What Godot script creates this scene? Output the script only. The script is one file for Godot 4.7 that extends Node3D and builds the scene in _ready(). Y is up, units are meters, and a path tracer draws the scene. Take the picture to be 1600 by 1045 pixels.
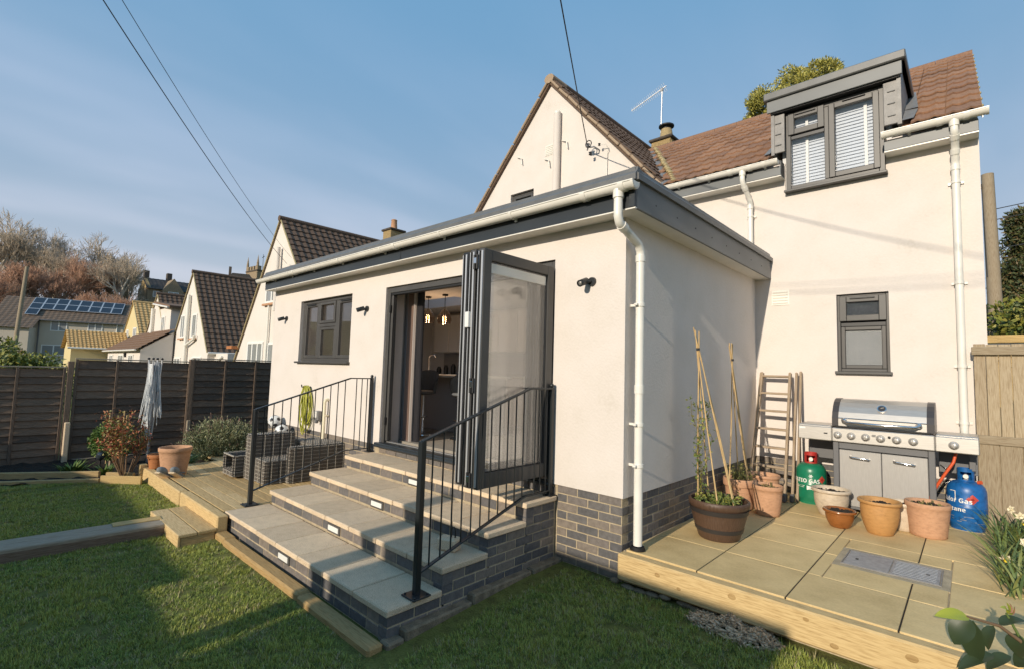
extends Node3D
# A rear garden in late winter sun: white rendered house with a single-storey extension, brick steps, deck, patio.
# World: y up, metres. x runs along the extension's garden wall (corner of the extension at x=0, z=0), z towards the garden.

const ZM := -3.509          # face of the main house wall
const PY := 0.262           # patio level
const DK := 0.115           # deck level
const SUN := Vector3(-0.058, -0.353, -1.0)

var rng := RandomNumberGenerator.new()
var counts := {}
var M := {}
var mesh_cache := {}

# ---------------------------------------------------------------- mesh builder
class MB:
	var v := PackedVector3Array()
	var n := PackedVector3Array()
	var c := PackedColorArray()
	var use_c := false
	var col := Color(1, 1, 1)
	var x := Transform3D.IDENTITY

	func tri(a: Vector3, b: Vector3, d: Vector3, na: Vector3, nb: Vector3, nd: Vector3) -> void:
		v.append(x * a); v.append(x * d); v.append(x * b)
		n.append((x.basis * na).normalized()); n.append((x.basis * nd).normalized()); n.append((x.basis * nb).normalized())
		if use_c:
			c.append(col); c.append(col); c.append(col)

	func ftri(a: Vector3, b: Vector3, d: Vector3, out: Vector3) -> void:
		var m := (b - a).cross(d - a)
		if m.length_squared() < 1e-16:
			return
		m = m.normalized()
		if m.dot(out) < 0.0:
			m = -m
			tri(a, d, b, m, m, m)
		else:
			tri(a, b, d, m, m, m)

	func quad(a: Vector3, b: Vector3, d: Vector3, e: Vector3, out: Vector3) -> void:
		var m := (d - a).cross(e - b)
		if m.length_squared() < 1e-18:
			return
		m = m.normalized()
		if m.dot(out) < 0.0:
			m = -m
			tri(a, d, b, m, m, m); tri(a, e, d, m, m, m)
		else:
			tri(a, b, d, m, m, m); tri(a, d, e, m, m, m)

	func box(ctr: Vector3, s: Vector3, b := Basis.IDENTITY) -> void:
		var old := x
		x = x * Transform3D(b, ctr)
		var h := s * 0.5
		for ax in 3:
			for sg in [-1.0, 1.0]:
				var o := Vector3.ZERO; o[ax] = sg
				var u := Vector3.ZERO; u[(ax + 1) % 3] = h[(ax + 1) % 3]
				var w := Vector3.ZERO; w[(ax + 2) % 3] = h[(ax + 2) % 3]
				var k: Vector3 = o * h[ax]
				quad(k - u - w, k + u - w, k + u + w, k - u + w, o)
		x = old

	func bb(a: Vector3, b: Vector3) -> void:          # box from corner to corner
		box((a + b) * 0.5, (b - a).abs())

	func cbox(ctr: Vector3, s: Vector3, r: float, b := Basis.IDENTITY) -> void:   # chamfered box
		var old := x
		x = x * Transform3D(b, ctr)
		var h := s * 0.5
		r = minf(r, minf(h.x, minf(h.y, h.z)) * 0.9)
		for ax in 3:
			var i := (ax + 1) % 3
			var j := (ax + 2) % 3
			for sg in [-1.0, 1.0]:
				var o := Vector3.ZERO; o[ax] = sg
				var k: Vector3 = o * h[ax]
				var u := Vector3.ZERO; u[i] = h[i] - r
				var w := Vector3.ZERO; w[j] = h[j] - r
				quad(k - u - w, k + u - w, k + u + w, k - u + w, o)
			# edges along ax
			for si in [-1.0, 1.0]:
				for sj in [-1.0, 1.0]:
					var p := Vector3.ZERO; p[i] = si * h[i]; p[j] = sj * (h[j] - r)
					var q := Vector3.ZERO; q[i] = si * (h[i] - r); q[j] = sj * h[j]
					var l := Vector3.ZERO; l[ax] = h[ax] - r
					quad(p - l, p + l, q + l, q - l, p + q)
		for sx in [-1.0, 1.0]:
			for sy in [-1.0, 1.0]:
				for sz in [-1.0, 1.0]:
					ftri(Vector3(sx * h.x, sy * (h.y - r), sz * (h.z - r)), Vector3(sx * (h.x - r), sy * h.y, sz * (h.z - r)), Vector3(sx * (h.x - r), sy * (h.y - r), sz * h.z), Vector3(sx, sy, sz))
		x = old

	func tube(pts: Array, radii: Variant, sides := 8, caps := true) -> void:
		var m := pts.size()
		var rings := []
		var norms := []
		var up := Vector3.UP
		for i in m:
			var d: Vector3
			if i == 0: d = pts[1] - pts[0]
			elif i == m - 1: d = pts[m - 1] - pts[m - 2]
			else: d = (pts[i + 1] - pts[i]).normalized() + (pts[i] - pts[i - 1]).normalized()
			d = d.normalized()
			if absf(d.dot(up)) > 0.95: up = Vector3.RIGHT if absf(d.x) < 0.9 else Vector3.BACK
			var a := d.cross(up).normalized()
			var b := a.cross(d).normalized()
			up = b
			var r: float = radii[i] if radii is Array else float(radii)
			var ring := []
			var nn := []
			for k in sides:
				var t := TAU * k / sides
				var dir := a * cos(t) + b * sin(t)
				nn.append(dir); ring.append(pts[i] + dir * r)
			rings.append(ring); norms.append(nn)
		for i in m - 1:
			for k in sides:
				var k2 := (k + 1) % sides
				tri(rings[i][k], rings[i + 1][k2], rings[i][k2], norms[i][k], norms[i + 1][k2], norms[i][k2])
				tri(rings[i][k], rings[i + 1][k], rings[i + 1][k2], norms[i][k], norms[i + 1][k], norms[i + 1][k2])
		if caps:
			for e in [0, m - 1]:
				var d2: Vector3 = (pts[0] - pts[1]) if e == 0 else (pts[m - 1] - pts[m - 2])
				for k in range(1, sides - 1):
					ftri(rings[e][0], rings[e][k], rings[e][k + 1], d2)

	func lathe(prof: Array, segs := 24, sx := 1.0, sz := 1.0) -> void:     # prof: Vector2(radius, y), from the bottom up outside
		var m := prof.size()
		var sn := []
		for i in m - 1:
			var d: Vector2 = prof[i + 1] - prof[i]
			sn.append(Vector2(d.y, -d.x).normalized())
		for i in m - 1:
			var n0: Vector2 = sn[i]
			var n1: Vector2 = sn[i]
			if i > 0 and sn[i - 1].dot(sn[i]) > 0.6: n0 = (sn[i - 1] + sn[i]).normalized()
			if i < m - 2 and sn[i + 1].dot(sn[i]) > 0.6: n1 = (sn[i + 1] + sn[i]).normalized()
			for k in segs:
				var t0 := TAU * k / segs
				var t1 := TAU * (k + 1) / segs
				var c0 := Vector3(cos(t0) * sx, 0, sin(t0) * sz)
				var c1 := Vector3(cos(t1) * sx, 0, sin(t1) * sz)
				var a: Vector3 = c0 * prof[i].x + Vector3.UP * prof[i].y
				var b: Vector3 = c1 * prof[i].x + Vector3.UP * prof[i].y
				var d1: Vector3 = c1 * prof[i + 1].x + Vector3.UP * prof[i + 1].y
				var e: Vector3 = c0 * prof[i + 1].x + Vector3.UP * prof[i + 1].y
				var na := c0 * n0.x + Vector3.UP * n0.y
				var nb := c1 * n0.x + Vector3.UP * n0.y
				var nd := c1 * n1.x + Vector3.UP * n1.y
				var ne := c0 * n1.x + Vector3.UP * n1.y
				if prof[i].x > 1e-5: tri(a, d1, b, na, nd, nb)
				if prof[i + 1].x > 1e-5: tri(a, e, d1, na, ne, nd)

	func prism(poly: PackedVector2Array, d0: float, d1: float, t := Transform3D.IDENTITY) -> void:   # polygon in local xy, extruded along local z
		var old := x
		x = x * t
		var idx := Geometry2D.triangulate_polygon(poly)
		for i in range(0, idx.size(), 3):
			var a := poly[idx[i]]; var b := poly[idx[i + 1]]; var d := poly[idx[i + 2]]
			ftri(Vector3(a.x, a.y, d1), Vector3(b.x, b.y, d1), Vector3(d.x, d.y, d1), Vector3(0, 0, d1 - d0))
			ftri(Vector3(a.x, a.y, d0), Vector3(b.x, b.y, d0), Vector3(d.x, d.y, d0), Vector3(0, 0, d0 - d1))
		var cw := Geometry2D.is_polygon_clockwise(poly)
		for i in poly.size():
			var a := poly[i]; var b := poly[(i + 1) % poly.size()]
			var e := b - a
			var o := Vector3(e.y, -e.x, 0)
			if not cw: o = Vector3(e.y, -e.x, 0)
			else: o = Vector3(-e.y, e.x, 0)
			quad(Vector3(a.x, a.y, d0), Vector3(b.x, b.y, d0), Vector3(b.x, b.y, d1), Vector3(a.x, a.y, d1), o)
		x = old

	func ball(ctr: Vector3, r: Vector3, segs := 12, rows := 8) -> void:
		for i in rows:
			var p0 := PI * i / rows - PI / 2
			var p1 := PI * (i + 1) / rows - PI / 2
			for k in segs:
				var t0 := TAU * k / segs
				var t1 := TAU * (k + 1) / segs
				var a := Vector3(cos(p0) * cos(t0), sin(p0), cos(p0) * sin(t0))
				var b := Vector3(cos(p0) * cos(t1), sin(p0), cos(p0) * sin(t1))
				var d := Vector3(cos(p1) * cos(t1), sin(p1), cos(p1) * sin(t1))
				var e := Vector3(cos(p1) * cos(t0), sin(p1), cos(p1) * sin(t0))
				if i > 0: tri(ctr + a * r, ctr + d * r, ctr + b * r, a / r, d / r, b / r)
				if i < rows - 1: tri(ctr + a * r, ctr + e * r, ctr + d * r, a / r, e / r, d / r)

	func leaf(p: Vector3, dir: Vector3, side: Vector3, l: float, w: float) -> void:    # a folded leaf of four triangles
		var up := side.cross(dir).normalized()
		var m := p + dir * l * 0.45
		var t := p + dir * l - up * l * 0.12
		var a := m + side * w * 0.5 + up * w * 0.18
		var b := m - side * w * 0.5 + up * w * 0.18
		ftri(p, a, m, up); ftri(p, m, b, up); ftri(m, a, t, up); ftri(m, t, b, up)

	func blade(p: Vector3, dir: Vector3, side: Vector3, l: float, w: float, bend: Vector3, segs := 3) -> void:   # a strap leaf
		var prev := p
		var pw := w
		for i in segs:
			var f := float(i + 1) / segs
			var q := p + dir * l * f + bend * l * f * f
			var qw := w * (1.0 - f * f * 0.95)
			var nn := side.cross(dir).normalized()
			quad(prev - side * pw * 0.5, prev + side * pw * 0.5, q + side * qw * 0.5, q - side * qw * 0.5, nn)
			prev = q
			pw = qw

	func mesh() -> ArrayMesh:
		var arr := []
		arr.resize(Mesh.ARRAY_MAX)
		arr[Mesh.ARRAY_VERTEX] = v
		arr[Mesh.ARRAY_NORMAL] = n
		if use_c: arr[Mesh.ARRAY_COLOR] = c
		var m := ArrayMesh.new()
		m.add_surface_from_arrays(Mesh.PRIMITIVE_TRIANGLES, arr)
		return m

# ---------------------------------------------------------------- naming and tree helpers
func numbered(called: String, under: Node) -> String:
	var key := str(under.get_instance_id()) + "/" + called
	var k: int = counts.get(key, 0)
	counts[key] = k + 1
	return called if k == 0 else "%s_%03d" % [called, k]

func thing(called: String, label: String, category: String, group := "", at := Vector3.ZERO, yaw := 0.0) -> Node3D:
	var o := Node3D.new()
	o.name = numbered(called, self)
	add_child(o, true)
	o.position = at
	o.rotation.y = yaw
	tag(o, label, category, group)
	return o

func tag(o: Node, label: String, category: String, group := "") -> void:
	o.set_meta("label", label)
	o.set_meta("category", category)
	if group != "": o.set_meta("group", group)

func part(called: String, m: Variant, material: Material, parent: Node, at := Vector3.ZERO, b := Basis.IDENTITY, kind := "") -> MeshInstance3D:
	var o := MeshInstance3D.new()
	o.name = numbered(called, parent)
	o.mesh = m.mesh() if m is MB else m
	o.material_override = material
	o.transform = Transform3D(b, at)
	parent.add_child(o, true)
	if kind != "": o.set_meta("kind", kind)
	return o

func copy(src: Node3D, called: String, label: String, at: Vector3, yaw := 0.0, sc := 1.0) -> Node3D:
	var o: Node3D = src.duplicate()
	o.name = numbered(called, self)
	add_child(o, true)
	o.transform = Transform3D(Basis(Vector3.UP, yaw).scaled(Vector3.ONE * sc), at)
	o.set_meta("label", label)
	return o

func single(called: String, m: Variant, material: Material, label: String, category: String, group := "", at := Vector3.ZERO, b := Basis.IDENTITY) -> MeshInstance3D:
	var o := part(called, m, material, self, at, b)
	tag(o, label, category, group)
	return o

func structure(called: String, m: Variant, material: Material) -> MeshInstance3D:
	return part(called, m, material, self, Vector3.ZERO, Basis.IDENTITY, "structure")

func ry(a: float) -> Basis:
	return Basis(Vector3.UP, a)

func bx(a: Vector3, b: Vector3) -> MB:
	var m := MB.new(); m.bb(a, b); return m

func cb(s: Vector3, r: float) -> ArrayMesh:             # shared chamfered box about its centre
	var key := "cb%s_%s" % [s.snappedf(0.001), r]
	if not mesh_cache.has(key):
		var m := MB.new(); m.cbox(Vector3.ZERO, s, r); mesh_cache[key] = m.mesh()
	return mesh_cache[key]

func rv(a: float) -> float:
	return rng.randf_range(-a, a)

func rdir() -> Vector3:
	var z := rng.randf_range(-1, 1)
	var t := rng.randf() * TAU
	var r := sqrt(1 - z * z)
	return Vector3(r * cos(t), z, r * sin(t))

# ---------------------------------------------------------------- textures and materials
func gray(sd: int, freq: float, size := 256, oct := 4, kind := FastNoiseLite.TYPE_SIMPLEX_SMOOTH) -> Image:
	var f := FastNoiseLite.new()
	f.seed = sd; f.frequency = freq; f.noise_type = kind; f.fractal_octaves = oct
	if kind == FastNoiseLite.TYPE_CELLULAR: f.cellular_return_type = FastNoiseLite.RETURN_DISTANCE
	return f.get_seamless_image(size, size, false, false, 0.12, true)

func ramp(im: Image, stops: Array) -> ImageTexture:       # stops: [at, Color] pairs, colours in sRGB
	im.convert(Image.FORMAT_L8)
	var src := im.get_data()
	var lut := PackedByteArray()
	lut.resize(256 * 3)
	for i in 256:
		var t := i / 255.0
		var k := 0
		while k < stops.size() - 2 and t > stops[k + 1][0]: k += 1
		var u: float = clampf((t - stops[k][0]) / maxf(stops[k + 1][0] - stops[k][0], 1e-4), 0, 1)
		var q: Color = stops[k][1].lerp(stops[k + 1][1], u)
		lut[i * 3] = int(clampf(q.r, 0, 1) * 255); lut[i * 3 + 1] = int(clampf(q.g, 0, 1) * 255); lut[i * 3 + 2] = int(clampf(q.b, 0, 1) * 255)
	var out := PackedByteArray()
	out.resize(src.size() * 3)
	for i in src.size():
		var s3 := src[i] * 3
		out[i * 3] = lut[s3]; out[i * 3 + 1] = lut[s3 + 1]; out[i * 3 + 2] = lut[s3 + 2]
	var o := Image.create_from_data(im.get_width(), im.get_height(), false, Image.FORMAT_RGB8, out)
	return ImageTexture.create_from_image(o)

func blend(a: Image, b: Image, wb: float) -> Image:       # weighted sum of two gray images of one size
	a.convert(Image.FORMAT_L8); b.convert(Image.FORMAT_L8)
	var p := a.get_data(); var q := b.get_data()
	for i in p.size(): p[i] = int(p[i] * (1 - wb) + q[i] * wb)
	return Image.create_from_data(a.get_width(), a.get_height(), false, Image.FORMAT_L8, p)

func bump(im: Image, strength: float) -> ImageTexture:
	var i2: Image = im.duplicate()
	i2.convert(Image.FORMAT_RGBA8)
	i2.bump_map_to_normal_map(strength)
	return ImageTexture.create_from_image(i2)

func lin(r: float, g: float, b: float) -> Color:
	return Color(r, g, b).linear_to_srgb()

func mat(key: String, col: Color, rough := 0.8, tex: Texture2D = null, tscale := Vector3.ONE, ntex: Texture2D = null, nstr := 1.0, metal := 0.0, world := true) -> StandardMaterial3D:
	var m := StandardMaterial3D.new()
	m.resource_name = key
	m.albedo_color = col
	m.roughness = rough
	m.metallic = metal
	if tex or ntex:
		m.uv1_triplanar = true
		m.uv1_world_triplanar = world
		m.uv1_triplanar_sharpness = 4.0
		m.uv1_scale = tscale
	if tex: m.albedo_texture = tex
	if ntex:
		m.normal_enabled = true
		m.normal_texture = ntex
		m.normal_scale = nstr
	M[key] = m
	return m

func g1(a: float) -> Color:
	return Color(a, a, a)

func make_materials() -> void:
	var fine := gray(11, 0.06, 256, 5)
	var soft := gray(12, 0.012, 256, 4)
	var grit := gray(13, 0.25, 256, 3)
	var cell := gray(14, 0.05, 256, 2, FastNoiseLite.TYPE_CELLULAR)
	var soft_fine := blend(gray(15, 0.01, 512, 4), gray(16, 0.09, 512, 4), 0.45)
	var n_fine := bump(fine, 3.0)
	var n_grit := bump(grit, 3.0)
	var n_soft := bump(soft_fine, 4.0)
	# white render: rough trowelled coat, faint weather marks
	var t_rend := ramp(blend(gray(20, 0.006, 512, 5), gray(21, 0.08, 512, 3), 0.35), [[0.0, Color(0.93, 0.92, 0.90)], [0.3, Color(0.975, 0.97, 0.96)], [0.6, Color(0.99, 0.985, 0.98)], [1.0, Color(1, 1, 1)]])
	mat("render", lin(0.715, 0.66, 0.615), 0.92, t_rend, Vector3.ONE * 0.55, bump(blend(gray(22, 0.12, 512, 4), gray(23, 0.03, 512, 3), 0.3), 5.0), 0.12)
	mat("far_render", lin(0.73, 0.68, 0.63), 0.92, t_rend, Vector3.ONE * 0.25)
	mat("render_yellow", lin(0.66, 0.55, 0.30), 0.92, t_rend, Vector3.ONE * 0.25)
	mat("render_grey", lin(0.56, 0.50, 0.41), 0.92, t_rend, Vector3.ONE * 0.25)
	# bricks: four tones of a mottled blue-grey brick, and their mortar
	var t_brick := ramp(blend(soft_fine, gray(24, 0.2, 512, 3), 0.4), [[0.0, g1(0.62)], [0.45, g1(0.85)], [0.7, g1(0.97)], [1.0, g1(1.0)]])
	var tones := [[0.185, 0.172, 0.165], [0.23, 0.20, 0.18], [0.14, 0.135, 0.137], [0.275, 0.23, 0.19]]
	for i in 4: mat("brick%d" % i, lin(tones[i][0], tones[i][1], tones[i][2]), 0.75, t_brick, Vector3.ONE * 3.1, n_fine, 0.5)
	mat("mortar", lin(0.60, 0.49, 0.33), 0.95, ramp(soft_fine, [[0.0, g1(0.7)], [1.0, g1(1.0)]]), Vector3.ONE * 1.4, n_grit, 0.5)
	# step slabs: speckled washed aggregate
	var t_slab := ramp(blend(gray(30, 0.30, 512, 2), gray(31, 0.02, 512, 4), 0.16), [[0.0, Color(0.5, 0.47, 0.44)], [0.33, Color(0.84, 0.82, 0.79)], [0.46, Color(0.96, 0.95, 0.93)], [1.0, Color(1, 1, 0.99)]])
	for i in 3: mat("slab%d" % i, lin([0.78, 0.73, 0.82][i], [0.63, 0.585, 0.66][i], [0.46, 0.42, 0.475][i]), 0.9, t_slab, Vector3.ONE * 0.8, bump(gray(32, 0.3, 512, 2), 4.0), 0.35)
	# patio: buff sandstone-like porcelain
	var t_pat := ramp(blend(gray(33, 0.01, 512, 5), gray(34, 0.2, 512, 3), 0.4), [[0.0, Color(0.82, 0.80, 0.74)], [0.4, Color(0.93, 0.92, 0.89)], [0.7, Color(0.98, 0.975, 0.955)], [1.0, Color(1, 1, 1)]])
	for i in 3: mat("paver%d" % i, lin([0.75, 0.80, 0.71][i], [0.565, 0.60, 0.53][i], [0.29, 0.31, 0.27][i]), 0.7, t_pat, Vector3.ONE * 0.45, n_fine, 0.08)
	# woods: grain along x, y or z
	var t_wood := ramp(blend(gray(40, 0.035, 512, 4), gray(41, 0.1, 512, 2), 0.3), [[0.0, Color(0.66, 0.60, 0.52)], [0.3, Color(0.86, 0.83, 0.79)], [0.55, Color(0.95, 0.94, 0.92)], [1.0, Color(1, 1, 1)]])
	var n_wood := bump(gray(40, 0.035, 512, 4), 4.0)
	var axes := {"x": Vector3(0.3, 4.0, 4.0), "y": Vector3(4.0, 0.3, 4.0), "z": Vector3(4.0, 4.0, 0.3)}
	var woods := {
		"sleeper": [0.68, 0.50, 0.25], "deck0": [0.62, 0.45, 0.22], "deck1": [0.54, 0.385, 0.185], "deck2": [0.69, 0.52, 0.28],
		"edging": [0.47, 0.315, 0.135], "weathered": [0.38, 0.325, 0.255], "dark_fence0": [0.165, 0.120, 0.090], "dark_fence1": [0.23, 0.165, 0.12], "dark_fence2": [0.12, 0.090, 0.07],
		"gate0": [0.42, 0.34, 0.235], "gate1": [0.36, 0.295, 0.205], "gate2": [0.47, 0.385, 0.265], "ladder": [0.42, 0.33, 0.24], "cane": [0.62, 0.45, 0.23], "fresh": [0.60, 0.43, 0.19]}
	for w in woods:
		for a in axes:
			mat(w + "_" + a, lin(woods[w][0], woods[w][1], woods[w][2]), 0.8, t_wood, axes[a], n_wood, 0.5)
	# roofs
	var t_tile := ramp(blend(gray(44, 0.02, 512, 5), gray(45, 0.15, 512, 3), 0.4), [[0.0, Color(0.55, 0.52, 0.5)], [0.4, Color(0.83, 0.81, 0.79)], [1.0, Color(1, 1, 0.98)]])
	var tt := [[0.42, 0.24, 0.145], [0.385, 0.22, 0.14], [0.35, 0.205, 0.135], [0.46, 0.265, 0.165]]
	for i in 4: mat("tile%d" % i, lin(tt[i][0], tt[i][1], tt[i][2]), 0.88, t_tile, Vector3.ONE * 2.2, n_fine, 0.4)
	mat("tile_dark", lin(0.17, 0.115, 0.082), 0.88, t_tile, Vector3.ONE * 1.2, n_fine, 0.4)
	mat("tile_brown", lin(0.28, 0.175, 0.115), 0.88, t_tile, Vector3.ONE * 1.2)
	mat("tile_yellow", lin(0.78, 0.53, 0.235), 0.88, t_tile, Vector3.ONE * 1.2)
	mat("tile_grey", lin(0.22, 0.165, 0.125), 0.88, t_tile, Vector3.ONE * 1.0)
	mat("lichen_mortar", lin(0.50, 0.42, 0.24), 0.95, t_slab, Vector3.ONE * 3.0, n_grit, 0.8)
	mat("verge_tile", lin(0.44, 0.335, 0.24), 0.92, t_slab, Vector3.ONE * 2.0, n_grit, 0.6)
	# metals, plastics, glass
	mat("anthracite", lin(0.080, 0.076, 0.072), 0.42, ramp(soft, [[0, g1(0.9)], [1, g1(1)]]), Vector3.ONE * 0.8)
	mat("anthracite_dark", lin(0.022, 0.023, 0.025), 0.4)
	mat("fascia_light", lin(0.16, 0.17, 0.175), 0.45, ramp(gray(47, 0.01, 256, 4), [[0, g1(0.86)], [1, g1(1)]]), Vector3(0.4, 0.8, 0.4))
	mat("fascia", lin(0.036, 0.042, 0.047), 0.34, ramp(gray(47, 0.01, 256, 4), [[0, g1(0.86)], [1, g1(1)]]), Vector3(0.4, 0.8, 0.4))
	mat("roof_trim", lin(0.155, 0.157, 0.157), 0.42, ramp(soft_fine, [[0, g1(0.82)], [1, g1(1)]]), Vector3.ONE * 0.9)
	mat("flat_roof", lin(0.16, 0.16, 0.16), 0.9, t_slab, Vector3.ONE * 0.8)
	mat("lead", lin(0.30, 0.29, 0.28), 0.55, ramp(soft_fine, [[0, g1(0.75)], [1, g1(1)]]), Vector3.ONE * 1.3, n_soft, 0.3, 0.2)
	mat("upvc", lin(0.82, 0.79, 0.72), 0.35, ramp(soft, [[0, g1(0.95)], [1, g1(1)]]), Vector3.ONE * 0.7)
	mat("upvc_cream", lin(0.74, 0.66, 0.47), 0.5)
	mat("black_metal", lin(0.018, 0.021, 0.023), 0.38)
	mat("black", lin(0.012, 0.012, 0.013), 0.6)
	mat("rubber", lin(0.02, 0.02, 0.02), 0.85)
	mat("steel", lin(0.60, 0.575, 0.54), 0.42, ramp(gray(48, 0.05, 256, 3), [[0, g1(0.9)], [1, g1(1)]]), Vector3(0.5, 9, 9), n_wood, 0.06, 0.7)
	mat("steel_door", lin(0.42, 0.405, 0.385), 0.42, ramp(gray(49, 0.05, 256, 3), [[0, g1(0.93)], [1, g1(1)]]), Vector3(6, 0.5, 6), null, 1.0, 0.35)
	mat("chrome", lin(0.75, 0.74, 0.73), 0.14, null, Vector3.ONE, null, 1.0, 1.0)
	mat("galvanised", lin(0.42, 0.43, 0.45), 0.5, ramp(soft_fine, [[0, g1(0.7)], [1, g1(1)]]), Vector3.ONE * 3.0, n_fine, 0.2, 0.3)
	mat("hood_black", lin(0.05, 0.046, 0.048), 0.35)
	mat("grey_paint", lin(0.13, 0.13, 0.135), 0.5)
	for gl in [["glass", 0.015, Color(0.7, 0.75, 0.76)], ["smoked_glass", 0.6, Color(0.07, 0.055, 0.045)]]:
		var m := mat(gl[0], gl[2], 0.02)
		m.transparency = BaseMaterial3D.TRANSPARENCY_ALPHA
		m.albedo_color.a = gl[1]
		m.metallic_specular = 0.8
	mat("dark_glass", lin(0.035, 0.042, 0.05), 0.04)
	M["dark_glass"].metallic_specular = 0.8
	mat("frosted", lin(0.30, 0.315, 0.325), 0.22, ramp(gray(50, 0.2, 256, 2), [[0, g1(0.55)], [0.5, g1(0.85)], [1, g1(1)]]), Vector3.ONE * 4.0, bump(gray(51, 0.2, 256, 2), 4.0), 0.5)
	mat("frosted_dark", lin(0.085, 0.10, 0.12), 0.15, ramp(gray(50, 0.2, 256, 2), [[0, g1(0.35)], [0.5, g1(0.75)], [1, g1(1)]]), Vector3.ONE * 4.0, bump(gray(51, 0.2, 256, 2), 5.0), 0.8)
	mat("far_glass", lin(0.26, 0.27, 0.27), 0.15)
	mat("solar", lin(0.022, 0.026, 0.038), 0.12)
	mat("blind", lin(0.62, 0.66, 0.72), 0.6)
	mat("white_trim", lin(0.78, 0.77, 0.74), 0.5)
	mat("led_white", lin(0.72, 0.72, 0.68), 0.5)
	# pots
	var t_pot := ramp(blend(soft_fine, gray(52, 0.03, 512, 4), 0.5), [[0.0, Color(0.74, 0.72, 0.7)], [0.45, Color(0.92, 0.91, 0.9)], [1, Color(1, 1, 1)]])
	mat("terracotta", lin(0.60, 0.345, 0.205), 0.9, t_pot, Vector3(1.2, 2.5, 1.2), n_fine, 0.25)
	mat("terracotta_orange", lin(0.50, 0.20, 0.075), 0.85, t_pot, Vector3(1.2, 2.5, 1.2), n_fine, 0.2)
	mat("pot_tan", lin(0.56, 0.30, 0.105), 0.62, t_pot, Vector3(1.0, 2.0, 1.0), n_fine, 0.2)
	mat("pot_brown", lin(0.31, 0.115, 0.03), 0.22, t_pot, Vector3(1.0, 3.0, 1.0), n_soft, 0.15)
	mat("pot_cream", lin(0.66, 0.56, 0.43), 0.5, t_pot, Vector3(1.0, 2.0, 1.0), n_fine, 0.15)
	mat("barrel", lin(0.105, 0.062, 0.042), 0.5, t_wood, Vector3(5, 0.4, 5), n_wood, 0.6)
	mat("barrel_hoop", lin(0.03, 0.026, 0.025), 0.5)
	mat("soil", lin(0.055, 0.04, 0.03), 1.0, ramp(blend(gray(55, 0.05, 256, 5), grit, 0.5), [[0, g1(0.45)], [1, g1(1)]]), Vector3.ONE * 2.5, bump(gray(55, 0.08, 256, 5), 8.0), 1.2)
	mat("footing", lin(0.40, 0.315, 0.21), 0.98, ramp(soft_fine, [[0, g1(0.5)], [1, g1(1)]]), Vector3.ONE * 1.5, n_soft, 1.0)
	mat("gas_green", lin(0.012, 0.22, 0.115), 0.32, ramp(soft_fine, [[0, g1(0.8)], [1, g1(1)]]), Vector3.ONE * 2)
	mat("gas_blue", lin(0.012, 0.13, 0.40), 0.38, ramp(blend(gray(57, 0.03, 256, 4), grit, 0.3), [[0, g1(0.6)], [0.5, g1(0.95)], [1, g1(1)]]), Vector3.ONE * 2)
	mat("gas_red", lin(0.42, 0.035, 0.03), 0.4)
	mat("orange_hose", lin(0.65, 0.10, 0.03), 0.45)
	mat("print_white", lin(0.78, 0.78, 0.74), 0.5)
	mat("print_red", lin(0.50, 0.06, 0.04), 0.5)
	mat("yellow_hose", lin(0.42, 0.42, 0.06), 0.45)
	mat("line_white", lin(0.62, 0.64, 0.65), 0.7)
	mat("ball_white", lin(0.70, 0.72, 0.72), 0.4)
	mat("ball_black", lin(0.02, 0.02, 0.025), 0.4)
	mat("shoe_blue", lin(0.24, 0.27, 0.29), 0.85, t_slab, Vector3.ONE * 5)
	# wicker: strands are geometry; two tones
	mat("wicker", lin(0.36, 0.31, 0.26), 0.7, ramp(gray(58, 0.12, 256, 2), [[0, g1(0.3)], [0.5, g1(0.7)], [1, g1(1)]]), Vector3(8, 22, 8), n_fine, 0.5)
	mat("wicker_light", lin(0.66, 0.60, 0.51), 0.7, ramp(gray(59, 0.12, 256, 2), [[0, g1(0.4)], [1, g1(1)]]), Vector3(10, 22, 10), n_fine, 0.5)
	mat("wicker_dark", lin(0.035, 0.03, 0.03), 0.7)
	# interior
	mat("room_wall", lin(0.66, 0.66, 0.66), 0.9)
	mat("room_dark", lin(0.33, 0.33, 0.335), 0.8)
	mat("carpet", lin(0.36, 0.33, 0.29), 1.0, t_slab, Vector3.ONE * 2.5, n_grit, 0.6)
	mat("curtain", lin(0.36, 0.25, 0.20), 0.9)
	mat("curtain_dark", lin(0.07, 0.065, 0.07), 0.9)
	mat("curtain_edge", lin(0.66, 0.58, 0.52), 0.9)
	mat("worktop", lin(0.62, 0.60, 0.57), 0.4, t_slab, Vector3.ONE * 3)
	mat("seat_grey", lin(0.13, 0.135, 0.14), 0.5)
	mat("kitchen_door", lin(0.66, 0.64, 0.61), 0.3)
	var b := mat("lamp_glow", Color(1, 0.75, 0.4), 0.5)
	b.emission_enabled = true
	b.emission = Color(1.0, 0.62, 0.25)
	b.emission_energy_multiplier = 1.6
	# stone and far things
	var t_stone := ramp(blend(gray(60, 0.04, 512, 3, FastNoiseLite.TYPE_CELLULAR), gray(61, 0.03, 512, 4), 0.5), [[0, g1(0.55)], [0.5, g1(0.85)], [1, g1(1)]])
	mat("stone", lin(0.44, 0.33, 0.21), 0.95, t_stone, Vector3.ONE * 0.4, n_soft, 0.8)
	mat("stone_dark", lin(0.13, 0.105, 0.085), 0.95, t_stone, Vector3.ONE * 0.4)
	mat("stone_yellow", lin(0.50, 0.36, 0.17), 0.95, t_stone, Vector3.ONE * 1.6, n_soft, 0.8)
	mat("slate", lin(0.085, 0.08, 0.08), 0.8, t_tile, Vector3.ONE * 0.5)
	mat("pole_wood", lin(0.36, 0.30, 0.22), 0.9, t_wood, axes["y"], n_wood, 0.5)
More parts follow.
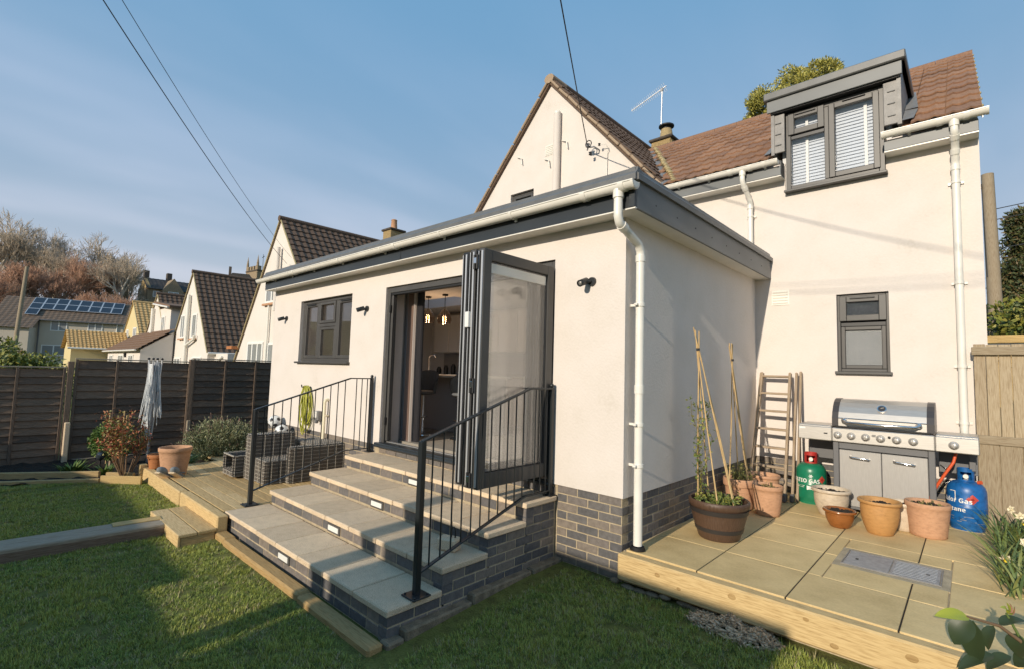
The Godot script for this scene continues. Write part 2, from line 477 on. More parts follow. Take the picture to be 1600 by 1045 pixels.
	mat("cable", lin(0.02, 0.022, 0.026), 0.6)
	mat("aerial", lin(0.62, 0.62, 0.63), 0.35, null, Vector3.ONE, null, 1.0, 0.5)
	mat("pot_chimney", lin(0.55, 0.42, 0.22), 0.9, t_stone, Vector3.ONE * 2.0)
	# ground and plants
	mat("ground", lin(0.19, 0.18, 0.085), 1.0, ramp(blend(gray(62, 0.02, 512, 5), gray(63, 0.12, 512, 4), 0.5), [[0, Color(0.5, 0.42, 0.3)], [0.5, Color(0.8, 0.85, 0.55)], [1, Color(1, 1, 0.8)]]), Vector3.ONE * 0.9, n_soft, 1.0)
	mat("bark", lin(0.44, 0.37, 0.28), 0.95, t_wood, axes["y"], n_wood, 0.6)
	mat("twig_grey", lin(0.50, 0.41, 0.31), 0.95)
	mat("twig_red", lin(0.50, 0.30, 0.20), 0.95)
	mat("birch", lin(0.62, 0.55, 0.45), 0.9)
	mat("mulch", lin(0.22, 0.16, 0.10), 1.0)
	for fm in ["leaf", "grass"]:
		var m2 := mat(fm, Color(1, 1, 1), 0.55 if fm == "leaf" else 0.6)
		m2.vertex_color_use_as_albedo = true
		m2.backlight_enabled = true
		m2.backlight = Color(0.25, 0.25, 0.08)
	mat("leaf_glossy", lin(0.035, 0.055, 0.024), 0.45)
	mat("leaf_tip", lin(0.30, 0.33, 0.035), 0.4)
	mat("petal", lin(0.78, 0.70, 0.50), 0.6)
	mat("petal_pink", lin(0.62, 0.30, 0.22), 0.6)
	mat("petal_yellow", lin(0.75, 0.55, 0.02), 0.6)
	mat("stem", lin(0.10, 0.15, 0.035), 0.6)
	mat("stem_brown", lin(0.16, 0.10, 0.055), 0.8)

func _ready() -> void:
	rng.seed = 20240317
	# camera
	var cam := Camera3D.new()
	cam.name = "camera"
	add_child(cam)
	var yaw := deg_to_rad(42.88051513)
	var pit := deg_to_rad(4.30630394)
	var rol := deg_to_rad(1.69268087)
	var r0 := Vector3(cos(yaw), 0, -sin(yaw))
	var f0 := Vector3(-sin(yaw), 0, -cos(yaw))
	var f2 := f0 * cos(pit) + Vector3.UP * sin(pit)
	var u2 := Vector3.UP * cos(pit) - f0 * sin(pit)
	cam.transform = Transform3D(Basis(r0 * cos(rol) + u2 * sin(rol), u2 * cos(rol) - r0 * sin(rol), -f2), Vector3(2.15200745, 1.69964198, 3.7313506))
	cam.fov = 68.083
	cam.near = 0.05
	cam.far = 3000.0
	cam.current = true
	# sky: clear winter blue, paler and hazier towards the horizon, with thin streaks of high cloud
	var sm := ProceduralSkyMaterial.new()
	sm.sky_top_color = lin(0.098, 0.235, 0.395)
	sm.sky_horizon_color = lin(0.46, 0.455, 0.465)
	sm.sky_curve = 0.19
	sm.sky_energy_multiplier = 0.88
	sm.ground_bottom_color = lin(0.12, 0.11, 0.08)
	sm.ground_horizon_color = lin(0.35, 0.36, 0.36)
	sm.ground_curve = 0.05
	sm.sun_angle_max = 25.0
	sm.sun_curve = 0.12
	sm.sky_cover = cloud_cover()
	sm.sky_cover_modulate = Color(1, 1, 1, 1)
	var sky := Sky.new()
	sky.sky_material = sm
	var env := Environment.new()
	env.background_mode = Environment.BG_SKY
	env.sky = sky
	env.tonemap_mode = Environment.TONE_MAPPER_LINEAR
	env.tonemap_exposure = 2.0
	env.sdfgi_enabled = true
	env.ssao_enabled = true
	env.ssil_enabled = true
	var we := WorldEnvironment.new()
	we.name = "world_environment"
	we.environment = env
	add_child(we)
	var sun := DirectionalLight3D.new()
	sun.name = "sun"
	sun.light_energy = 0.68
	sun.light_color = Color(1.0, 0.945, 0.86)
	sun.light_angular_distance = 0.5
	sun.shadow_enabled = true
	add_child(sun)
	sun.look_at_from_position(Vector3.ZERO, SUN, Vector3.UP)
	make_materials()
	build_ground()
	build_house()
	build_doors()
	build_windows()
	build_roofs()
	build_steps()
	build_patio()
	build_deck()
	build_fences()
	build_interior()
	build_neighbours()
	build_far()
	build_garden_behind()
	build_railings()
	build_wall_things()
	build_patio_things()
	build_barbecue()
	build_deck_things()
	build_beds()
	build_lawn()

func cloud_cover() -> ImageTexture:
	var w := 1024
	var h := 512
	var f := FastNoiseLite.new()
	f.seed = 5; f.frequency = 1.0; f.fractal_octaves = 5
	var im := Image.create(w, h, false, Image.FORMAT_RGBA8)
	for j in h / 2:
		var el := PI / 2 - PI * (j + 0.5) / h
		for i in w:
			var az := TAU * (i + 0.5) / w
			var p := Vector3(cos(az) * cos(el), sin(el), sin(az) * cos(el))
			var s := 1.0 / maxf(p.y + 0.12, 0.1)
			var q := f.get_noise_3d(p.x * s * 0.35 + 4.0, p.z * s * 1.3, 2.0) * 0.5 + 0.5
			var q2 := f.get_noise_3d(p.x * s * 0.9, p.z * s * 2.6, 9.0) * 0.5 + 0.5
			var low := smoothstep(0.75, 0.12, p.y)
			var a := clampf((q * 0.75 + q2 * 0.25 - 0.42) * 2.2, 0, 1) * 0.34 * low
			im.set_pixel(i, j, Color(0.62, 0.55, 0.55, a))
	return ImageTexture.create_from_image(im)

# ---------------------------------------------------------------- ground
func ground_y(px: float, pz: float) -> float:
	var h := -0.12 * smoothstep(0.0, 2.5, pz)
	if px < -4.3: h = lerpf(-0.055, h, smoothstep(-4.45, -4.3, px))
	if px < -7.0 and px > -9.3: h = lerpf(-0.03, -0.06, smoothstep(-7.3, -9.3, px))
	if px < -9.3: h = -0.06
	if px < 2.6 and px > -8.5 and pz < -0.2: h = minf(h, -0.2)
	h += 10.5 * smoothstep(-68.0, -98.0, px)
	h += 9.0 * smoothstep(-18.0, -60.0, pz) * smoothstep(-40.0, 0.0, px)
	h += 12.0 * smoothstep(30.0, 160.0, pz)
	return h

func build_ground() -> void:
	var xs := []
	var zs := []
	var q := -1500.0
	while q < 1500.0:
		xs.append(q)
		if q < -160: q += 60
		elif q < -20: q += 6
		elif q < -10: q += 1
		elif q < 4: q += 0.2
		elif q < 20: q += 2
		else: q += 80
	q = -1500.0
	while q < 1500.0:
		zs.append(q)
		if q < -80: q += 60
		elif q < -8: q += 4
		elif q < 6: q += 0.2
		elif q < 40: q += 3
		else: q += 70
	var m := MB.new()
	for i in xs.size() - 1:
		for j in zs.size() - 1:
			var a := Vector3(xs[i], ground_y(xs[i], zs[j]), zs[j])
			var b := Vector3(xs[i + 1], ground_y(xs[i + 1], zs[j]), zs[j])
			var d := Vector3(xs[i + 1], ground_y(xs[i + 1], zs[j + 1]), zs[j + 1])
			var e := Vector3(xs[i], ground_y(xs[i], zs[j + 1]), zs[j + 1])
			m.ftri(a, b, d, Vector3.UP); m.ftri(a, d, e, Vector3.UP)
	structure("ground", m, M["ground"])

# ---------------------------------------------------------------- the house
var house: Node3D

func brick_run(parent: Node, a: Vector3, dir: Vector3, length: float, out: Vector3, off: float, bh := 0.065) -> void:   # stretchers along dir; a is on the brick face at the brick's mid height
	var s := -off
	var b := Basis(dir, Vector3.UP, dir.cross(Vector3.UP))
	while s < length - 0.02:
		var s0 := maxf(s, 0.0)
		var s1 := minf(s + 0.215, length)
		if s1 - s0 > 0.03:
			var l := snappedf(s1 - s0, 0.005)
			var p := a + dir * (s0 + s1) * 0.5 - out * (0.05 + rng.randf() * 0.0025)
			part("brick", cb(Vector3(l, bh, 0.1), 0.003), M["brick%d" % rng.randi_range(0, 3)], parent, p, b)
		s += 0.225

func build_house() -> void:
	house = thing("house", "white rendered two-storey house with grey-trimmed flat-roofed extension and open folding doors", "house")
	# extension shell, walls 0.3 thick with real openings
	var dl := -3.683; var dr := -0.768; var dt := 2.793; var db := 0.60
	var wl := -6.294; var wr := -4.582; var wt := 2.792; var wb := 1.775
	var W := -7.414
	var top := 3.16
	var w := MB.new()
	w.bb(Vector3(W, 0.675, -0.3), Vector3(wl, top, 0)); w.bb(Vector3(wl, 0.675, -0.3), Vector3(wr, wb, 0)); w.bb(Vector3(wl, wt, -0.3), Vector3(wr, top, 0))
	w.bb(Vector3(wr, 0.675, -0.3), Vector3(dl, top, 0)); w.bb(Vector3(dl, dt, -0.3), Vector3(dr, top, 0)); w.bb(Vector3(dr, 0.675, -0.3), Vector3(0, top, 0))
	part("extension_front_wall", w, M["render"], house)
	part("extension_side_wall", bx(Vector3(-0.3, 0.675, ZM), Vector3(0, top, -0.3)), M["render"], house)
	part("extension_end_wall", bx(Vector3(W, -0.2, ZM), Vector3(W + 0.3, top, -0.3)), M["render"], house)
	# plinths: mortar backing with bricks set in it
	var pf := part("front_plinth", bx(Vector3(W, -0.3, -0.3), Vector3(-0.017, 0.674, -0.017)), M["mortar"], house)
	var ps := part("side_plinth", bx(Vector3(-0.3, -0.3, ZM), Vector3(-0.0165, 0.6745, -0.3)), M["mortar"], house)
	for k in 9:
		var y := 0.637 - 0.075 * k
		brick_run(pf, Vector3(-0.69, y, -0.012), Vector3.RIGHT, 0.678, Vector3.BACK, 0.1125 if k % 2 else 0.0)
		if k < 6: brick_run(ps, Vector3(-0.012, y, -0.114), Vector3.FORWARD, 3.39, Vector3.RIGHT, 0.0 if k % 2 else 0.1125)
		if k < 6: brick_run(pf, Vector3(W + 0.01, y, -0.012), Vector3.RIGHT, 3.6, Vector3.BACK, 0.1125 if k % 2 else 0.0)
	# main house walls: garden wall with window openings, gable above the extension
	var g := MB.new()
	var R := 2.293
	var z0 := ZM - 0.3
	g.bb(Vector3(0.0, 0.675, z0), Vector3(0.945, 4.196, ZM)); g.bb(Vector3(0.945, 0.675, z0), Vector3(1.469, 1.83, ZM)); g.bb(Vector3(0.945, 2.775, z0), Vector3(1.469, 4.196, ZM))
	g.bb(Vector3(1.469, 0.675, z0), Vector3(R, 4.196, ZM)); g.bb(Vector3(-2.0, 3.0, z0), Vector3(0.0, 4.196, ZM))
	g.bb(Vector3(-2.0, 4.196, z0), Vector3(0.39, 4.62, ZM)); g.bb(Vector3(1.478, 4.196, z0), Vector3(R, 4.62, ZM))
	g.bb(Vector3(R - 0.3, 0.675, -10.5), Vector3(R, 4.7, z0))
	part("main_wall", g, M["render"], house)
	var ge := PackedVector2Array([Vector2(R, 4.7), Vector2(R, 4.705), Vector2(R - 0.3, 4.7)])
	var pe := MB.new()
	pe.prism(PackedVector2Array([Vector2(3.55, 4.7), Vector2(6.83, 6.95), Vector2(10.1, 4.7)]), 0.0, 0.3, Transform3D(Basis(Vector3.FORWARD, Vector3.UP, Vector3.RIGHT), Vector3(R - 0.3, 0, 0)))
	part("end_gable_wall", pe, M["render"], house)
	var gm := part("main_plinth", bx(Vector3(-0.02, -0.3, z0), Vector3(R, 0.674, ZM - 0.017)), M["mortar"], house)
	for k in 6: brick_run(gm, Vector3(0.0, 0.637 - 0.075 * k, ZM - 0.012), Vector3.RIGHT, R, Vector3.BACK, 0.1125 if k % 2 else 0.0)
	# gable facing the garden (apex x = -3.712), with a small window opening
	var gb := MB.new()
	var ax := -3.712; var ay := 7.36; var sl := 1.14
	var gx0 := -4.72; var gx1 := -4.10; var gy0 := 4.55; var gy1 := 5.33
	var lft := func(y: float) -> float: return ax - (ay - y) / sl
	var rgt := func(y: float) -> float: return ax + (ay - y) / sl
	gb.prism(PackedVector2Array([Vector2(lft.call(3.0), 3.0), Vector2(gx0, 3.0), Vector2(gx0, gy1), Vector2(lft.call(gy1), gy1)]), z0, ZM - 0.001)
	gb.prism(PackedVector2Array([Vector2(gx0, 3.0), Vector2(gx1, 3.0), Vector2(gx1, gy0), Vector2(gx0, gy0)]), z0, ZM - 0.001)
	gb.prism(PackedVector2Array([Vector2(gx1, 3.0), Vector2(rgt.call(3.0), 3.0), Vector2(rgt.call(gy1), gy1), Vector2(gx1, gy1)]), z0, ZM - 0.001)
	gb.prism(PackedVector2Array([Vector2(lft.call(gy1), gy1), Vector2(rgt.call(gy1), gy1), Vector2(ax, ay)]), z0, ZM - 0.001)
	part("garden_gable_wall", gb, M["render"], house)
	# flat roof, fascias, trim, soffits of the extension
	var so := 0.201; var fo := 0.205
	var fr := MB.new()
	for q in [[W - 0.05, -6.1, ZM, 0.15], [-4.3, 0.15, ZM, 0.15], [-6.1, -4.3, ZM, -2.55], [-6.1, -4.3, -1.75, 0.15]]: fr.bb(Vector3(q[0], 3.17, q[2]), Vector3(q[1], 3.30, q[3]))
	part("flat_roof", fr, M["flat_roof"], house)
	var ff := MB.new(); ff.cbox(Vector3((W + 0.02 + so) / 2, 3.165, fo - 0.012), Vector3(so - W - 0.02, 0.22, 0.024), 0.003)
	var fas := part("front_fascia", ff, M["fascia"], house)
	part("fascia_joint", cb(Vector3(0.05, 0.19, 0.006), 0.002), M["fascia"], fas, Vector3(-3.1, 3.16, fo + 0.003))
	part("fascia_corner_cap", cb(Vector3(0.055, 0.2, 0.01), 0.003), M["fascia"], fas, Vector3(so - 0.03, 3.16, fo + 0.005))
	var fs := MB.new(); fs.cbox(Vector3(so - 0.012, 3.17, (fo - 0.026 + ZM + 0.002) / 2), Vector3(0.024, 0.235, fo - 0.026 - ZM - 0.002), 0.003)
	var fsd := part("side_fascia", fs, M["fascia_light"], house)
	for k in 8: part("screw_cap", cb(Vector3(0.004, 0.014, 0.014), 0.002), M["black"], fsd, Vector3(so + 0.001, 3.16, -0.15 - 0.42 * k))
	var sf := MB.new(); sf.bb(Vector3(W, 3.058, 0.0), Vector3(so - 0.025, 3.07, fo - 0.025)); sf.bb(Vector3(0.0, 3.058, ZM), Vector3(so - 0.025, 3.07, 0.0))
	sf.bb(Vector3(W + 0.02, 3.048, fo - 0.024), Vector3(so, 3.058, fo + 0.004)); 
	part("soffit", sf, M["upvc"], house)
	# kerb trim: a raised profile round the roof edge
	var tr := MB.new()
	var prof := PackedVector2Array([Vector2(0, 0), Vector2(0.045, 0.0), Vector2(0.045, 0.05), Vector2(0.012, 0.085), Vector2(0.004, 0.115), Vector2(-0.02, 0.115), Vector2(-0.10, 0.07), Vector2(-0.10, 0.0)])
	tr.prism(prof, 0.0, so - W + 0.06, Transform3D(Basis(Vector3.BACK, Vector3.UP, Vector3.LEFT), Vector3(so + 0.01, 3.283, fo - 0.02)))
	part("front_roof_trim", tr, M["roof_trim"], house)
	var ts := MB.new()
	ts.prism(prof, 0.0, -ZM - 0.003 + fo - 0.004, Transform3D(Basis(Vector3.RIGHT, Vector3.UP, Vector3.BACK), Vector3(so - 0.02, 3.285, ZM + 0.003)))
	part("side_roof_trim", ts, M["roof_trim"], house)
	# gutters and downpipes
	gutter("extension_gutter", -7.56, 0.235, 3.245, 0.262, [-6.9, -6.2, -5.4, -4.5, -3.4, -2.2, -1.1], [-6.0, -3.1, -0.25, 0.12])
	gutter("eaves_gutter", -1.45, 0.372, 4.585, -3.245, [-1.0, -0.55, 0.2], [-0.24, 0.02])
	gutter("short_eaves_gutter", 1.468, 2.375, 4.585, -3.245, [1.72], [1.98, 2.2])
	downpipe("corner_downpipe", [Vector3(0.075, 3.23, 0.262), Vector3(0.075, 2.99, 0.262), Vector3(0.075, 2.94, 0.24), Vector3(0.085, 2.82, -0.06), Vector3(0.085, 2.76, -0.1), Vector3(0.085, 0.30, -0.1)], 0.037, [2.30, 1.29, 0.95], true)
	downpipe("wall_downpipe", [Vector3(-0.08, 4.57, -3.245), Vector3(-0.08, 4.42, -3.245), Vector3(-0.075, 4.36, -3.27), Vector3(-0.045, 4.20, -3.42), Vector3(-0.04, 4.14, -3.445), Vector3(-0.04, 3.30, -3.445)], 0.034, [3.95], false)
	downpipe("right_downpipe", [Vector3(2.10, 4.57, -3.245), Vector3(2.10, 4.42, -3.245), Vector3(2.10, 4.30, -3.36), Vector3(2.095, 4.14, -3.44), Vector3(2.085, 0.3, -3.445)], 0.036, [3.92, 1.9, 1.30, 2.8], false)
	# main eaves: fascia and boxed soffit, stopping each side of the wall dormer
	for e in [[-1.5, 0.385], [1.485, 2.293]]:
		var fm := MB.new(); fm.cbox(Vector3((e[0] + e[1]) / 2, 4.46, -3.312), Vector3(e[1] - e[0], 0.125, 0.024), 0.003)
		part("eaves_fascia", fm, M["fascia_light"], house)
		part("eaves_soffit", bx(Vector3(e[0], 4.385, ZM), Vector3(e[1], 4.397, -3.324)), M["upvc"], house)
		part("soffit_edge", bx(Vector3(e[0], 4.384, -3.324), Vector3(e[1], 4.3965, -3.306)), M["upvc"], house)
		part("eaves_end_cap", bx(Vector3(e[1] - 0.012 if e[0] < 0 else e[0], 4.3975, -3.48), Vector3(e[1] if e[0] < 0 else e[0] + 0.012, 4.60, -3.325)), M["fascia"], house)
	# flue pipe boxed in on the gable, vents, little hooks
	var fl := part("flue_pipe", tube_mesh([Vector3(-3.49, 3.3, -3.44), Vector3(-3.49, 6.62, -3.44)], 0.068, 16), M["render"], house)
	var cap := MB.new(); cap.ball(Vector3.ZERO, Vector3(0.072, 0.06, 0.072), 14, 8)
	part("pipe_cap", cap, M["upvc"], fl, Vector3(-3.49, 6.63, -3.44))
	vent(Vector3(-3.72, 6.0, ZM), 0.2, 0.2)
	vent(Vector3(0.312, 2.785, ZM), 0.215, 0.2)
	vent(Vector3(1.10, 0.62, ZM), 0.0, 0.0)
	for hk in [Vector3(-4.42, 6.02, ZM), Vector3(-3.28, 6.03, ZM), Vector3(-3.70, 5.78, ZM)]:
		part("wall_hook", tube_mesh([hk + Vector3(-0.13, 0.06, 0.02), hk + Vector3(0, 0, 0.05), hk + Vector3(0.02, -0.14, 0.04)], 0.012, 6), M["upvc"], house)

func tube_mesh(pts: Array, r: Variant, sides := 8) -> MB:
	var m := MB.new(); m.tube(pts, r, sides); return m

func vent(p: Vector3, w: float, h: float) -> void:
	if w <= 0: return
	var f := MB.new()
	f.cbox(Vector3(0, 0, 0.004), Vector3(w, h, 0.008), 0.002)
	var v := part("air_vent", f, M["upvc"], house, p)
	for i in 5: part("louvre", cb(Vector3(w * 0.86, h * 0.1, 0.012), 0.003), M["upvc"], v, Vector3(0, h * (-0.36 + 0.18 * i), 0.011), Basis(Vector3.RIGHT, 0.5))

func gutter(called: String, x0: float, x1: float, y: float, z: float, brackets: Array, unions: Array) -> void:
	var m := MB.new()
	var n := 10
	var r := 0.056
	for i in n:
		var t0 := PI + PI * i / n
		var t1 := PI + PI * (i + 1) / n
		for k in 2:
			var rr := r if k == 0 else r - 0.004
			var a := Vector3(0, y + sin(t0) * rr, z + cos(t0) * rr)
			var b := Vector3(0, y + sin(t1) * rr, z + cos(t1) * rr)
			var na := Vector3(0, sin(t0), cos(t0)) * (1 if k == 0 else -1)
			var nb := Vector3(0, sin(t1), cos(t1)) * (1 if k == 0 else -1)
			var X0 := Vector3(x0, 0, 0); var X1 := Vector3(x1, 0, 0)
			if k == 0:
				m.tri(a + X0, a + X1, b + X1, na, na, nb); m.tri(a + X0, b + X1, b + X0, na, nb, nb)
			else:
				m.tri(a + X0, b + X1, a + X1, na, nb, na); m.tri(a + X0, b + X0, b + X1, na, nb, nb)
		for xe in [x0, x1]:      # stop ends
			m.ftri(Vector3(xe, y, z), Vector3(xe, y + sin(t0) * r, z + cos(t0) * r), Vector3(xe, y + sin(t1) * r, z + cos(t1) * r), Vector3(1 if xe == x1 else -1, 0, 0))
	for s in [-1.0, 1.0]: m.bb(Vector3(x0, y - 0.004, z + s * r - 0.006), Vector3(x1, y + 0.006, z + s * r + 0.006))
	# stop end collar
	for xe in [x0 + 0.012, x1 - 0.012]:
		half_band(m, xe, 0.024, y, z, r + 0.005)
	var g := part(called, m, M["upvc"], house)
	for b in brackets:
		var q := MB.new(); half_band(q, b, 0.03, y, z, r + 0.006)
		q.bb(Vector3(b - 0.012, y - 0.075, z - 0.05), Vector3(b + 0.012, y - 0.02, z - 0.035))
		part("gutter_bracket", q, M["upvc"], g)
	for u in unions:
		var q := MB.new(); half_band(q, u, 0.05, y, z, r + 0.008)
		part("gutter_union", q, M["upvc"], g)

func half_band(m: MB, xc: float, w: float, y: float, z: float, r: float) -> void:
	for i in 10:
		var t0 := PI + PI * i / 10
		var t1 := PI + PI * (i + 1) / 10
		var a := Vector3(xc - w / 2, y + sin(t0) * r, z + cos(t0) * r)
		var b := Vector3(xc - w / 2, y + sin(t1) * r, z + cos(t1) * r)
		var s := Vector3(w, 0, 0)
		var na := Vector3(0, sin(t0), cos(t0)); var nb := Vector3(0, sin(t1), cos(t1))
		m.tri(a, a + s, b + s, na, na, nb); m.tri(a, b + s, b, na, nb, nb)
		for e in [[Vector3.ZERO, -1.0], [s, 1.0]]:
			var ia := Vector3(0, y + sin(t0) * (r - 0.01), z + cos(t0) * (r - 0.01)); var ib := Vector3(0, y + sin(t1) * (r - 0.01), z + cos(t1) * (r - 0.01))
			ia.x = a.x + e[0].x; ib.x = ia.x
			m.quad(a + e[0], b + e[0], ib, ia, Vector3(e[1], 0, 0))

func downpipe(called: String, pts: Array, r: float, brackets: Array, shoe: bool) -> void:
	# round the bends
	var p2 := []
	for i in pts.size():
		if i == 0 or i == pts.size() - 1: p2.append(pts[i])
		else:
			var a: Vector3 = pts[i - 1]; var b: Vector3 = pts[i]; var c: Vector3 = pts[i + 1]
			var d := minf(0.03, minf(a.distance_to(b), b.distance_to(c)) * 0.4)
			p2.append(b + (a - b).normalized() * d); p2.append(b); p2.append(b + (c - b).normalized() * d)
	var g := part(called, tube_mesh(p2, r, 14), M["upvc"], house)
	# socket collars at the bends and joints
	for i in range(1, pts.size() - 1):
		var b: Vector3 = pts[i]; var c: Vector3 = pts[i + 1]
		if b.distance_to(c) > 0.1:
			var d := (c - b).normalized()
			part("pipe_socket", tube_mesh([b + d * 0.03, b + d * 0.085], r + 0.006, 14), M["upvc"], g)
	part("pipe_socket", tube_mesh([pts[0] + Vector3(0, 0.01, 0), pts[0] + Vector3(0, -0.09, 0)], r + 0.008, 14), M["upvc"], g)
	var last: Vector3 = pts[pts.size() - 1]
	var prev: Vector3 = pts[pts.size() - 2]
	for y in brackets:
		var f: float = (y - last.y) / (prev.y - last.y)
		var c: Vector3 = last.lerp(prev, f)
		var q := MB.new()
		q.tube([c + Vector3(0, -0.014, 0), c + Vector3(0, 0.014, 0)], r + 0.007, 14)
		if shoe: q.bb(c + Vector3(-0.10, -0.01, -0.012), c + Vector3(-r, 0.01, 0.012)); q.cbox(c + Vector3(-0.005, 0, r + 0.02), Vector3(0.03, 0.02, 0.03), 0.004)
		else: q.bb(c + Vector3(-r - 0.03, -0.012, -0.062), c + Vector3(r + 0.03, 0.012, -0.045))
		part("pipe_bracket", q, M["upvc"], g)
	if shoe:
		part("pipe_socket", tube_mesh([Vector3(last.x, 1.62, last.z), Vector3(last.x, 1.55, last.z)], r + 0.005, 14), M["upvc"], g)
		part("drain_collar", tube_mesh([Vector3(last.x, PY + 0.005, last.z), Vector3(last.x, PY + 0.03, last.z)], [0.065, 0.055], 16), M["black"], g)

# a rectangular frame in the xy plane of its node: outer corners, member width, depth along z (front at z = 0)
func frame_mesh(x0: float, y0: float, x1: float, y1: float, w: float, d: float, zf := 0.0, r := 0.006) -> MB:
	var m := MB.new()
	var yc := (y0 + y1) / 2
	m.cbox(Vector3(x0 + w / 2, yc, zf - d / 2), Vector3(w, y1 - y0, d), r)
	m.cbox(Vector3(x1 - w / 2, yc, zf - d / 2), Vector3(w, y1 - y0, d), r)
	m.cbox(Vector3((x0 + x1) / 2, y0 + w / 2, zf - d / 2 - 0.0015), Vector3(x1 - x0 - 2 * w + 0.004, w, d - 0.003), r)
	m.cbox(Vector3((x0 + x1) / 2, y1 - w / 2, zf - d / 2 - 0.0015), Vector3(x1 - x0 - 2 * w + 0.004, w, d - 0.003), r)
	return m

func dark_box(parent: Node, x0: float, y0: float, x1: float, y1: float, z0: float, z1: float, mt := "room_dark") -> void:   # room behind a window: floor, sides, back
	var m := MB.new()
	m.bb(Vector3(x0 - 0.05, y0 - 0.05, z0 - 0.05), Vector3(x1 + 0.05, y1 + 0.05, z0))
	m.bb(Vector3(x0 - 0.05, y0 - 0.05, z0), Vector3(x0, y1 + 0.05, z1)); m.bb(Vector3(x1, y0 - 0.05, z0), Vector3(x1 + 0.05, y1 + 0.05, z1))
	m.bb(Vector3(x0, y0 - 0.05, z0), Vector3(x1, y0, z1)); m.bb(Vector3(x0, y1, z0), Vector3(x1, y1 + 0.05, z1))
	part("room_lining", m, M[mt], parent)

func build_windows() -> void:
	# kitchen window in the extension: fixed left light, top opener over a light, fixed right light
	var wx0 := -6.294; var wx1 := -4.582; var wy0 := 1.775; var wy1 := 2.792
	var fr := frame_mesh(wx0, wy0, wx1, wy1, 0.055, 0.07, -0.055)
	var win := part("kitchen_window", fr, M["anthracite"], house)
	var xa := wx0 + 0.57; var xb := wx1 - 0.56
	for xm in [xa, xb]: part("mullion", cb(Vector3(0.06, wy1 - wy0 - 0.11, 0.062), 0.005), M["anthracite"], win, Vector3(xm, (wy0 + wy1) / 2, -0.089))
	part("transom", cb(Vector3(xb - xa - 0.06, 0.055, 0.06), 0.005), M["anthracite"], win, Vector3((xa + xb) / 2, 2.36, -0.089))
	var lights := [[wx0 + 0.055, xa - 0.03, wy0 + 0.055, wy1 - 0.055, 0.05], [xb + 0.03, wx1 - 0.055, wy0 + 0.055, wy1 - 0.055, 0.05], [xa + 0.03, xb - 0.03, 2.388, wy1 - 0.055, 0.045], [xa + 0.03, xb - 0.03, wy0 + 0.055, 2.332, 0.045]]
	for i in 4:
		var L = lights[i]
		part("sash", frame_mesh(L[0] + 0.002, L[2] + 0.002, L[1] - 0.002, L[3] - 0.002, L[4], 0.05, -0.042 if i == 2 else -0.06), M["anthracite"], win)
		part("pane", bx(Vector3(L[0] + L[4] - 0.008, L[2] + L[4] - 0.008, -0.098), Vector3(L[1] - L[4] + 0.008, L[3] - L[4] + 0.008, -0.088)), M["glass"], win)
	for xs in [(wx0 + xa) / 2, (xb + wx1) / 2]: part("trickle_vent", cb(Vector3(0.3, 0.016, 0.02), 0.003), M["anthracite_dark"], win, Vector3(xs, wy1 - 0.075, -0.052))
	var sill := MB.new(); sill.cbox(Vector3((wx0 + wx1) / 2, 1.760, 0.0), Vector3(wx1 - wx0 + 0.05, 0.03, 0.12), 0.005)
	part("sill", sill, M["anthracite"], win)
	# bathroom window in the main wall
	var bx0 := 0.945; var bx1 := 1.469
	win = part("bathroom_window", frame_mesh(bx0, 1.83, bx1, 2.775, 0.035, 0.07, ZM - 0.04), M["anthracite"], house)
	part("transom", cb(Vector3(bx1 - bx0 - 0.07, 0.05, 0.06), 0.005), M["anthracite_dark"], win, Vector3((bx0 + bx1) / 2, 2.40, ZM - 0.08))
	part("top_sash", frame_mesh(bx0 + 0.025, 2.44, bx1 - 0.025, 2.748, 0.075, 0.06, ZM - 0.022), M["anthracite"], win)
	part("top_pane", bx(Vector3(bx0 + 0.095, 2.51, ZM - 0.066), Vector3(bx1 - 0.095, 2.678, ZM - 0.056)), M["frosted_dark"], win)
	part("lower_sash", frame_mesh(bx0 + 0.036, 1.866, bx1 - 0.036, 2.374, 0.045, 0.05, ZM - 0.046), M["anthracite"], win)
	part("lower_pane", bx(Vector3(bx0 + 0.075, 1.905, ZM - 0.086), Vector3(bx1 - 0.075, 2.335, ZM - 0.076)), M["frosted"], win)
	part("trickle_vent", cb(Vector3(0.25, 0.016, 0.016), 0.003), M["anthracite_dark"], win, Vector3((bx0 + bx1) / 2, 2.72, ZM - 0.016))
	part("sill", cb(Vector3(bx1 - bx0 + 0.04, 0.035, 0.11), 0.005), M["anthracite"], win, Vector3((bx0 + bx1) / 2, 1.812, ZM + 0.0))
	dark_box(win, bx0 + 0.02, 1.84, bx1 - 0.02, 2.77, ZM - 1.0, ZM - 0.115)
	# small gable window above the flat roof
	win = part("gable_window", frame_mesh(-4.72, 4.55, -4.10, 5.33, 0.05, 0.06, ZM - 0.06), M["anthracite"], house)
	part("sash", frame_mesh(-4.665, 4.605, -4.155, 5.275, 0.05, 0.05, ZM - 0.04), M["anthracite"], win)
	part("pane", bx(Vector3(-4.62, 4.65, ZM - 0.09), Vector3(-4.20, 5.23, ZM - 0.08)), M["dark_glass"], win)
	# dormer
	var D := part("dormer", MB_dormer_walls(), M["lead"], house)
	D.set_meta("label", "flat roofed grey dormer rising through the eaves above the window")
	var dz := ZM + 0.045
	for s in [[0.262, 0.412], [1.478, 1.632]]:
		var k := MB.new(); k.cbox(Vector3((s[0] + s[1]) / 2, 5.01, ZM + 0.09), Vector3(s[1] - s[0], 0.53, 0.03), 0.006)
		part("cheek_panel", k, M["lead"], D)
		for i in 3: part("panel_step", cb(Vector3(0.075, 0.012, 0.014), 0.003), M["roof_trim"], D, Vector3((s[0] + s[1]) / 2, 4.85 + 0.15 * i, ZM + 0.111))
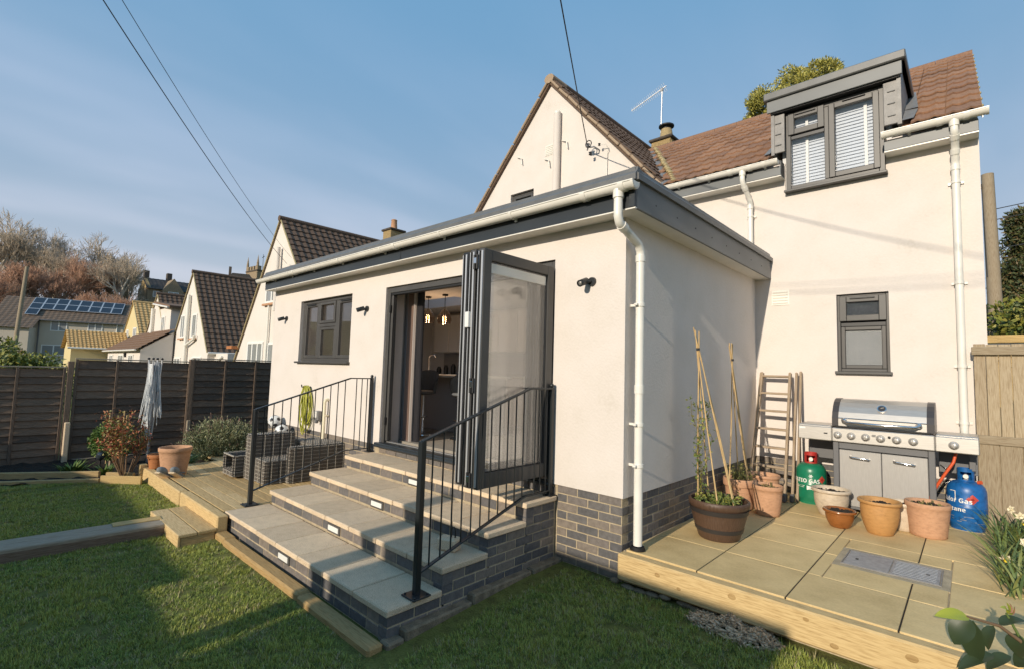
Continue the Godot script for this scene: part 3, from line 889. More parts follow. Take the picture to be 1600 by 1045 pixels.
	part("dormer_fascia", cb(Vector3(1.453, 0.165, 0.03), 0.004), M["fascia_light"], D, Vector3(0.9415, 5.382, ZM + 0.165))
	part("dormer_soffit", bx(Vector3(0.25, 5.288, ZM - 0.2), Vector3(1.64, 5.299, ZM + 0.149)), M["anthracite_dark"], D)
	part("dormer_roof", bx(Vector3(0.20, 5.465, ZM - 1.75), Vector3(1.69, 5.52, ZM + 0.15)), M["flat_roof"], D)
	var tm := MB.new()
	tm.cbox(Vector3(0.945, 5.517, ZM + 0.185), Vector3(1.525, 0.105, 0.07), 0.012)
	tm.cbox(Vector3(1.6725, 5.5165, ZM - 0.72), Vector3(0.07, 0.103, 1.738), 0.012)
	tm.cbox(Vector3(0.2175, 5.5165, ZM - 0.72), Vector3(0.07, 0.103, 1.738), 0.012)
	part("dormer_roof_trim", tm, M["roof_trim"], D)
	# dormer window with venetian blind
	var x0 := 0.412; var x1 := 1.478; var y0 := 4.215; var y1 := 5.285
	win = part("dormer_window", frame_mesh(x0, y0, x1, y1, 0.06, 0.07, dz), M["anthracite"], house)
	var xm := 0.882
	part("mullion", cb(Vector3(0.05, y1 - y0 - 0.12, 0.065), 0.005), M["anthracite"], win, Vector3(xm, (y0 + y1) / 2, dz - 0.035))
	part("transom", cb(Vector3(xm - 0.025 - x0 - 0.06, 0.05, 0.06), 0.005), M["anthracite_dark"], win, Vector3((x0 + 0.06 + xm - 0.025) / 2, 4.93, dz - 0.036))
	part("side_sash", frame_mesh(xm + 0.027, y0 + 0.055, x1 - 0.045, y1 - 0.05, 0.065, 0.06, dz + 0.018), M["anthracite"], win)
	part("top_sash", frame_mesh(x0 + 0.03, 4.965, xm - 0.02, y1 - 0.03, 0.075, 0.06, dz + 0.022), M["anthracite"], win)
	part("pane", bx(Vector3(xm + 0.085, y0 + 0.112, dz - 0.03), Vector3(x1 - 0.102, y1 - 0.107, dz - 0.02)), M["glass"], win)
	part("pane", bx(Vector3(x0 + 0.098, 5.032, dz - 0.02), Vector3(xm - 0.088, y1 - 0.098, dz - 0.01)), M["glass"], win)
	part("pane", bx(Vector3(x0 + 0.055, y0 + 0.055, dz - 0.03), Vector3(xm - 0.022, 4.907, dz - 0.02)), M["glass"], win)
	for xs in [(x0 + xm) / 2, (xm + x1) / 2]: part("trickle_vent", cb(Vector3(0.24, 0.014, 0.016), 0.003), M["anthracite_dark"], win, Vector3(xs, y1 - 0.058, dz + 0.028))
	part("sill", cb(Vector3(x1 - x0 + 0.04, 0.03, 0.13), 0.005), M["anthracite"], win, Vector3((x0 + x1) / 2, 4.20, ZM + 0.035))
	dark_box(win, x0 - 0.01, y0, x1 + 0.01, y1, ZM - 0.9, dz - 0.075, "room_wall")
	var yb := y0 + 0.06
	while yb < y1 - 0.08:
		for s in [[x0 + 0.03, xm - 0.01], [xm + 0.05, x1 - 0.06]]:
			if s[0] < xm - 0.1 or yb > y0 + 0.1:
				part("blind_slat", cb(Vector3(s[1] - s[0], 0.0025, 0.05), 0.001), M["blind"], win, Vector3((s[0] + s[1]) / 2, yb, dz - 0.11), Basis(Vector3.RIGHT, 1.22))
		yb += 0.043
	for xs in [0.645, 1.285]: part("blind_tape", bx(Vector3(xs - 0.016, y0 + 0.06, dz - 0.083), Vector3(xs + 0.016, y1 - 0.12, dz - 0.081)), M["white_trim"], win)

func MB_dormer_walls() -> MB:
	var m := MB.new()
	# side cheeks from the front back to the main roof slope
	for s in [[0.25, 0.29], [1.61, 1.65]]:
		m.prism(PackedVector2Array([Vector2(-0.12, 4.72), Vector2(-0.12, 5.465), Vector2(1.4, 5.465), Vector2(0.3, 4.72)]), s[0], s[1], Transform3D(Basis(Vector3.FORWARD, Vector3.UP, Vector3.RIGHT), Vector3(0, 0, ZM)))
	return m

# ---------------------------------------------------------------- folding doors
func build_doors() -> void:
	var dl := -3.683; var dr := -0.768; var dt := 2.793
	var fr := MB.new()
	fr.cbox(Vector3(dl + 0.03, 1.745, -0.075), Vector3(0.06, 2.09, 0.09), 0.004)
	fr.cbox(Vector3(dr - 0.03, 1.745, -0.075), Vector3(0.06, 2.09, 0.09), 0.004)
	fr.cbox(Vector3((dl + dr) / 2, dt - 0.04, -0.0755), Vector3(dr - dl - 0.121, 0.075, 0.088), 0.004)
	var f := part("door_frame", fr, M["anthracite"], house)
	part("side_post", cb(Vector3(0.045, 2.0, 0.06), 0.004), M["anthracite"], f, Vector3(dl + 0.085, 1.74, -0.08))
	part("track", cb(Vector3(dr - dl - 0.13, 0.03, 0.06), 0.004), M["black"], f, Vector3((dl + dr) / 2, dt - 0.094, -0.07))
	for y in [1.0, 2.5]: part("hinge", cb(Vector3(0.025, 0.1, 0.03), 0.004), M["black"], f, Vector3(dl + 0.075, y, -0.032))
	part("head_vent", cb(Vector3(0.4, 0.018, 0.014), 0.003), M["anthracite_dark"], f, Vector3(-1.55, dt - 0.03, -0.026))
	var sl := MB.new()
	sl.cbox(Vector3((dl + dr) / 2, 0.700, -0.02), Vector3(dr - dl + 0.06, 0.035, 0.17), 0.008)
	sl.cbox(Vector3((dl + dr) / 2, 0.678, 0.03), Vector3(dr - dl + 0.06, 0.03, 0.10), 0.008)
	part("door_sill", sl, M["fascia"], house)
	part("threshold_strip", cb(Vector3(dr - dl - 0.14, 0.012, 0.05), 0.003), M["steel"], house, Vector3((dl + dr) / 2, 0.724, -0.09))
	# three leaves folded back against the right jamb, standing out from the wall
	var y0 := 0.752; var y1 := 2.712; var z0 := 0.02; var z1 := 0.955
	for i in 3:
		var xc := -0.795 - 0.104 * i - (0.02 if i == 2 else 0.0)
		var b := Basis(Vector3.FORWARD, Vector3.UP, Vector3.RIGHT)     # local x runs along -z, local z to +x
		var m := MB.new()
		var w := z1 - z0
		m.cbox(Vector3(0.045, (y0 + y1) / 2, 0), Vector3(0.09, y1 - y0, 0.066), 0.004)
		m.cbox(Vector3(w - 0.045, (y0 + y1) / 2, 0), Vector3(0.09, y1 - y0, 0.066), 0.004)
		m.cbox(Vector3(w / 2, y0 + 0.06, 0), Vector3(w - 0.178, 0.12, 0.063), 0.004)
		m.cbox(Vector3(w / 2, y1 - 0.045, 0), Vector3(w - 0.178, 0.09, 0.063), 0.004)
		var lf := part("door_leaf", m, M["anthracite"] if i != 2 else M["anthracite_dark"], house, Vector3(xc, 0, z1 - (0.03 if i == 2 else 0.0)), b)
		for gz in [-0.013, 0.010]: part("pane", bx(Vector3(0.08, y0 + 0.11, gz), Vector3(w - 0.08, y1 - 0.08, gz + 0.004)), M["glass"], lf)
		var gk := frame_mesh(0.088, y0 + 0.118, w - 0.088, y1 - 0.088, 0.012, 0.044, 0.022, 0.003)
		part("gasket", gk, M["black"], lf)
		# pale edge profiles with the seals
		part("edge_seal", cb(Vector3(0.012, y1 - y0 - 0.04, 0.018), 0.002), M["aerial"], lf, Vector3(-0.006, (y0 + y1) / 2, 0.016))
		part("edge_seal", cb(Vector3(0.008, y1 - y0 - 0.04, 0.008), 0.002), M["aerial"], lf, Vector3(-0.005, (y0 + y1) / 2, -0.028))
		part("edge_seal", cb(Vector3(0.01, y1 - y0 - 0.04, 0.012), 0.002), M["black"], lf, Vector3(-0.005, (y0 + y1) / 2, -0.016))
		if i == 0: # integral blind box at the top of the glazing
			part("blind_headrail", bx(Vector3(0.1, y1 - 0.19, -0.012), Vector3(w - 0.1, y1 - 0.11, 0.0125)), M["upvc"], lf)
	var hp := part("door_hinges", MB_hinges(y0, y1, z1), M["black"], house)
	for y in [0.82, 1.58, 2.60]: part("hinge_plate", cb(Vector3(0.03, 0.05, 0.006), 0.002), M["chrome"], hp, Vector3(-0.846, y + 0.01, z1 + 0.026))
	part("magnetic_catch", cb(Vector3(0.045, 0.13, 0.03), 0.004), M["white_trim"], hp, Vector3(-0.915, 2.12, z1 + 0.022))
	# pull handle on the innermost leaf
	var h := MB.new()
	h.cbox(Vector3(-1.075, 1.62, z1 - 0.10), Vector3(0.012, 0.24, 0.03), 0.004)
	h.tube([Vector3(-1.08, 1.66, z1 - 0.1), Vector3(-1.115, 1.66, z1 - 0.1), Vector3(-1.12, 1.66, z1 - 0.13), Vector3(-1.12, 1.66, z1 - 0.22)], 0.009, 8)
	part("door_handle", h, M["steel"], house)

func MB_hinges(y0: float, y1: float, z1: float) -> MB:
	var m := MB.new()
	for y in [0.82, 1.58, 2.60]:
		for s in [-0.862, -0.830]:
			m.tube([Vector3(s, y - 0.06, z1 + 0.014), Vector3(s, y + 0.06, z1 + 0.014)], 0.012, 8)
	return m

# ---------------------------------------------------------------- roofs
func tile_mesh(w: float, l: float) -> ArrayMesh:          # double-roll tile: local x across, y up from the plane, z down the slope
	var key := "tile%s%s" % [w, l]
	if mesh_cache.has(key): return mesh_cache[key]
	var m := MB.new()
	var prof := []
	var n := 10
	for i in n + 1:
		var u := float(i) / n
		var hh := 0.016 * maxf(0.0, sin(u * TAU * 2.0 - 0.9)) + 0.005
		prof.append(Vector2((u - 0.5) * w, hh))
	for i in n:
		var a: Vector2 = prof[i]; var b: Vector2 = prof[i + 1]
		var lift := 0.027
		var A := Vector3(a.x, a.y + lift, l); var B := Vector3(b.x, b.y + lift, l)
		var C := Vector3(b.x, b.y, 0); var D := Vector3(a.x, a.y, 0)
		m.quad(A, B, C, D, Vector3.UP)
		m.quad(A, B, B + Vector3(0, -0.02, 0), A + Vector3(0, -0.02, 0), Vector3.BACK)
	var e0: Vector2 = prof[0]; var e1: Vector2 = prof[n]
	m.quad(Vector3(e0.x, e0.y, 0), Vector3(e0.x, e0.y + 0.027, l), Vector3(e0.x, e0.y + 0.007, l), Vector3(e0.x, e0.y - 0.02, 0), Vector3.LEFT)
	m.quad(Vector3(e1.x, e1.y, 0), Vector3(e1.x, e1.y + 0.027, l), Vector3(e1.x, e1.y + 0.007, l), Vector3(e1.x, e1.y - 0.02, 0), Vector3.RIGHT)
	mesh_cache[key] = m.mesh()
	return mesh_cache[key]

func build_roofs() -> void:
	# wing roof: eaves at z=-3.29 y=4.62, ridge z=-6.85 y=7.06
	var ze := -3.27; var ye := 4.615; var zr := -6.85; var yr := 7.05
	var down := Vector3(0, ye - yr, ze - zr).normalized()
	var up := Vector3.RIGHT.cross(down).normalized()
	if up.y < 0: up = -up
	var bs := Basis(Vector3.RIGHT, up, down)
	var sl := MB.new()
	for sd in [1.0, -1.0]:
		var far := Vector3(0, ye, zr + (ze - zr) * sd)
		var dn := Vector3(0, ye - yr, (ze - zr) * sd).normalized()
		var nn := Vector3(0, absf(dn.z), -dn.y * signf(dn.z))
		for seg in ([[-3.6, 0.25, 0.0, 1.0], [0.25, 1.65, 0.0, 0.72], [1.65, 2.33, 0.0, 1.0]] if sd > 0 else [[-3.6, 2.33, 0.0, 1.0]]):
			var a := Vector3(seg[0], yr, zr).lerp(Vector3(seg[0], far.y, far.z), seg[2]) - nn * 0.012
			var d := Vector3(seg[0], yr, zr).lerp(Vector3(seg[0], far.y, far.z), seg[3]) - nn * 0.012
			var w := Vector3(seg[1] - seg[0], 0, 0)
			m_slab(sl, a, a + w, d + w, d, nn, 0.05)
	var rf := part("wing_roof", sl, M["tile0"], house)
	var length := Vector3(0, ye - yr, ze - zr).length()
	var g := length / 12.0
	var tm := tile_mesh(0.291, g + 0.075)
	for row in 12:
		var top := Vector3(0, yr, zr) + down * (g * row - 0.075)
		if row == 0: top = Vector3(0, yr, zr) + down * 0.0
		var t2 := tm
		var col := 0
		while true:
			var x := 2.33 - 0.15 - 0.298 * col
			col += 1
			var yc: float = yr + down.y * g * (row + 0.5)
			# valley against the garden gable: x of the gable roof plane at this height
			var vx := -3.712 + (7.42 - yc) / 1.14 + 0.12
			if x < vx: break
			if x > 0.13 and x < 1.77 and (yc < 5.46): continue
			if x > 0.25 and x < 1.65 and (yc < 5.62): continue
			part("roof_tile", t2, M["tile%d" % rng.randi_range(0, 3)], rf, top + Vector3(x, 0, 0) + up * (0.004 + rng.randf() * 0.006), bs * Basis(Vector3.RIGHT, rv(0.006)))
	# pieces beside the dormer below its roof line
	for row in 12:
		var yc: float = yr + down.y * g * (row + 0.5)
		if yc < 5.62:
			for xx in [[1.655, 1.735], [0.165, 0.245]]:
				if yc > 4.95 or xx[0] < 1.0:
					var w2: float = xx[1] - xx[0]
					part("roof_tile", tile_mesh(snappedf(w2, 0.01), g + 0.075), M["tile1"], rf, Vector3(0, yr, zr) + down * (g * row - 0.075) + Vector3((xx[0] + xx[1]) / 2, 0, 0) + up * 0.003, bs)
	var fz := func(y: float) -> float: return ze + (y - ye) / (yr - ye) * (zr - ze)
	for s in [[1.655, 1.76, 1.78], [0.245, 0.17, 0.16]]:
		var lf := MB.new()
		lf.quad(Vector3(s[0], 4.68, fz.call(4.68)) + up * 0.06, Vector3(s[1], 4.68, fz.call(4.68)) + up * 0.06, Vector3(s[2], 4.98, fz.call(4.98)) + up * 0.05, Vector3(s[0], 5.05, fz.call(5.05)) + up * 0.065, up)
		lf.quad(Vector3(s[0], 4.98, fz.call(4.98)) + up * 0.068, Vector3(s[2], 4.98, fz.call(4.98)) + up * 0.068, Vector3(s[0] + (s[1] - s[0]) * 0.6, 5.6, fz.call(5.6)) + up * 0.068, Vector3(s[0], 5.6, fz.call(5.6)) + up * 0.068, up)
		part("lead_flashing", lf, M["lead"], rf)
	# ridge tiles
	for k in 13:
		var m := MB.new()
		m.tube([Vector3(-0.225, 0, 0), Vector3(0.225, 0, 0)], 0.115, 12)
		var x := 2.1 - 0.455 * k
		if x < -3.4: break
		part("ridge_tile", m, M["tile2"], rf, Vector3(x, yr - 0.035, zr), Basis.from_scale(Vector3(1, 0.8, 1)))
	# verge mortar at the right edge and in the valley
	for row in 12:
		var p := Vector3(2.325, yr, zr) + down * (g * (row + 0.93)) + up * 0.022
		var m := MB.new(); m.ball(Vector3.ZERO, Vector3(0.014, 0.016, 0.03), 7, 5)
		part("verge_mortar", m, M["lichen_mortar"], rf, p, bs)
	var bp := MB.new(); bp.prism(PackedVector2Array([Vector2(-ze + 0.2, ye + 0.085), Vector2(-zr, yr - 0.05), Vector2(-zr, yr - 0.16), Vector2(-ze + 0.2, ye - 0.02)]), -0.015, 0.0, Transform3D(Basis(Vector3.FORWARD, Vector3.UP, Vector3.RIGHT), Vector3(2.335, 0, 0)))
	part("verge_board", bp, M["upvc"], house)
	# gable roof: slopes from the ridge at x=-3.712
	var ax := -3.712; var ay := 7.43; var k2 := 1.14
	var zf := ZM + 0.06; var zb := -10.5
	var gs := MB.new()
	for s in [-1.0, 1.0]:
		var nn := Vector3(s * k2, 1, 0).normalized()
		var lowy := 3.2 if s < 0 else 4.55
		var a := Vector3(ax, ay, zf) - nn * 0.02
		var d := Vector3(ax + s * (ay - lowy) / k2, lowy, zf) - nn * 0.02
		var w := Vector3(0, 0, zb - zf)
		m_slab(gs, a, a + w, d + w, d, nn, 0.06)
	var gr := part("gable_roof", gs, M["tile_dark"], house)
	var dn2 := Vector3(1, -k2, 0).normalized()
	var nr := Vector3(k2, 1, 0).normalized()
	var b2 := Basis(Vector3.FORWARD, nr, dn2)
	var g2 := 0.335
	var t3 := tile_mesh(0.298, g2 + 0.075)
	for row in 11:
		for col in 11:
			var p := Vector3(ax, ay, zf - 0.16 - 0.299 * col) + dn2 * (g2 * row - (0.0 if row == 0 else 0.06)) + nr * (0.004 + rng.randf() * 0.006)
			part("roof_tile", t3, M["tile_dark"], gr, p, b2 * Basis(Vector3.RIGHT, rv(0.006)))
	for k in 15:
		var m := MB.new(); m.tube([Vector3(0, 0, 0.225), Vector3(0, 0, -0.225)], 0.115, 12)
		part("ridge_tile", m, M["verge_tile"] if k == 0 else M["tile_dark"], gr, Vector3(ax, ay - 0.02, zf - 0.2 - 0.455 * k), Basis.from_scale(Vector3(1, 0.8, 1)))
	# verge undercloak and lichen-covered bedding down both rakes
	for s in [-1.0, 1.0]:
		var nn := Vector3(s * k2, 1, 0).normalized()
		var dd := Vector3(s, -k2, 0).normalized()
		var n := 12 if s > 0 else 17
		for i in n:
			var p := Vector3(ax, ay - 0.03, zf - 0.03) + dd * (0.05 + 0.335 * (i + 0.5)) + nn * rv(0.006)
			part("verge_tile", cb(Vector3(0.30 + 0.02 * (i % 3), 0.045, 0.14), 0.012), M["verge_tile"], gr, p, Basis(dd, nn, dd.cross(nn)) * Basis(Vector3.BACK, rv(0.03)))
	# valley of lead between the gable roof and the wing, with a mortar fillet
	var vy := MB.new()
	var p0 := Vector3(-3.712 + (7.42 - yr) / k2, yr, zr)
	var p1 := Vector3(-3.712 + (7.42 - ye) / k2, ye, ze)
	vy.quad(p0 + Vector3(-0.03, 0.04, 0), p0 + Vector3(0.2, 0.0, 0), p1 + Vector3(0.2, 0.0, 0), p1 + Vector3(-0.03, 0.04, 0), Vector3(0, 1, 0.3))
	part("valley_lead", vy, M["lead"], rf)
	for i in 26:
		var f := (i + 0.5) / 26.0
		var m := MB.new(); m.ball(Vector3.ZERO, Vector3(0.05, 0.035, 0.09) * rng.randf_range(0.8, 1.25), 7, 5)
		part("valley_mortar", m, M["lichen_mortar"], rf, p0.lerp(p1, f) + Vector3(0.2 + rv(0.015), 0.03, 0))
	# chimney and aerial belong to the house behind the ridge
	var ch := thing("chimney", "stone chimney stack with round pot and dark cowl behind the brown ridge", "chimney", "", Vector3(-3.33, 6.3, -7.7))
	part("stack", bx(Vector3(-0.25, 0, -0.3), Vector3(0.25, 1.24, 0.3)), M["stone_yellow"], ch)
	for row in 5:
		for c in 2:
			var l := 0.22 + 0.04 * ((row + c) % 2)
			part("stone", cb(Vector3(l, 0.105, 0.06), 0.015), M["stone_yellow"], ch, Vector3(-0.13 + 0.26 * c + (0.03 if row % 2 else -0.02), 0.68 + 0.115 * row, 0.285))
			part("stone", cb(Vector3(0.06, 0.105, 0.26), 0.015), M["stone_yellow"], ch, Vector3(0.235, 0.68 + 0.115 * row, -0.14 + 0.28 * c))
	part("coping", cb(Vector3(0.62, 0.07, 0.72), 0.02), M["stone_dark"], ch, Vector3(0, 1.275, 0))
	var cp := MB.new(); cp.lathe([Vector2(0.17, 1.31), Vector2(0.165, 1.42), Vector2(0.135, 1.60), Vector2(0.13, 1.62), Vector2(0.0, 1.62)], 18)
	part("chimney_pot", cp, M["pot_chimney"], ch)
	var cw := MB.new(); cw.lathe([Vector2(0.10, 1.62), Vector2(0.10, 1.68), Vector2(0.19, 1.69), Vector2(0.19, 1.72), Vector2(0.06, 1.78), Vector2(0.0, 1.785)], 18)
	part("cowl", cw, M["black"], ch)
	var ae := thing("television_aerial", "long white television aerial on a tall mast beside the chimney", "aerial", "", Vector3(-3.52, 7.1, -7.75))
	part("mast", tube_mesh([Vector3(0, 0, 0), Vector3(0.06, 1.98, 0.03)], 0.019, 8), M["aerial"], ae)
	var bd := Vector3(-0.93, -0.40, 0.12).normalized()
	var b0 := Vector3(0.16, 2.02, 0.0)
	part("boom", tube_mesh([b0, b0 + bd * 1.02], 0.012, 6), M["aerial"], ae)
	var crs := bd.cross(Vector3(0.5, 0.2, 1)).normalized()
	for i in 20:
		var l := lerpf(0.14, 0.08, i / 19.0)
		var p := b0 + bd * (0.04 + 0.05 * i)
		part("element", tube_mesh([p - crs * l, p + crs * l], 0.005, 5), M["aerial"], ae)
	part("bracket", cb(Vector3(0.07, 0.09, 0.05), 0.008), M["galvanised"], ae, Vector3(0.05, 1.94, 0.03))

func m_slab(m: MB, a: Vector3, b: Vector3, c: Vector3, d: Vector3, nn: Vector3, t: float) -> void:    # a roof slab: four corners of its top, thickness t
	var q := nn * t
	m.quad(a, b, c, d, nn); m.quad(a - q, b - q, c - q, d - q, -nn)
	var ctr := (a + b + c + d) / 4
	for e in [[a, b], [b, c], [c, d], [d, a]]:
		var o: Vector3 = (e[0] + e[1]) / 2 - ctr
		m.quad(e[0], e[1], e[1] - q, e[0] - q, o)

# ---------------------------------------------------------------- steps
func build_steps() -> void:
	var st := thing("brick_steps", "four wide garden steps of grey brick with speckled slab treads below the folding doors", "steps")
	var xl := -3.786; var xr := -0.677
	var S := [0.121, 0.271, 0.421, 0.575]
	var ZN := [1.80, 1.345, 0.89, 0.435]
	var core := MB.new()
	for i in 4:
		var zb: float = ZN[i + 1] - 0.045 if i < 3 else 0.001
		core.bb(Vector3(xl + 0.032, -0.3, zb), Vector3(xr - 0.0265, S[i] - 0.046, ZN[i] - 0.025))
	var c := part("brickwork", core, M["mortar"], st)
	# treads: seven slabs to a step
	var pitch := (xr - xl) / 7.0
	for i in 4:
		for k in 7:
			var d: float = (ZN[i] - ZN[i + 1] + 0.012) if i < 3 else ZN[i] - 0.004
			var p := Vector3(xl + pitch * (k + 0.5), S[i] - 0.0225 + rv(0.0015), ZN[i] - d / 2)
			part("tread_slab", cb(Vector3(pitch - 0.011, 0.045, d), 0.007), M["slab%d" % rng.randi_range(0, 2)], st, p, Basis(Vector3.UP, rv(0.002)))
	# riser bricks, one course to a riser (two on the lowest), leaving room for the lights
	var lx0 := -2.42; var lx1 := -2.185
	for i in 4:
		var z: float = ZN[i] - 0.02
		var ys := [S[i] - 0.045 - 0.006 - 0.041]
		if i == 0: ys = [0.029, -0.054, -0.130]
		for j in ys.size():
			var off := 0.0 if (i + j) % 2 == 0 else 0.1125
			if j == 0:
				brick_run(c, Vector3(xl + 0.022, ys[j], z), Vector3.RIGHT, lx0 - xl - 0.03, Vector3.BACK, off, 0.082 if i > 0 else 0.074)
				brick_run(c, Vector3(lx1 + 0.008, ys[j], z), Vector3.RIGHT, xr - 0.022 - lx1 - 0.008, Vector3.BACK, 0.1125 - off, 0.082 if i > 0 else 0.074)
			else: brick_run(c, Vector3(xl + 0.022, ys[j], z), Vector3.RIGHT, xr - xl - 0.044, Vector3.BACK, off)
		var lt := part("step_light", cb(Vector3(lx1 - lx0, 0.085, 0.06), 0.006), M["anthracite"], st, Vector3((lx0 + lx1) / 2, ys[0] - 0.004, z - 0.022))
		part("diffuser", cb(Vector3(lx1 - lx0 - 0.046, 0.048, 0.012), 0.003), M["led_white"], lt, Vector3(0, 0, 0.029))
	# threshold course under the door sill
	brick_run(c, Vector3(xl + 0.1, 0.612, -0.004), Vector3.RIGHT, 2.97, Vector3.BACK, 0.05)
	# bricks on the open right-hand side
	for k in 9:
		var y := 0.4875 - 0.075 * k
		var lim: float = [0.415, 0.415, 0.87, 0.87, 1.325, 1.325, 1.78, 1.78, 1.78][k]
		brick_run(c, Vector3(xr - 0.022, y, lim), Vector3.FORWARD, lim - 0.02, Vector3.RIGHT, 0.1125 if k % 2 else 0.0)
	# concrete footing showing along the base
	var ft := MB.new()
	var z := -0.02
	while z < 1.72:
		var l := minf(rng.randf_range(0.35, 0.7), 1.82 - z)
		var y := ground_y(-0.6, z)
		ft.cbox(Vector3(xr + 0.0, y - 0.025, z + l / 2), Vector3(0.10 + rv(0.012), 0.11 + rv(0.008), l - 0.006), 0.012, Basis(Vector3.UP, rv(0.025)))
		z += l
	part("footing", ft, M["footing"], st)
	# landscape sleepers laid along the foot of the steps
	var tx := [[-3.87, -3.37], [-3.362, -1.70], [-1.692, -0.66]]
	for i in 3:
		var l: float = tx[i][1] - tx[i][0]
		single("timber_edging", cb(Vector3(l, 0.11, 0.115), 0.014), M["edging_x"], ["short timber edging at the left end of the lowest step", "long timber edging along the foot of the brick steps", "worn timber edging at the right front corner of the steps"][i], "timber edging", "timbers along the foot of the steps", Vector3(tx[i][0] + l / 2, -0.098 - 0.006 * i, 1.868 + 0.006 * i), Basis(Vector3.UP, rv(0.006)))

# ---------------------------------------------------------------- patio
func build_patio() -> void:
	var base := bx(Vector3(-0.01, -0.25, ZM + 0.01), Vector3(4.4, PY - 0.012, -0.04))
	var pt := part("patio", base, M["mortar"], self, Vector3.ZERO, Basis.IDENTITY, "structure")
	var mx0 := 1.30; var mx1 := 2.0; var mz0 := -1.545; var mz1 := -1.0
	var zl := [-0.035, -0.63, -1.237, -1.84, -2.44, -3.04, ZM + 0.012]
	for c in 7:
		var x0 := 0.01 if c == 0 else 0.605 + 0.597 * (c - 1)
		var x1 := 0.605 + 0.597 * c
		for r in 6:
			var z1: float = zl[r]; var z0: float = zl[r + 1]
			var cells := [[x0, x1, z0, z1]]
			# cut slabs round the recessed manhole cover
			if x1 > mx0 and x0 < mx1 and z1 > mz0 and z0 < mz1:
				cells = []
				if x0 < mx0: cells.append([x0, mx0, z0, z1])
				if x1 > mx1: cells.append([mx1, x1, z0, z1])
				var a := maxf(x0, mx0); var b := minf(x1, mx1)
				if z0 < mz0: cells.append([a, b, z0, mz0])
				if z1 > mz1: cells.append([a, b, mz1, z1])
			for q in cells:
				if q[1] - q[0] < 0.02 or q[3] - q[2] < 0.02: continue
				var s := Vector3(q[1] - q[0] - 0.009, 0.03, q[3] - q[2] - 0.004)
				part("paving_slab", cb(s, 0.003), M["paver%d" % rng.randi_range(0, 2)], pt, Vector3((q[0] + q[1]) / 2, PY - 0.015 + rv(0.0012), (q[2] + q[3]) / 2))
		# dark open joints between the columns of slabs
		part("open_joint", bx(Vector3(x1 - 0.0045, PY - 0.03, ZM + 0.02), Vector3(x1 + 0.0045, PY - 0.007, -0.04)), M["soil"], pt)
	var mc := thing("manhole_cover", "long recessed grey drain cover in a mortar surround set in the patio slabs", "drain cover", "", Vector3((mx0 + mx1) / 2, PY, (mz0 + mz1) / 2))
	var w := mx1 - mx0; var d := mz1 - mz0
	part("mortar_bed", bx(Vector3(-w / 2 - 0.004, -0.03, -d / 2 - 0.004), Vector3(w / 2 + 0.004, -0.002, d / 2 + 0.004)), M["mortar"], mc)
	var rim := MB.new()
	for e in [[Vector3(0, -0.001, -d / 2 + 0.07), Vector3(w - 0.09, 0.012, 0.008)], [Vector3(0, -0.001, d / 2 - 0.07), Vector3(w - 0.09, 0.012, 0.008)], [Vector3(-w / 2 + 0.049, -0.001, 0), Vector3(0.008, 0.0118, d - 0.148)], [Vector3(w / 2 - 0.049, -0.001, 0), Vector3(0.008, 0.0118, d - 0.148)]]: rim.box(e[0], e[1])
	part("rim", rim, M["lead"], mc)
	var hw := (w - 0.11) / 2
	part("left_plate", cb(Vector3(hw - 0.004, 0.01, d - 0.16), 0.002), M["galvanised"], mc, Vector3(-hw / 2, -0.0005, 0))
	part("right_plate", cb(Vector3(hw - 0.004, 0.01, d - 0.16), 0.002), M["galvanised"], mc, Vector3(hw / 2, -0.0005, 0))
	for i in 9: part("plate_rib", cb(Vector3(hw - 0.04, 0.005, 0.008), 0.002), M["galvanised"], mc, Vector3(hw / 2, 0.0055, -d / 2 + 0.115 + 0.039 * i))
	for s in [-0.75, 0.75]: part("key_hole", cb(Vector3(0.02, 0.004, 0.035), 0.001), M["black"], mc, Vector3(hw * s, 0.005, 0.02))
	# front sleepers retaining the patio
	var psl := single("patio_sleeper", cb(Vector3(2.9, 0.205, 0.1), 0.012), M["sleeper_x"], "pale new sleeper edging the patio from the house corner", "sleeper", "sleepers edging the patio", Vector3(1.445, 0.153, 0.018), Basis(Vector3.UP, 0.004))
	single("patio_sleeper", cb(Vector3(2.0, 0.205, 0.1), 0.012), M["sleeper_x"], "farther sleeper edging the patio beside the flower bed", "sleeper", "sleepers edging the patio", Vector3(3.9, 0.153, 0.014))
	for q in [[-1.1, 0.03, 0.016], [-0.93, -0.02, 0.012], [-0.55, 0.045, 0.020], [-0.1, 0.05, 0.013], [0.05, -0.055, 0.017], [0.42, 0.02, 0.022], [0.75, 0.06, 0.016]]:
		var km := MB.new(); km.lathe([Vector2(q[2], 0), Vector2(q[2] * 0.9, 0.0012), Vector2(q[2] * 0.5, 0.0016), Vector2(0, 0.001)], 14, 1.4)
		part("knot", km, M["edging_x"], psl, Vector3(q[0], q[1], 0.0498), Basis(Vector3.RIGHT, PI / 2))
	var rb := MB.new()
	for i in 11:
		var x := -0.03 + 0.11 * i + rv(0.04)
		rb.ball(Vector3(x, 0.015 + rv(0.015), 0.03 + rv(0.02)), Vector3(0.045 + rng.randf() * 0.03, 0.022, 0.03), 7, 5)
	var rbo := single("rubble", rb, M["footing"], "broken stone and mortar packed under the patio sleeper", "rubble")
	rbo.set_meta("kind", "stuff")
	# heap of dry clippings on the grass
	var mu := MB.new()
	mu.use_c = true
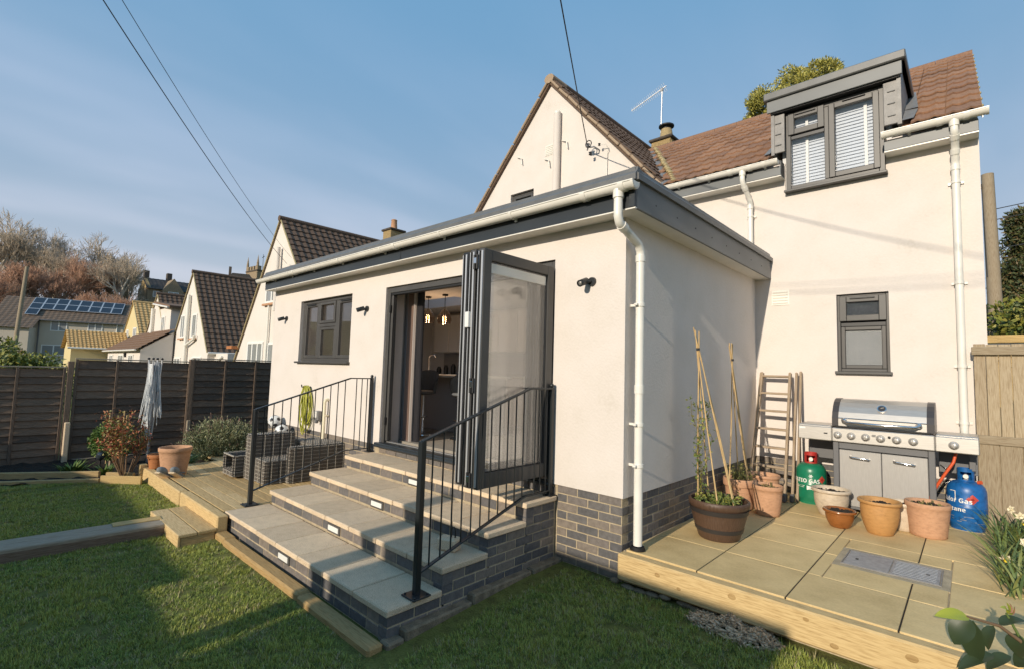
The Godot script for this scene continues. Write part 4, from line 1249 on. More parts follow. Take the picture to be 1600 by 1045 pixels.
	for i in 900:
		var r := sqrt(rng.randf())
		var t := rng.randf() * TAU
		var p := Vector3(0.92 + cos(t) * r * 0.30, 0.0, 0.13 + sin(t) * r * 0.15)
		p.y = ground_y(p.x, p.z) + 0.075 * (1.0 - r * r) * (0.7 + 0.3 * sin(p.x * 30)) + rng.randf() * 0.012
		mu.col = [Color(0.52, 0.38, 0.24), Color(0.40, 0.29, 0.18), Color(0.62, 0.48, 0.33), Color(0.25, 0.18, 0.11)][rng.randi() % 4]
		var dr := (rdir() * Vector3(1, 0.35, 1)).normalized()
		var l := rng.randf_range(0.02, 0.07)
		mu.box(p, Vector3(l, 0.006, rng.randf_range(0.006, 0.016)), Basis(dr, dr.cross(Vector3(0.02, 1, 0.01)).normalized().cross(dr), dr.cross(Vector3(0.02, 1, 0.01)).normalized()))
	var muo := single("clippings_heap", mu, mat_vc("clippings"), "low heap of dry brown clippings on the grass below the patio sleeper", "clippings")
	muo.set_meta("kind", "stuff")

func mat_vc(key: String, rough := 0.95) -> StandardMaterial3D:
	if M.has(key): return M[key]
	var m := mat(key, Color(1, 1, 1), rough)
	m.vertex_color_use_as_albedo = true
	return m

# ---------------------------------------------------------------- deck and garden timbers
func build_deck() -> void:
	var dk := thing("timber_deck", "low sunlit timber deck of long boards beside the brick steps", "deck")
	var xr := -3.80; var xl := -6.93
	part("frame", bx(Vector3(xl + 0.03, -0.2, -0.02), Vector3(xr - 0.02, DK - 0.03, 1.79)), M["sleeper_x"], dk)
	var w := 0.1245
	for r in 14:
		var z := 1.745 - w * r
		var cuts := [[xl, -5.25 + 1.3 * ((r * 7) % 3 - 1) * 0.45], [0, xr]]
		var cut: float = cuts[0][1] + rv(0.15)
		for q in [[xl + rv(0.004) - (0.9 if z < 0.95 else 0.0), cut - 0.0025], [cut + 0.0025, xr]]:
			part("deck_board", cb(Vector3(q[1] - q[0], 0.028, w - 0.006), 0.004), M["deck%d_x" % rng.randi_range(0, 2)], dk, Vector3((q[0] + q[1]) / 2, DK - 0.014 + rv(0.0012), z))
	for q in [[-6.93, -5.01], [-5.003, -3.62]]:
		part("front_beam", cb(Vector3(q[1] - q[0], 0.2, 0.105), 0.012), M["sleeper_x"], dk, Vector3((q[0] + q[1]) / 2, DK - 0.099 + (0.004 if q[0] < -6 else 0.0), 1.866 + (0.012 if q[0] < -6 else 0.0)))
	part("corner_post", cb(Vector3(0.1, 0.26, 0.1), 0.01), M["sleeper_y"], dk, Vector3(-6.99, DK - 0.08, 1.92))
	# two-board timber step in front of the deck
	var sp := thing("timber_step", "two-board timber step in front of the deck edge", "step", "", Vector3(-4.18, 0, 2.09))
	part("carcass", bx(Vector3(-0.53, -0.25, -0.155), Vector3(0.53, -0.03, 0.145)), M["sleeper_x"], sp)
	for i in 2: part("step_board", cb(Vector3(1.14, 0.032, 0.168), 0.005), M["deck%d_x" % (i * 2)], sp, Vector3(0, -0.014, -0.088 + 0.175 * i))
	part("front_board", cb(Vector3(1.13, 0.13, 0.026), 0.005), M["sleeper_x"], sp, Vector3(0, -0.097, 0.158))
	part("end_board", cb(Vector3(0.026, 0.13, 0.30), 0.005), M["deck1_z"], sp, Vector3(0.55, -0.0965, -0.008))
	# low timber retaining wall between the two lawns
	var rw := thing("retaining_timber", "low grey timber retaining wall between upper and lower lawn", "retaining wall", "", Vector3(-4.29, 0, 2.22), -0.045)
	for i in 2:
		for k in 2:
			part("timber", cb(Vector3(0.178, 0.12, 1.78), 0.01), M["weathered_z"], rw, Vector3(-0.092 + 0.184 * i, -0.062 + 0.004 * i, 0.92 + 1.786 * k))
	part("face_board", cb(Vector3(0.035, 0.14, 3.56), 0.008), M["dark_fence1_z"], rw, Vector3(0.165, -0.095, 1.81))
	part("repair_board", cb(Vector3(0.14, 0.012, 0.42), 0.004), M["fresh_z"], rw, Vector3(-0.10, 0.002, 0.23))

# ---------------------------------------------------------------- fences
func build_fences() -> void:
	# dark waney-lap fence along x = -9.35
	var X := -9.35
	var spans := [[2.66, 4.46, -0.08, 1.545, "lower dark waney fence panel left of the concrete spur"], [0.80, 2.56, -0.05, 1.705, "dark waney fence panel behind the rotary clothes dryer"], [-1.03, 0.78, 0.0, 1.775, "dark waney fence panel between lavender and the house"], [4.52, 6.3, -0.08, 1.53, "dark waney fence panel at the far left edge"]]
	for s in spans:
		var L: float = s[1] - s[0]
		var fp := thing("wooden_fence", s[4], "fence", "dark lengths of the left boundary fence", Vector3(X, s[2], (s[0] + s[1]) / 2), PI / 2)
		var H: float = s[3] - s[2]
		var n := 13
		var h := (H - 0.06) / n
		for i in n:
			var y := 0.03 + h * (i + 0.5)
			part("slat", cb(Vector3(L - 0.03, h + 0.022, 0.011), 0.003), M["dark_fence%d_z" % rng.randi_range(0, 2)], fp, Vector3(0, y + rv(0.004), 0.004 + rv(0.002)), Basis(Vector3.RIGHT, -0.17) * Basis(Vector3.BACK, rv(0.004)))
		for f in [-0.5, -0.17, 0.17, 0.5]:
			var bw := 0.04
			part("batten", cb(Vector3(bw, H - 0.02, 0.026), 0.004), M["dark_fence%d_y" % rng.randi_range(0, 1)], fp, Vector3(f * (L - 0.05), H / 2, 0.031))
		part("cap_rail", cb(Vector3(L, 0.022, 0.062), 0.004), M["weathered_z"], fp, Vector3(0, H + 0.004, 0.01))
		if s[0] > 0.5 and s[0] < 1.0: part("gravel_board", cb(Vector3(L - 0.02, 0.11, 0.03), 0.006), M["weathered_z"], fp, Vector3(0, -0.03, 0.03))
	for p in [[2.61, 1.66, "dark fence post above the pale concrete spur"], [0.79, 1.76, "reddish fence post behind the lavender bush"], [4.49, 1.5, "fence post near the left edge"]]:
		single("fence_post", cb(Vector3(0.085, p[1] + 0.35, 0.085), 0.008), M["dark_fence1_y"], p[2], "fence post", "posts of the left boundary fence", Vector3(X + 0.005, (p[1] - 0.35) / 2, p[0]))
	single("concrete_spur", cb(Vector3(0.10, 0.72, 0.075), 0.012), M["slab1"], "pale concrete spur bolted to the dark fence post", "concrete post", "", Vector3(X + 0.15, 0.26, 2.60))
	single("timber_stake", cb(Vector3(0.06, 0.62, 0.06), 0.008), M["weathered_y"], "pale stake at the left of the lavender bush", "stake", "", Vector3(X + 0.12, 0.25, 0.80))
	# board fence on the right, butting up to the house corner
	var gz := -3.40
	var gf := thing("board_fence", "pale vertical board fence at the right beside the house corner", "fence", "", Vector3(2.178, 0.0, gz))
	for i in 14:
		var w := 0.094
		var hgt := 1.86 + rv(0.006)
		part("board", cb(Vector3(w - 0.004, hgt, 0.02), 0.003), M["gate%d_y" % rng.randi_range(0, 2)], gf, Vector3(w * (i + 0.5), 0.27 + hgt / 2, rv(0.002)))
	part("top_rail", cb(Vector3(1.36, 0.085, 0.04), 0.006), M["gate1_x"], gf, Vector3(0.665, 2.062, 0.031))
	part("middle_rail", cb(Vector3(1.36, 0.09, 0.04), 0.006), M["gate1_x"], gf, Vector3(0.665, 1.15, 0.031))
	for i in 8: part("board", cb(Vector3(0.16, 0.86, 0.022), 0.003), M["gate%d_y" % rng.randi_range(0, 2)], gf, Vector3(0.085 + 0.166 * i, 0.68, 0.024))
	part("fence_post", cb(Vector3(0.09, 1.95, 0.09), 0.008), M["gate2_y"], gf, Vector3(0.44, 1.22, -0.06))
	# gate farther back with a diagonal brace
	var gt := thing("side_gate", "yellowish boarded gate with diagonal brace behind the pale fence", "gate", "", Vector3(2.31, 0.2, -5.4))
	for i in 9: part("board", cb(Vector3(0.118, 1.95, 0.02), 0.003), M["fresh_y"], gt, Vector3(0.07 + 0.122 * i, 1.05, 0))
	part("gate_top_rail", cb(Vector3(1.1, 0.1, 0.045), 0.006), M["fresh_x"], gt, Vector3(0.55, 2.12, 0.0))
	part("ledge", cb(Vector3(1.06, 0.09, 0.03), 0.006), M["fresh_x"], gt, Vector3(0.55, 1.93, 0.028))
	part("brace", cb(Vector3(0.9, 0.09, 0.03), 0.006), M["fresh_x"], gt, Vector3(0.5, 1.62, 0.0285), Basis(Vector3.BACK, -0.62))
	part("hinge_strap", cb(Vector3(0.42, 0.045, 0.008), 0.003), M["black_metal"], gt, Vector3(0.22, 2.04, 0.048))

# ---------------------------------------------------------------- inside the extension
func build_interior() -> void:
	var fl := 0.715; var ce := 2.95
	var W := -7.1; var E := -0.31; var B := ZM + 0.02
	part("kitchen_floor", bx(Vector3(W, 0.4, B), Vector3(E, fl, -0.30)), M["carpet"], house)
	# ceiling with a roof light opening
	var c := MB.new()
	var a0 := -6.1; var a1 := -4.3; var q0 := -2.55; var q1 := -1.75
	for q in [[W, a0, B, -0.3], [a1, E, B, -0.3], [a0, a1, B, q0], [a0, a1, q1, -0.3]]: c.bb(Vector3(q[0], ce, q[2]), Vector3(q[1], 3.165, q[3]))
	part("kitchen_ceiling", c, M["room_wall"], house)
	part("kitchen_back_wall", bx(Vector3(W, 0.4, B - 0.0), Vector3(E, ce, B + 0.02)), M["room_wall"], house)
	for x in [[W - 0.012, W], [E, E + 0.008]]: part("kitchen_side_wall", bx(Vector3(x[0], 0.4, B + 0.021), Vector3(x[1], ce, -0.301)), M["room_wall"], house)
	part("kitchen_front_lining", bx(Vector3(-4.57, fl, -0.33), Vector3(-3.70, ce, -0.302)), M["room_dark"], house)
	var cu := thing("curtain", "tall drape of brown and dark fabric with a pale edge inside the open doors", "curtain", "", Vector3(-3.52, fl, -0.40))
	drape(cu, "brown_fabric", Vector3(-0.07, 0, 0.02), 0.16, 2.1, M["curtain"], 5)
	drape(cu, "pale_edge", Vector3(0.04, 0, 0.045), 0.035, 2.1, M["curtain_edge"], 1)
	drape(cu, "dark_fabric", Vector3(0.10, 0, 0.0), 0.12, 2.15, M["curtain_dark"], 4)
	drape(cu, "grey_fabric", Vector3(-0.30, 0, -0.01), 0.30, 2.12, M["room_dark"], 7)
	part("curtain_pole", tube_mesh([Vector3(-0.5, 2.17, 0), Vector3(3.2, 2.17, 0)], 0.014, 8), M["black_metal"], cu)
	var isl := thing("breakfast_bar", "dark grey breakfast bar with a pale worktop seen through the doorway", "kitchen island", "", Vector3(-4.35, fl, -1.62))
	part("panel", cb(Vector3(2.6, 0.87, 0.5), 0.006), M["room_dark"], isl, Vector3(-0.2, 0.435, -0.12))
	part("worktop", cb(Vector3(2.8, 0.035, 0.8), 0.006), M["worktop"], isl, Vector3(-0.2, 0.888, 0.02))
	var tp := MB.new(); tp.tube([Vector3(-0.62, 0.905, -0.15), Vector3(-0.62, 1.2, -0.15), Vector3(-0.58, 1.24, -0.15), Vector3(-0.46, 1.24, -0.15), Vector3(-0.44, 1.2, -0.15)], 0.012, 8)
	part("tap", tp, M["chrome"], isl)
	var wc := thing("wall_cupboards", "row of pale kitchen wall cupboards on the back wall", "kitchen cupboard", "", Vector3(-6.6, 2.08, B + 0.025))
	for i in 6: part("cupboard_door", cb(Vector3(0.49, 0.78, 0.32), 0.006), M["kitchen_door"], wc, Vector3(0.25 + 0.5 * i, 0.39, 0.16))
	var bc := thing("base_cupboards", "base cupboards and worktop along the kitchen back wall", "kitchen cupboard", "", Vector3(-6.6, fl, B + 0.025))
	for i in 6: part("cupboard_door", cb(Vector3(0.49, 0.86, 0.56), 0.006), M["kitchen_door"], bc, Vector3(0.25 + 0.5 * i, 0.43, 0.28))
	part("worktop", cb(Vector3(3.0, 0.035, 0.6), 0.005), M["worktop"], bc, Vector3(1.5, 0.88, 0.30))
	part("splashback", bx(Vector3(0, 0.9, 0.0), Vector3(3.0, 1.36, 0.012)), M["room_dark"], bc)
	for i in 4:
		var jm := MB.new(); jm.lathe([Vector2(0.0, 0), Vector2(0.05, 0.0), Vector2(0.055, 0.1 + 0.03 * i), Vector2(0.03, 0.16 + 0.03 * i), Vector2(0.0, 0.165 + 0.03 * i)], 12)
		single("kitchen_jar", jm, M["black_metal"], ["short dark jar on the kitchen worktop", "second dark jar on the kitchen worktop", "third dark jar on the kitchen worktop", "tallest dark jar on the kitchen worktop"][i], "jar", "jars on the kitchen worktop", Vector3(-6.45 + 0.24 * i, fl + 0.898, -3.2))
	for i in 2:
		var p: Vector3 = [Vector3(-4.05, fl, -0.98), Vector3(-3.25, fl, -1.12)][i]
		var s := thing("bar_stool", ["curved grey bar stool beside the curtain at the breakfast bar", "low backed bar stool half hidden by the folded door"][i], "bar stool", "bar stools at the breakfast bar", p, 0.5)
		var sh := MB.new()
		for k in 12:
			var t0 := -1.9 + 3.8 * k / 12.0; var t1 := -1.9 + 3.8 * (k + 1) / 12.0
			var h0 := 0.12 + 0.2 * cos(t0 * 0.8); var h1 := 0.12 + 0.2 * cos(t1 * 0.8)
			var A := Vector3(sin(t0) * 0.19, 0.62, -cos(t0) * 0.19); var B2 := Vector3(sin(t1) * 0.19, 0.62, -cos(t1) * 0.19)
			var C := Vector3(sin(t1) * 0.23, 0.66 + h1, -cos(t1) * 0.23); var D := Vector3(sin(t0) * 0.23, 0.66 + h0, -cos(t0) * 0.23)
			sh.quad(A, B2, C, D, A - Vector3(0, 0.6, 0)); sh.quad(A * 0.97 + Vector3(0, 0.02, 0), B2 * 0.97 + Vector3(0, 0.02, 0), C * 0.97 + Vector3(0, 0.02, 0), D * 0.97 + Vector3(0, 0.02, 0), -(A - Vector3(0, 0.6, 0)))
		sh.lathe([Vector2(0, 0.59), Vector2(0.15, 0.6), Vector2(0.195, 0.63), Vector2(0.18, 0.66), Vector2(0, 0.665)], 16)
		part("seat", sh, M["seat_grey"], s)
		var lg := MB.new(); lg.lathe([Vector2(0, 0), Vector2(0.2, 0.0), Vector2(0.195, 0.012), Vector2(0.04, 0.03), Vector2(0.026, 0.06), Vector2(0.026, 0.6)], 18)
		part("pedestal", lg, M["chrome"], s)
		part("footrest", tube_mesh([Vector3(-0.12, 0.28, 0.1), Vector3(-0.08, 0.28, 0.2), Vector3(0.08, 0.28, 0.2), Vector3(0.12, 0.28, 0.1), Vector3(0, 0.28, 0)], 0.01, 6), M["chrome"], s)
	for i in 2:
		var p: Vector3 = [Vector3(-4.70, 2.60, -1.5), Vector3(-4.25, 2.56, -1.5)][i]
		var l := thing("pendant_lamp", ["left smoked glass pendant lamp glowing over the breakfast bar", "right smoked glass pendant lamp glowing over the breakfast bar"][i], "pendant lamp", "pendant lamps over the breakfast bar", p)
		var sh := MB.new(); sh.lathe([Vector2(0.105, -0.10), Vector2(0.125, -0.04), Vector2(0.10, 0.05), Vector2(0.05, 0.12), Vector2(0.025, 0.14)], 20)
		part("shade", sh, M["smoked_glass"], l)
		part("flex", tube_mesh([Vector3(0, 0.13, 0), Vector3(0, ce - p.y, 0)], 0.006, 6), M["black"], l)
		part("ceiling_rose", tube_mesh([Vector3(0, ce - p.y - 0.025, 0), Vector3(0, ce - p.y - 0.001, 0)], 0.05, 14), M["black"], l)
		part("lamp_holder", tube_mesh([Vector3(0, 0.03, 0), Vector3(0, 0.13, 0)], 0.018, 10), M["black"], l)
		var bm := MB.new(); bm.ball(Vector3(0, -0.02, 0), Vector3(0.021, 0.034, 0.021), 12, 8)
		part("bulb", bm, M["lamp_glow"], l)
		var om := OmniLight3D.new(); om.name = "bulb_light"; om.light_energy = 0.14; om.light_color = Color(1, 0.8, 0.6); om.omni_range = 8; om.omni_attenuation = 2; om.light_size = 0.03; om.shadow_enabled = true
		om.position = Vector3(0, -0.02, 0)
		l.add_child(om)
	# roof light over the kitchen
	var rl := part("roof_light", frame_mesh(a0 - 0.06, -q1 - 0.06, a1 + 0.06, -q0 + 0.06, 0.07, 0.16), M["anthracite"], house, Vector3(0, 3.46, 0), Basis(Vector3.RIGHT, Vector3.FORWARD, Vector3.UP))
	part("pane", bx(Vector3(a0, -q1, -0.05), Vector3(a1, -q0, -0.035)), M["glass"], rl)

func drape(par: Node3D, called: String, at: Vector3, w: float, h: float, m: Material, folds: int) -> void:
	var q := MB.new()
	var n := folds * 8
	var pts := []
	for i in n + 1:
		var u := float(i) / n
		pts.append(Vector3(at.x - w / 2 + w * u, 0, at.z + 0.028 * sin(u * folds * TAU)))
	for i in n:
		var a: Vector3 = pts[i]; var b: Vector3 = pts[i + 1]
		var pinch := 0.82
		q.quad(a, b, Vector3(at.x + (b.x - at.x) * pinch, h, b.z), Vector3(at.x + (a.x - at.x) * pinch, h, a.z), Vector3.BACK)
	part(called, q, m, par)

# ---------------------------------------------------------------- neighbouring houses
func tiled_slope(a: Vector3, b: Vector3, c: Vector3, gauge: float, wave: float) -> MB:   # a..b along the ridge, c = eaves end below a; real rows of rolled tiles
	var m := MB.new()
	var along := b - a
	var L := along.length()
	var ad := along / L
	var dn := c - a
	var H := dn.length()
	var dd := dn / H
	var nn := ad.cross(dd)
	if nn.y < 0: nn = -nn
	nn = nn.normalized()
	var rows := maxi(2, int(round(H / gauge)))
	var cols := maxi(2, int(round(L / (wave * 0.5))))
	for r in rows:
		var t0 := H * r / rows; var t1 := H * (r + 1) / rows
		for k in cols:
			var u0 := L * k / cols; var u1 := L * (k + 1) / cols
			var h0 := 0.0 if k % 2 == 0 else 0.03; var h1 := 0.03 if k % 2 == 0 else 0.0
			var A := a + ad * u0 + dd * t0 + nn * h0; var B := a + ad * u1 + dd * t0 + nn * h1
			var C := a + ad * u1 + dd * t1 + nn * (h1 + 0.036); var D := a + ad * u0 + dd * t1 + nn * (h0 + 0.036)
			m.quad(A, B, C, D, nn)
			m.quad(D, C, C - nn * 0.036, D - nn * 0.036, dd)
	return m

func nwin(par: Node3D, x0: float, y0: float, x1: float, y1: float, z: float, lights: int, facing := "z", sill := true) -> void:
	# a white window on a wall that faces +z (or +x, when x0..x1 then run along z)
	var b := Basis.IDENTITY if facing == "z" else Basis(Vector3.FORWARD, Vector3.UP, Vector3.RIGHT)
	var at := Vector3(0, 0, z) if facing == "z" else Vector3(z, 0, 0)
	var f := part("window", frame_mesh(x0, y0, x1, y1, 0.09, 0.08, 0.05, 0.012), M["white_trim"], par, at, b)
	part("pane", bx(Vector3(x0 + 0.05, y0 + 0.05, 0.0), Vector3(x1 - 0.05, y1 - 0.05, 0.015)), M["far_glass"], f)
	for i in range(1, lights):
		var x := lerpf(x0, x1, float(i) / lights)
		part("mullion", bx(Vector3(x - 0.05, y0 + 0.06, -0.01), Vector3(x + 0.05, y1 - 0.06, 0.045)), M["white_trim"], f)
	if sill: part("sill", bx(Vector3(x0 - 0.08, y0 - 0.08, -0.01), Vector3(x1 + 0.08, y0 - 0.006, 0.12)), M["terracotta"], f)

func gable_house(called: String, label: String, apex: Vector3, wl: float, wr: float, el: float, er: float, length: float, wallm: String, roofm: String, base: float, gauge := 0.29, wave := 0.25) -> Node3D:
	# gable facing +z with its apex given; left/right half widths and eaves heights; the ridge runs back along -z
	var o := thing(called, label, "house", "row of gabled neighbour houses")
	var wm := MB.new()
	var poly := PackedVector2Array([Vector2(apex.x - wl, base), Vector2(apex.x + wr, base), Vector2(apex.x + wr, er), Vector2(apex.x, apex.y - 0.08), Vector2(apex.x - wl, el)])
	wm.prism(poly, apex.z - length, apex.z)
	part("walls", wm, M[wallm], o)
	for s in [[-wl, el], [wr, er]]:
		var dirx: float = signf(s[0])
		var slope := Vector3(s[0], s[1] - apex.y, 0)
		var c := Vector3(apex.x, apex.y, apex.z + 0.03) + slope * 1.03
		var a := Vector3(apex.x, apex.y, apex.z + 0.03)
		var rf := part("roof", tiled_slope(a, a + Vector3(0, 0, -length - 0.06), c, gauge, wave), M[roofm], o, Vector3.ZERO, Basis.IDENTITY, "")
		var nn := Vector3(-slope.y, slope.x, 0).normalized() * dirx
		var ex := MB.new()
		var sl := MB.new(); m_slab(sl, a - nn * 0.01, a + Vector3(0, 0, -length - 0.06) - nn * 0.01, c + Vector3(0, 0, -length - 0.06) - nn * 0.01, c - nn * 0.01, nn, 0.045)
		part("roof_slab", sl, M[roofm], rf)
		var d := (c - a)
		part("verge", cb(Vector3(d.length(), 0.045, 0.05), 0.01), M["lichen_mortar"], rf, (a + c) / 2 + Vector3(0, 0, 0.02) + nn * 0.0, Basis(d.normalized(), nn, d.normalized().cross(nn)))
		# gutter along the eaves
		part("eaves_gutter", tube_mesh([c + Vector3(0.05 * dirx, -0.03, 0), c + Vector3(0.05 * dirx, -0.03, -length - 0.1)], 0.06, 8), M["upvc"], o)
	part("ridge", tube_mesh([apex + Vector3(0, 0.0, 0.1), apex + Vector3(0, 0.0, -length - 0.1)], 0.11, 8), M[roofm], o)
	return o

func stack(par: Node3D, at: Vector3, s: Vector3, m: String) -> void:
	var c := part("chimney", cb(s, 0.02), M[m], par, at + Vector3(0, s.y / 2, 0))
	part("coping", cb(Vector3(s.x + 0.12, 0.09, s.z + 0.12), 0.02), M["stone_dark"], c, Vector3(0, s.y / 2 + 0.04, 0))
	var p := MB.new(); p.lathe([Vector2(0.15, 0.08), Vector2(0.12, 0.5), Vector2(0.14, 0.52), Vector2(0.1, 0.56), Vector2(0, 0.56)], 14)
	part("chimney_pot", p, M["terracotta"], c, Vector3(0, s.y / 2, 0))

func build_neighbours() -> void:
	# next door
	var n := gable_house("gabled_house", "white gabled house next door with steep dark tiled roof", Vector3(-16.29, 7.05, -3.5), 3.80, 3.60, 1.85, 2.7, 8.4, "far_render", "tile_dark", -0.6)
	nwin(n, -18.75, 1.35, -17.20, 2.56, -3.5, 3)
	nwin(n, -17.25, 3.95, -16.1, 4.75, -3.5, 2)
	nwin(n, -16.75, 0.3, -15.6, 2.5, -3.5, 2, "z", false)
	part("flue_pipe", tube_mesh([Vector3(-16.05, 3.6, -3.36), Vector3(-16.05, 5.92, -3.36)], 0.075, 10), M["far_render"], n)
	part("drain_pipe", tube_mesh([Vector3(-16.75, 0.3, -3.42), Vector3(-16.75, 3.85, -3.42)], 0.04, 8), M["upvc"], n)
	part("soil_pipe", tube_mesh([Vector3(-15.3, 2.9, -3.40), Vector3(-15.3, 4.2, -3.40)], 0.05, 8), M["upvc"], n)
	stack(n, Vector3(-16.3, 6.8, -8.3), Vector3(0.6, 0.85, 0.7), "stone_yellow")
	var kn := MB.new(); kn.bb(Vector3(-20.3, 2.3, -3.7), Vector3(-19.7, 2.42, -3.2))
	part("eaves_tile", kn, M["terracotta_orange"], n)
	# second house with its tall pipe
	n = gable_house("gabled_house", "white gabled house with tall white pipe and big dark tiled roof", Vector3(-26.92, 6.31, -3.5), 3.75, 3.15, 1.87, 2.30, 7.6, "far_render", "tile_dark", -0.6)
	nwin(n, -28.55, 2.95, -27.75, 4.15, -3.5, 2)
	nwin(n, -26.5, 2.9, -25.75, 4.1, -3.5, 1)
	nwin(n, -29.3, 0.9, -28.1, 1.95, -3.5, 2)
	nwin(n, -26.2, 0.9, -24.6, 1.98, -3.5, 3)
	part("soil_pipe", tube_mesh([Vector3(-27.0, 0.2, -3.38), Vector3(-27.0, 5.1, -3.38)], 0.09, 10), M["upvc"], n)
	part("waste_pipe", tube_mesh([Vector3(-26.9, 2.55, -3.36), Vector3(-25.6, 2.85, -3.36), Vector3(-25.55, 3.05, -3.36)], 0.06, 8), M["upvc"], n)
	part("side_wall", bx(Vector3(-23.75, -0.6, -6.0), Vector3(-22.0, 2.15, -3.8)), M["far_render"], n)
	part("overflow_pipe", tube_mesh([Vector3(-23.3, 1.75, -3.74), Vector3(-22.7, 1.95, -3.74), Vector3(-22.55, 2.0, -3.74)], 0.05, 8), M["upvc"], n)
	# third with a low flat-roofed wing
	n = gable_house("gabled_house", "third white gabled house with a flat dormer wing on its roof", Vector3(-34.13, 5.80, -3.5), 3.3, 3.2, 2.3, 2.3, 7.0, "far_render", "tile_dark", -0.6)
	nwin(n, -35.3, 2.7, -34.75, 3.9, -3.5, 1)
	part("soil_pipe", tube_mesh([Vector3(-34.6, 0.2, -3.38), Vector3(-34.6, 4.9, -3.38)], 0.09, 10), M["upvc"], n)
	part("dormer_wing", bx(Vector3(-34.0, 2.9, -6.4), Vector3(-30.6, 4.75, -3.45)), M["far_render"], n)
	var rs := MB.new(); m_slab(rs, Vector3(-34.1, 5.3, -6.5), Vector3(-30.3, 4.8, -6.5), Vector3(-30.3, 4.8, -3.3), Vector3(-34.1, 5.3, -3.3), Vector3(0.13, 1, 0).normalized(), 0.12)
	part("wing_roof", rs, M["tile_brown"], n)
	part("wing_gutter", tube_mesh([Vector3(-30.4, 4.68, -3.25), Vector3(-33.9, 5.1, -3.25)], 0.06, 6), M["upvc"], n)
	nwin(n, -32.5, 3.35, -31.7, 4.3, -3.45, 2)
	# fourth, yellow
	n = gable_house("gabled_house", "yellow gabled house with an orange tiled roof at the end of the row", Vector3(-41.0, 5.80, -3.5), 3.0, 3.0, 3.3, 3.3, 6.0, "render_yellow", "tile_yellow", -0.6)
	nwin(n, -42.6, 2.9, -41.9, 3.9, -3.5, 2)
	nwin(n, -40.4, 2.9, -39.4, 3.95, -3.5, 2)
	part("drain_pipe", tube_mesh([Vector3(-38.4, 0.2, -3.36), Vector3(-38.4, 3.4, -3.36)], 0.07, 8), M["upvc"], n)
	# white single-storey annexe with a brown lean-to roof
	var a := thing("annexe", "low white annexe with a sloping brown roof behind the fence", "annexe")
	part("walls", bx(Vector3(-38.8, -0.6, -3.42), Vector3(-29.5, 2.3, -2.0)), M["far_render"], a)
	var am := MB.new(); am.prism(PackedVector2Array([Vector2(2.0, 2.3), Vector2(3.42, 2.3), Vector2(3.42, 3.3)]), -0.3, 0.0, Transform3D(Basis(Vector3.FORWARD, Vector3.UP, Vector3.RIGHT), Vector3(-29.5, 0, 0)))
	part("end_gable", am, M["far_render"], a)
	part("roof", tiled_slope(Vector3(-29.35, 3.46, -3.45), Vector3(-39.0, 3.46, -3.45), Vector3(-29.35, 2.28, -1.78), 0.3, 0.32), M["tile_brown"], a)
	part("gutter", tube_mesh([Vector3(-29.3, 2.26, -1.75), Vector3(-39.0, 2.26, -1.75)], 0.05, 6), M["upvc"], a)
	nwin(a, -38.0, 1.4, -36.9, 2.05, -2.0, 2, "z", false)
	nwin(a, -35.2, 1.3, -33.6, 2.05, -2.0, 2, "z", false)
	nwin(a, -32.2, 1.2, -31.0, 2.05, -2.0, 2, "z", false)
	part("wall_lamp", tube_mesh([Vector3(-33.0, 1.9, -1.98), Vector3(-33.0, 2.15, -1.93)], 0.07, 6), M["black"], a)
	# yellow-roofed low building
	var y := thing("low_building", "low yellow building with a bright orange tiled roof", "outbuilding")
	part("walls", bx(Vector3(-43.5, -0.6, -3.1), Vector3(-40.0, 2.4, -0.3)), M["render_yellow"], y)
	part("roof", tiled_slope(Vector3(-41.6, 3.6, -0.1), Vector3(-41.6, 3.6, -3.3), Vector3(-39.75, 2.42, -0.1), 0.24, 0.2), M["tile_yellow"], y)
	part("roof", tiled_slope(Vector3(-41.6, 3.6, -3.3), Vector3(-41.6, 3.6, -0.1), Vector3(-43.7, 2.42, -3.3), 0.3, 0.3), M["tile_yellow"], y)
	var gm := MB.new(); gm.prism(PackedVector2Array([Vector2(-43.4, 2.4), Vector2(-40.0, 2.4), Vector2(-41.6, 3.5)]), -3.1, -0.3)
	part("gable", gm, M["render_yellow"], y)
	part("gutter", tube_mesh([Vector3(-39.7, 2.4, -0.1), Vector3(-39.7, 2.4, -3.3)], 0.06, 8), M["upvc"], y)
	nwin(y, 2.2, 1.3, 2.8, 2.1, -40.0, 1, "x", false)
	# grey house with solar panels: its front faces +x, ridge along z
	var k := 1.236
	var cx := 2.152; var cy := 1.7; var cz := 3.731
	var P := func(yy: float, zz: float) -> Vector2: return Vector2(cy + (yy - cy) * k, cz + (zz - cz) * k)     # sizes measured on a nearer plane, carried out to this one
	var FX := cx + (-55 - cx) * k
	var h := thing("solar_house", "grey rendered house with two rows of solar panels on its brown roof", "house")
	var rl: Vector2 = P.call(6.75, 3.4); var rr: Vector2 = P.call(6.98, -5.35); var er: Vector2 = P.call(5.02, -5.35); var elv: Vector2 = P.call(5.25, 0.5); var we: Vector2 = P.call(4.25, 3.4)
	var zl: float = rl.y; var zr: float = rr.y
	part("walls", bx(Vector3(FX - 7.5, 0.5, zr + 0.2), Vector3(FX, er.x, zl)), M["render_grey"], h)
	var gb := MB.new(); gb.prism(PackedVector2Array([Vector2(FX - 7.4, er.x), Vector2(FX, er.x), Vector2(FX - 3.6, rr.x - 0.1)]), zr + 0.2, zr + 0.45)
	part("gable", gb, M["stone_dark"], h)
	var ridx := FX - 3.6
	part("roof", tiled_slope(Vector3(ridx, rr.x, zl), Vector3(ridx, rr.x, zr), Vector3(FX + 0.35, er.x - 0.15, zl), 0.4, 0.42), M["tile_grey"], h)
	var wz: float = P.call(0, 0.62).y
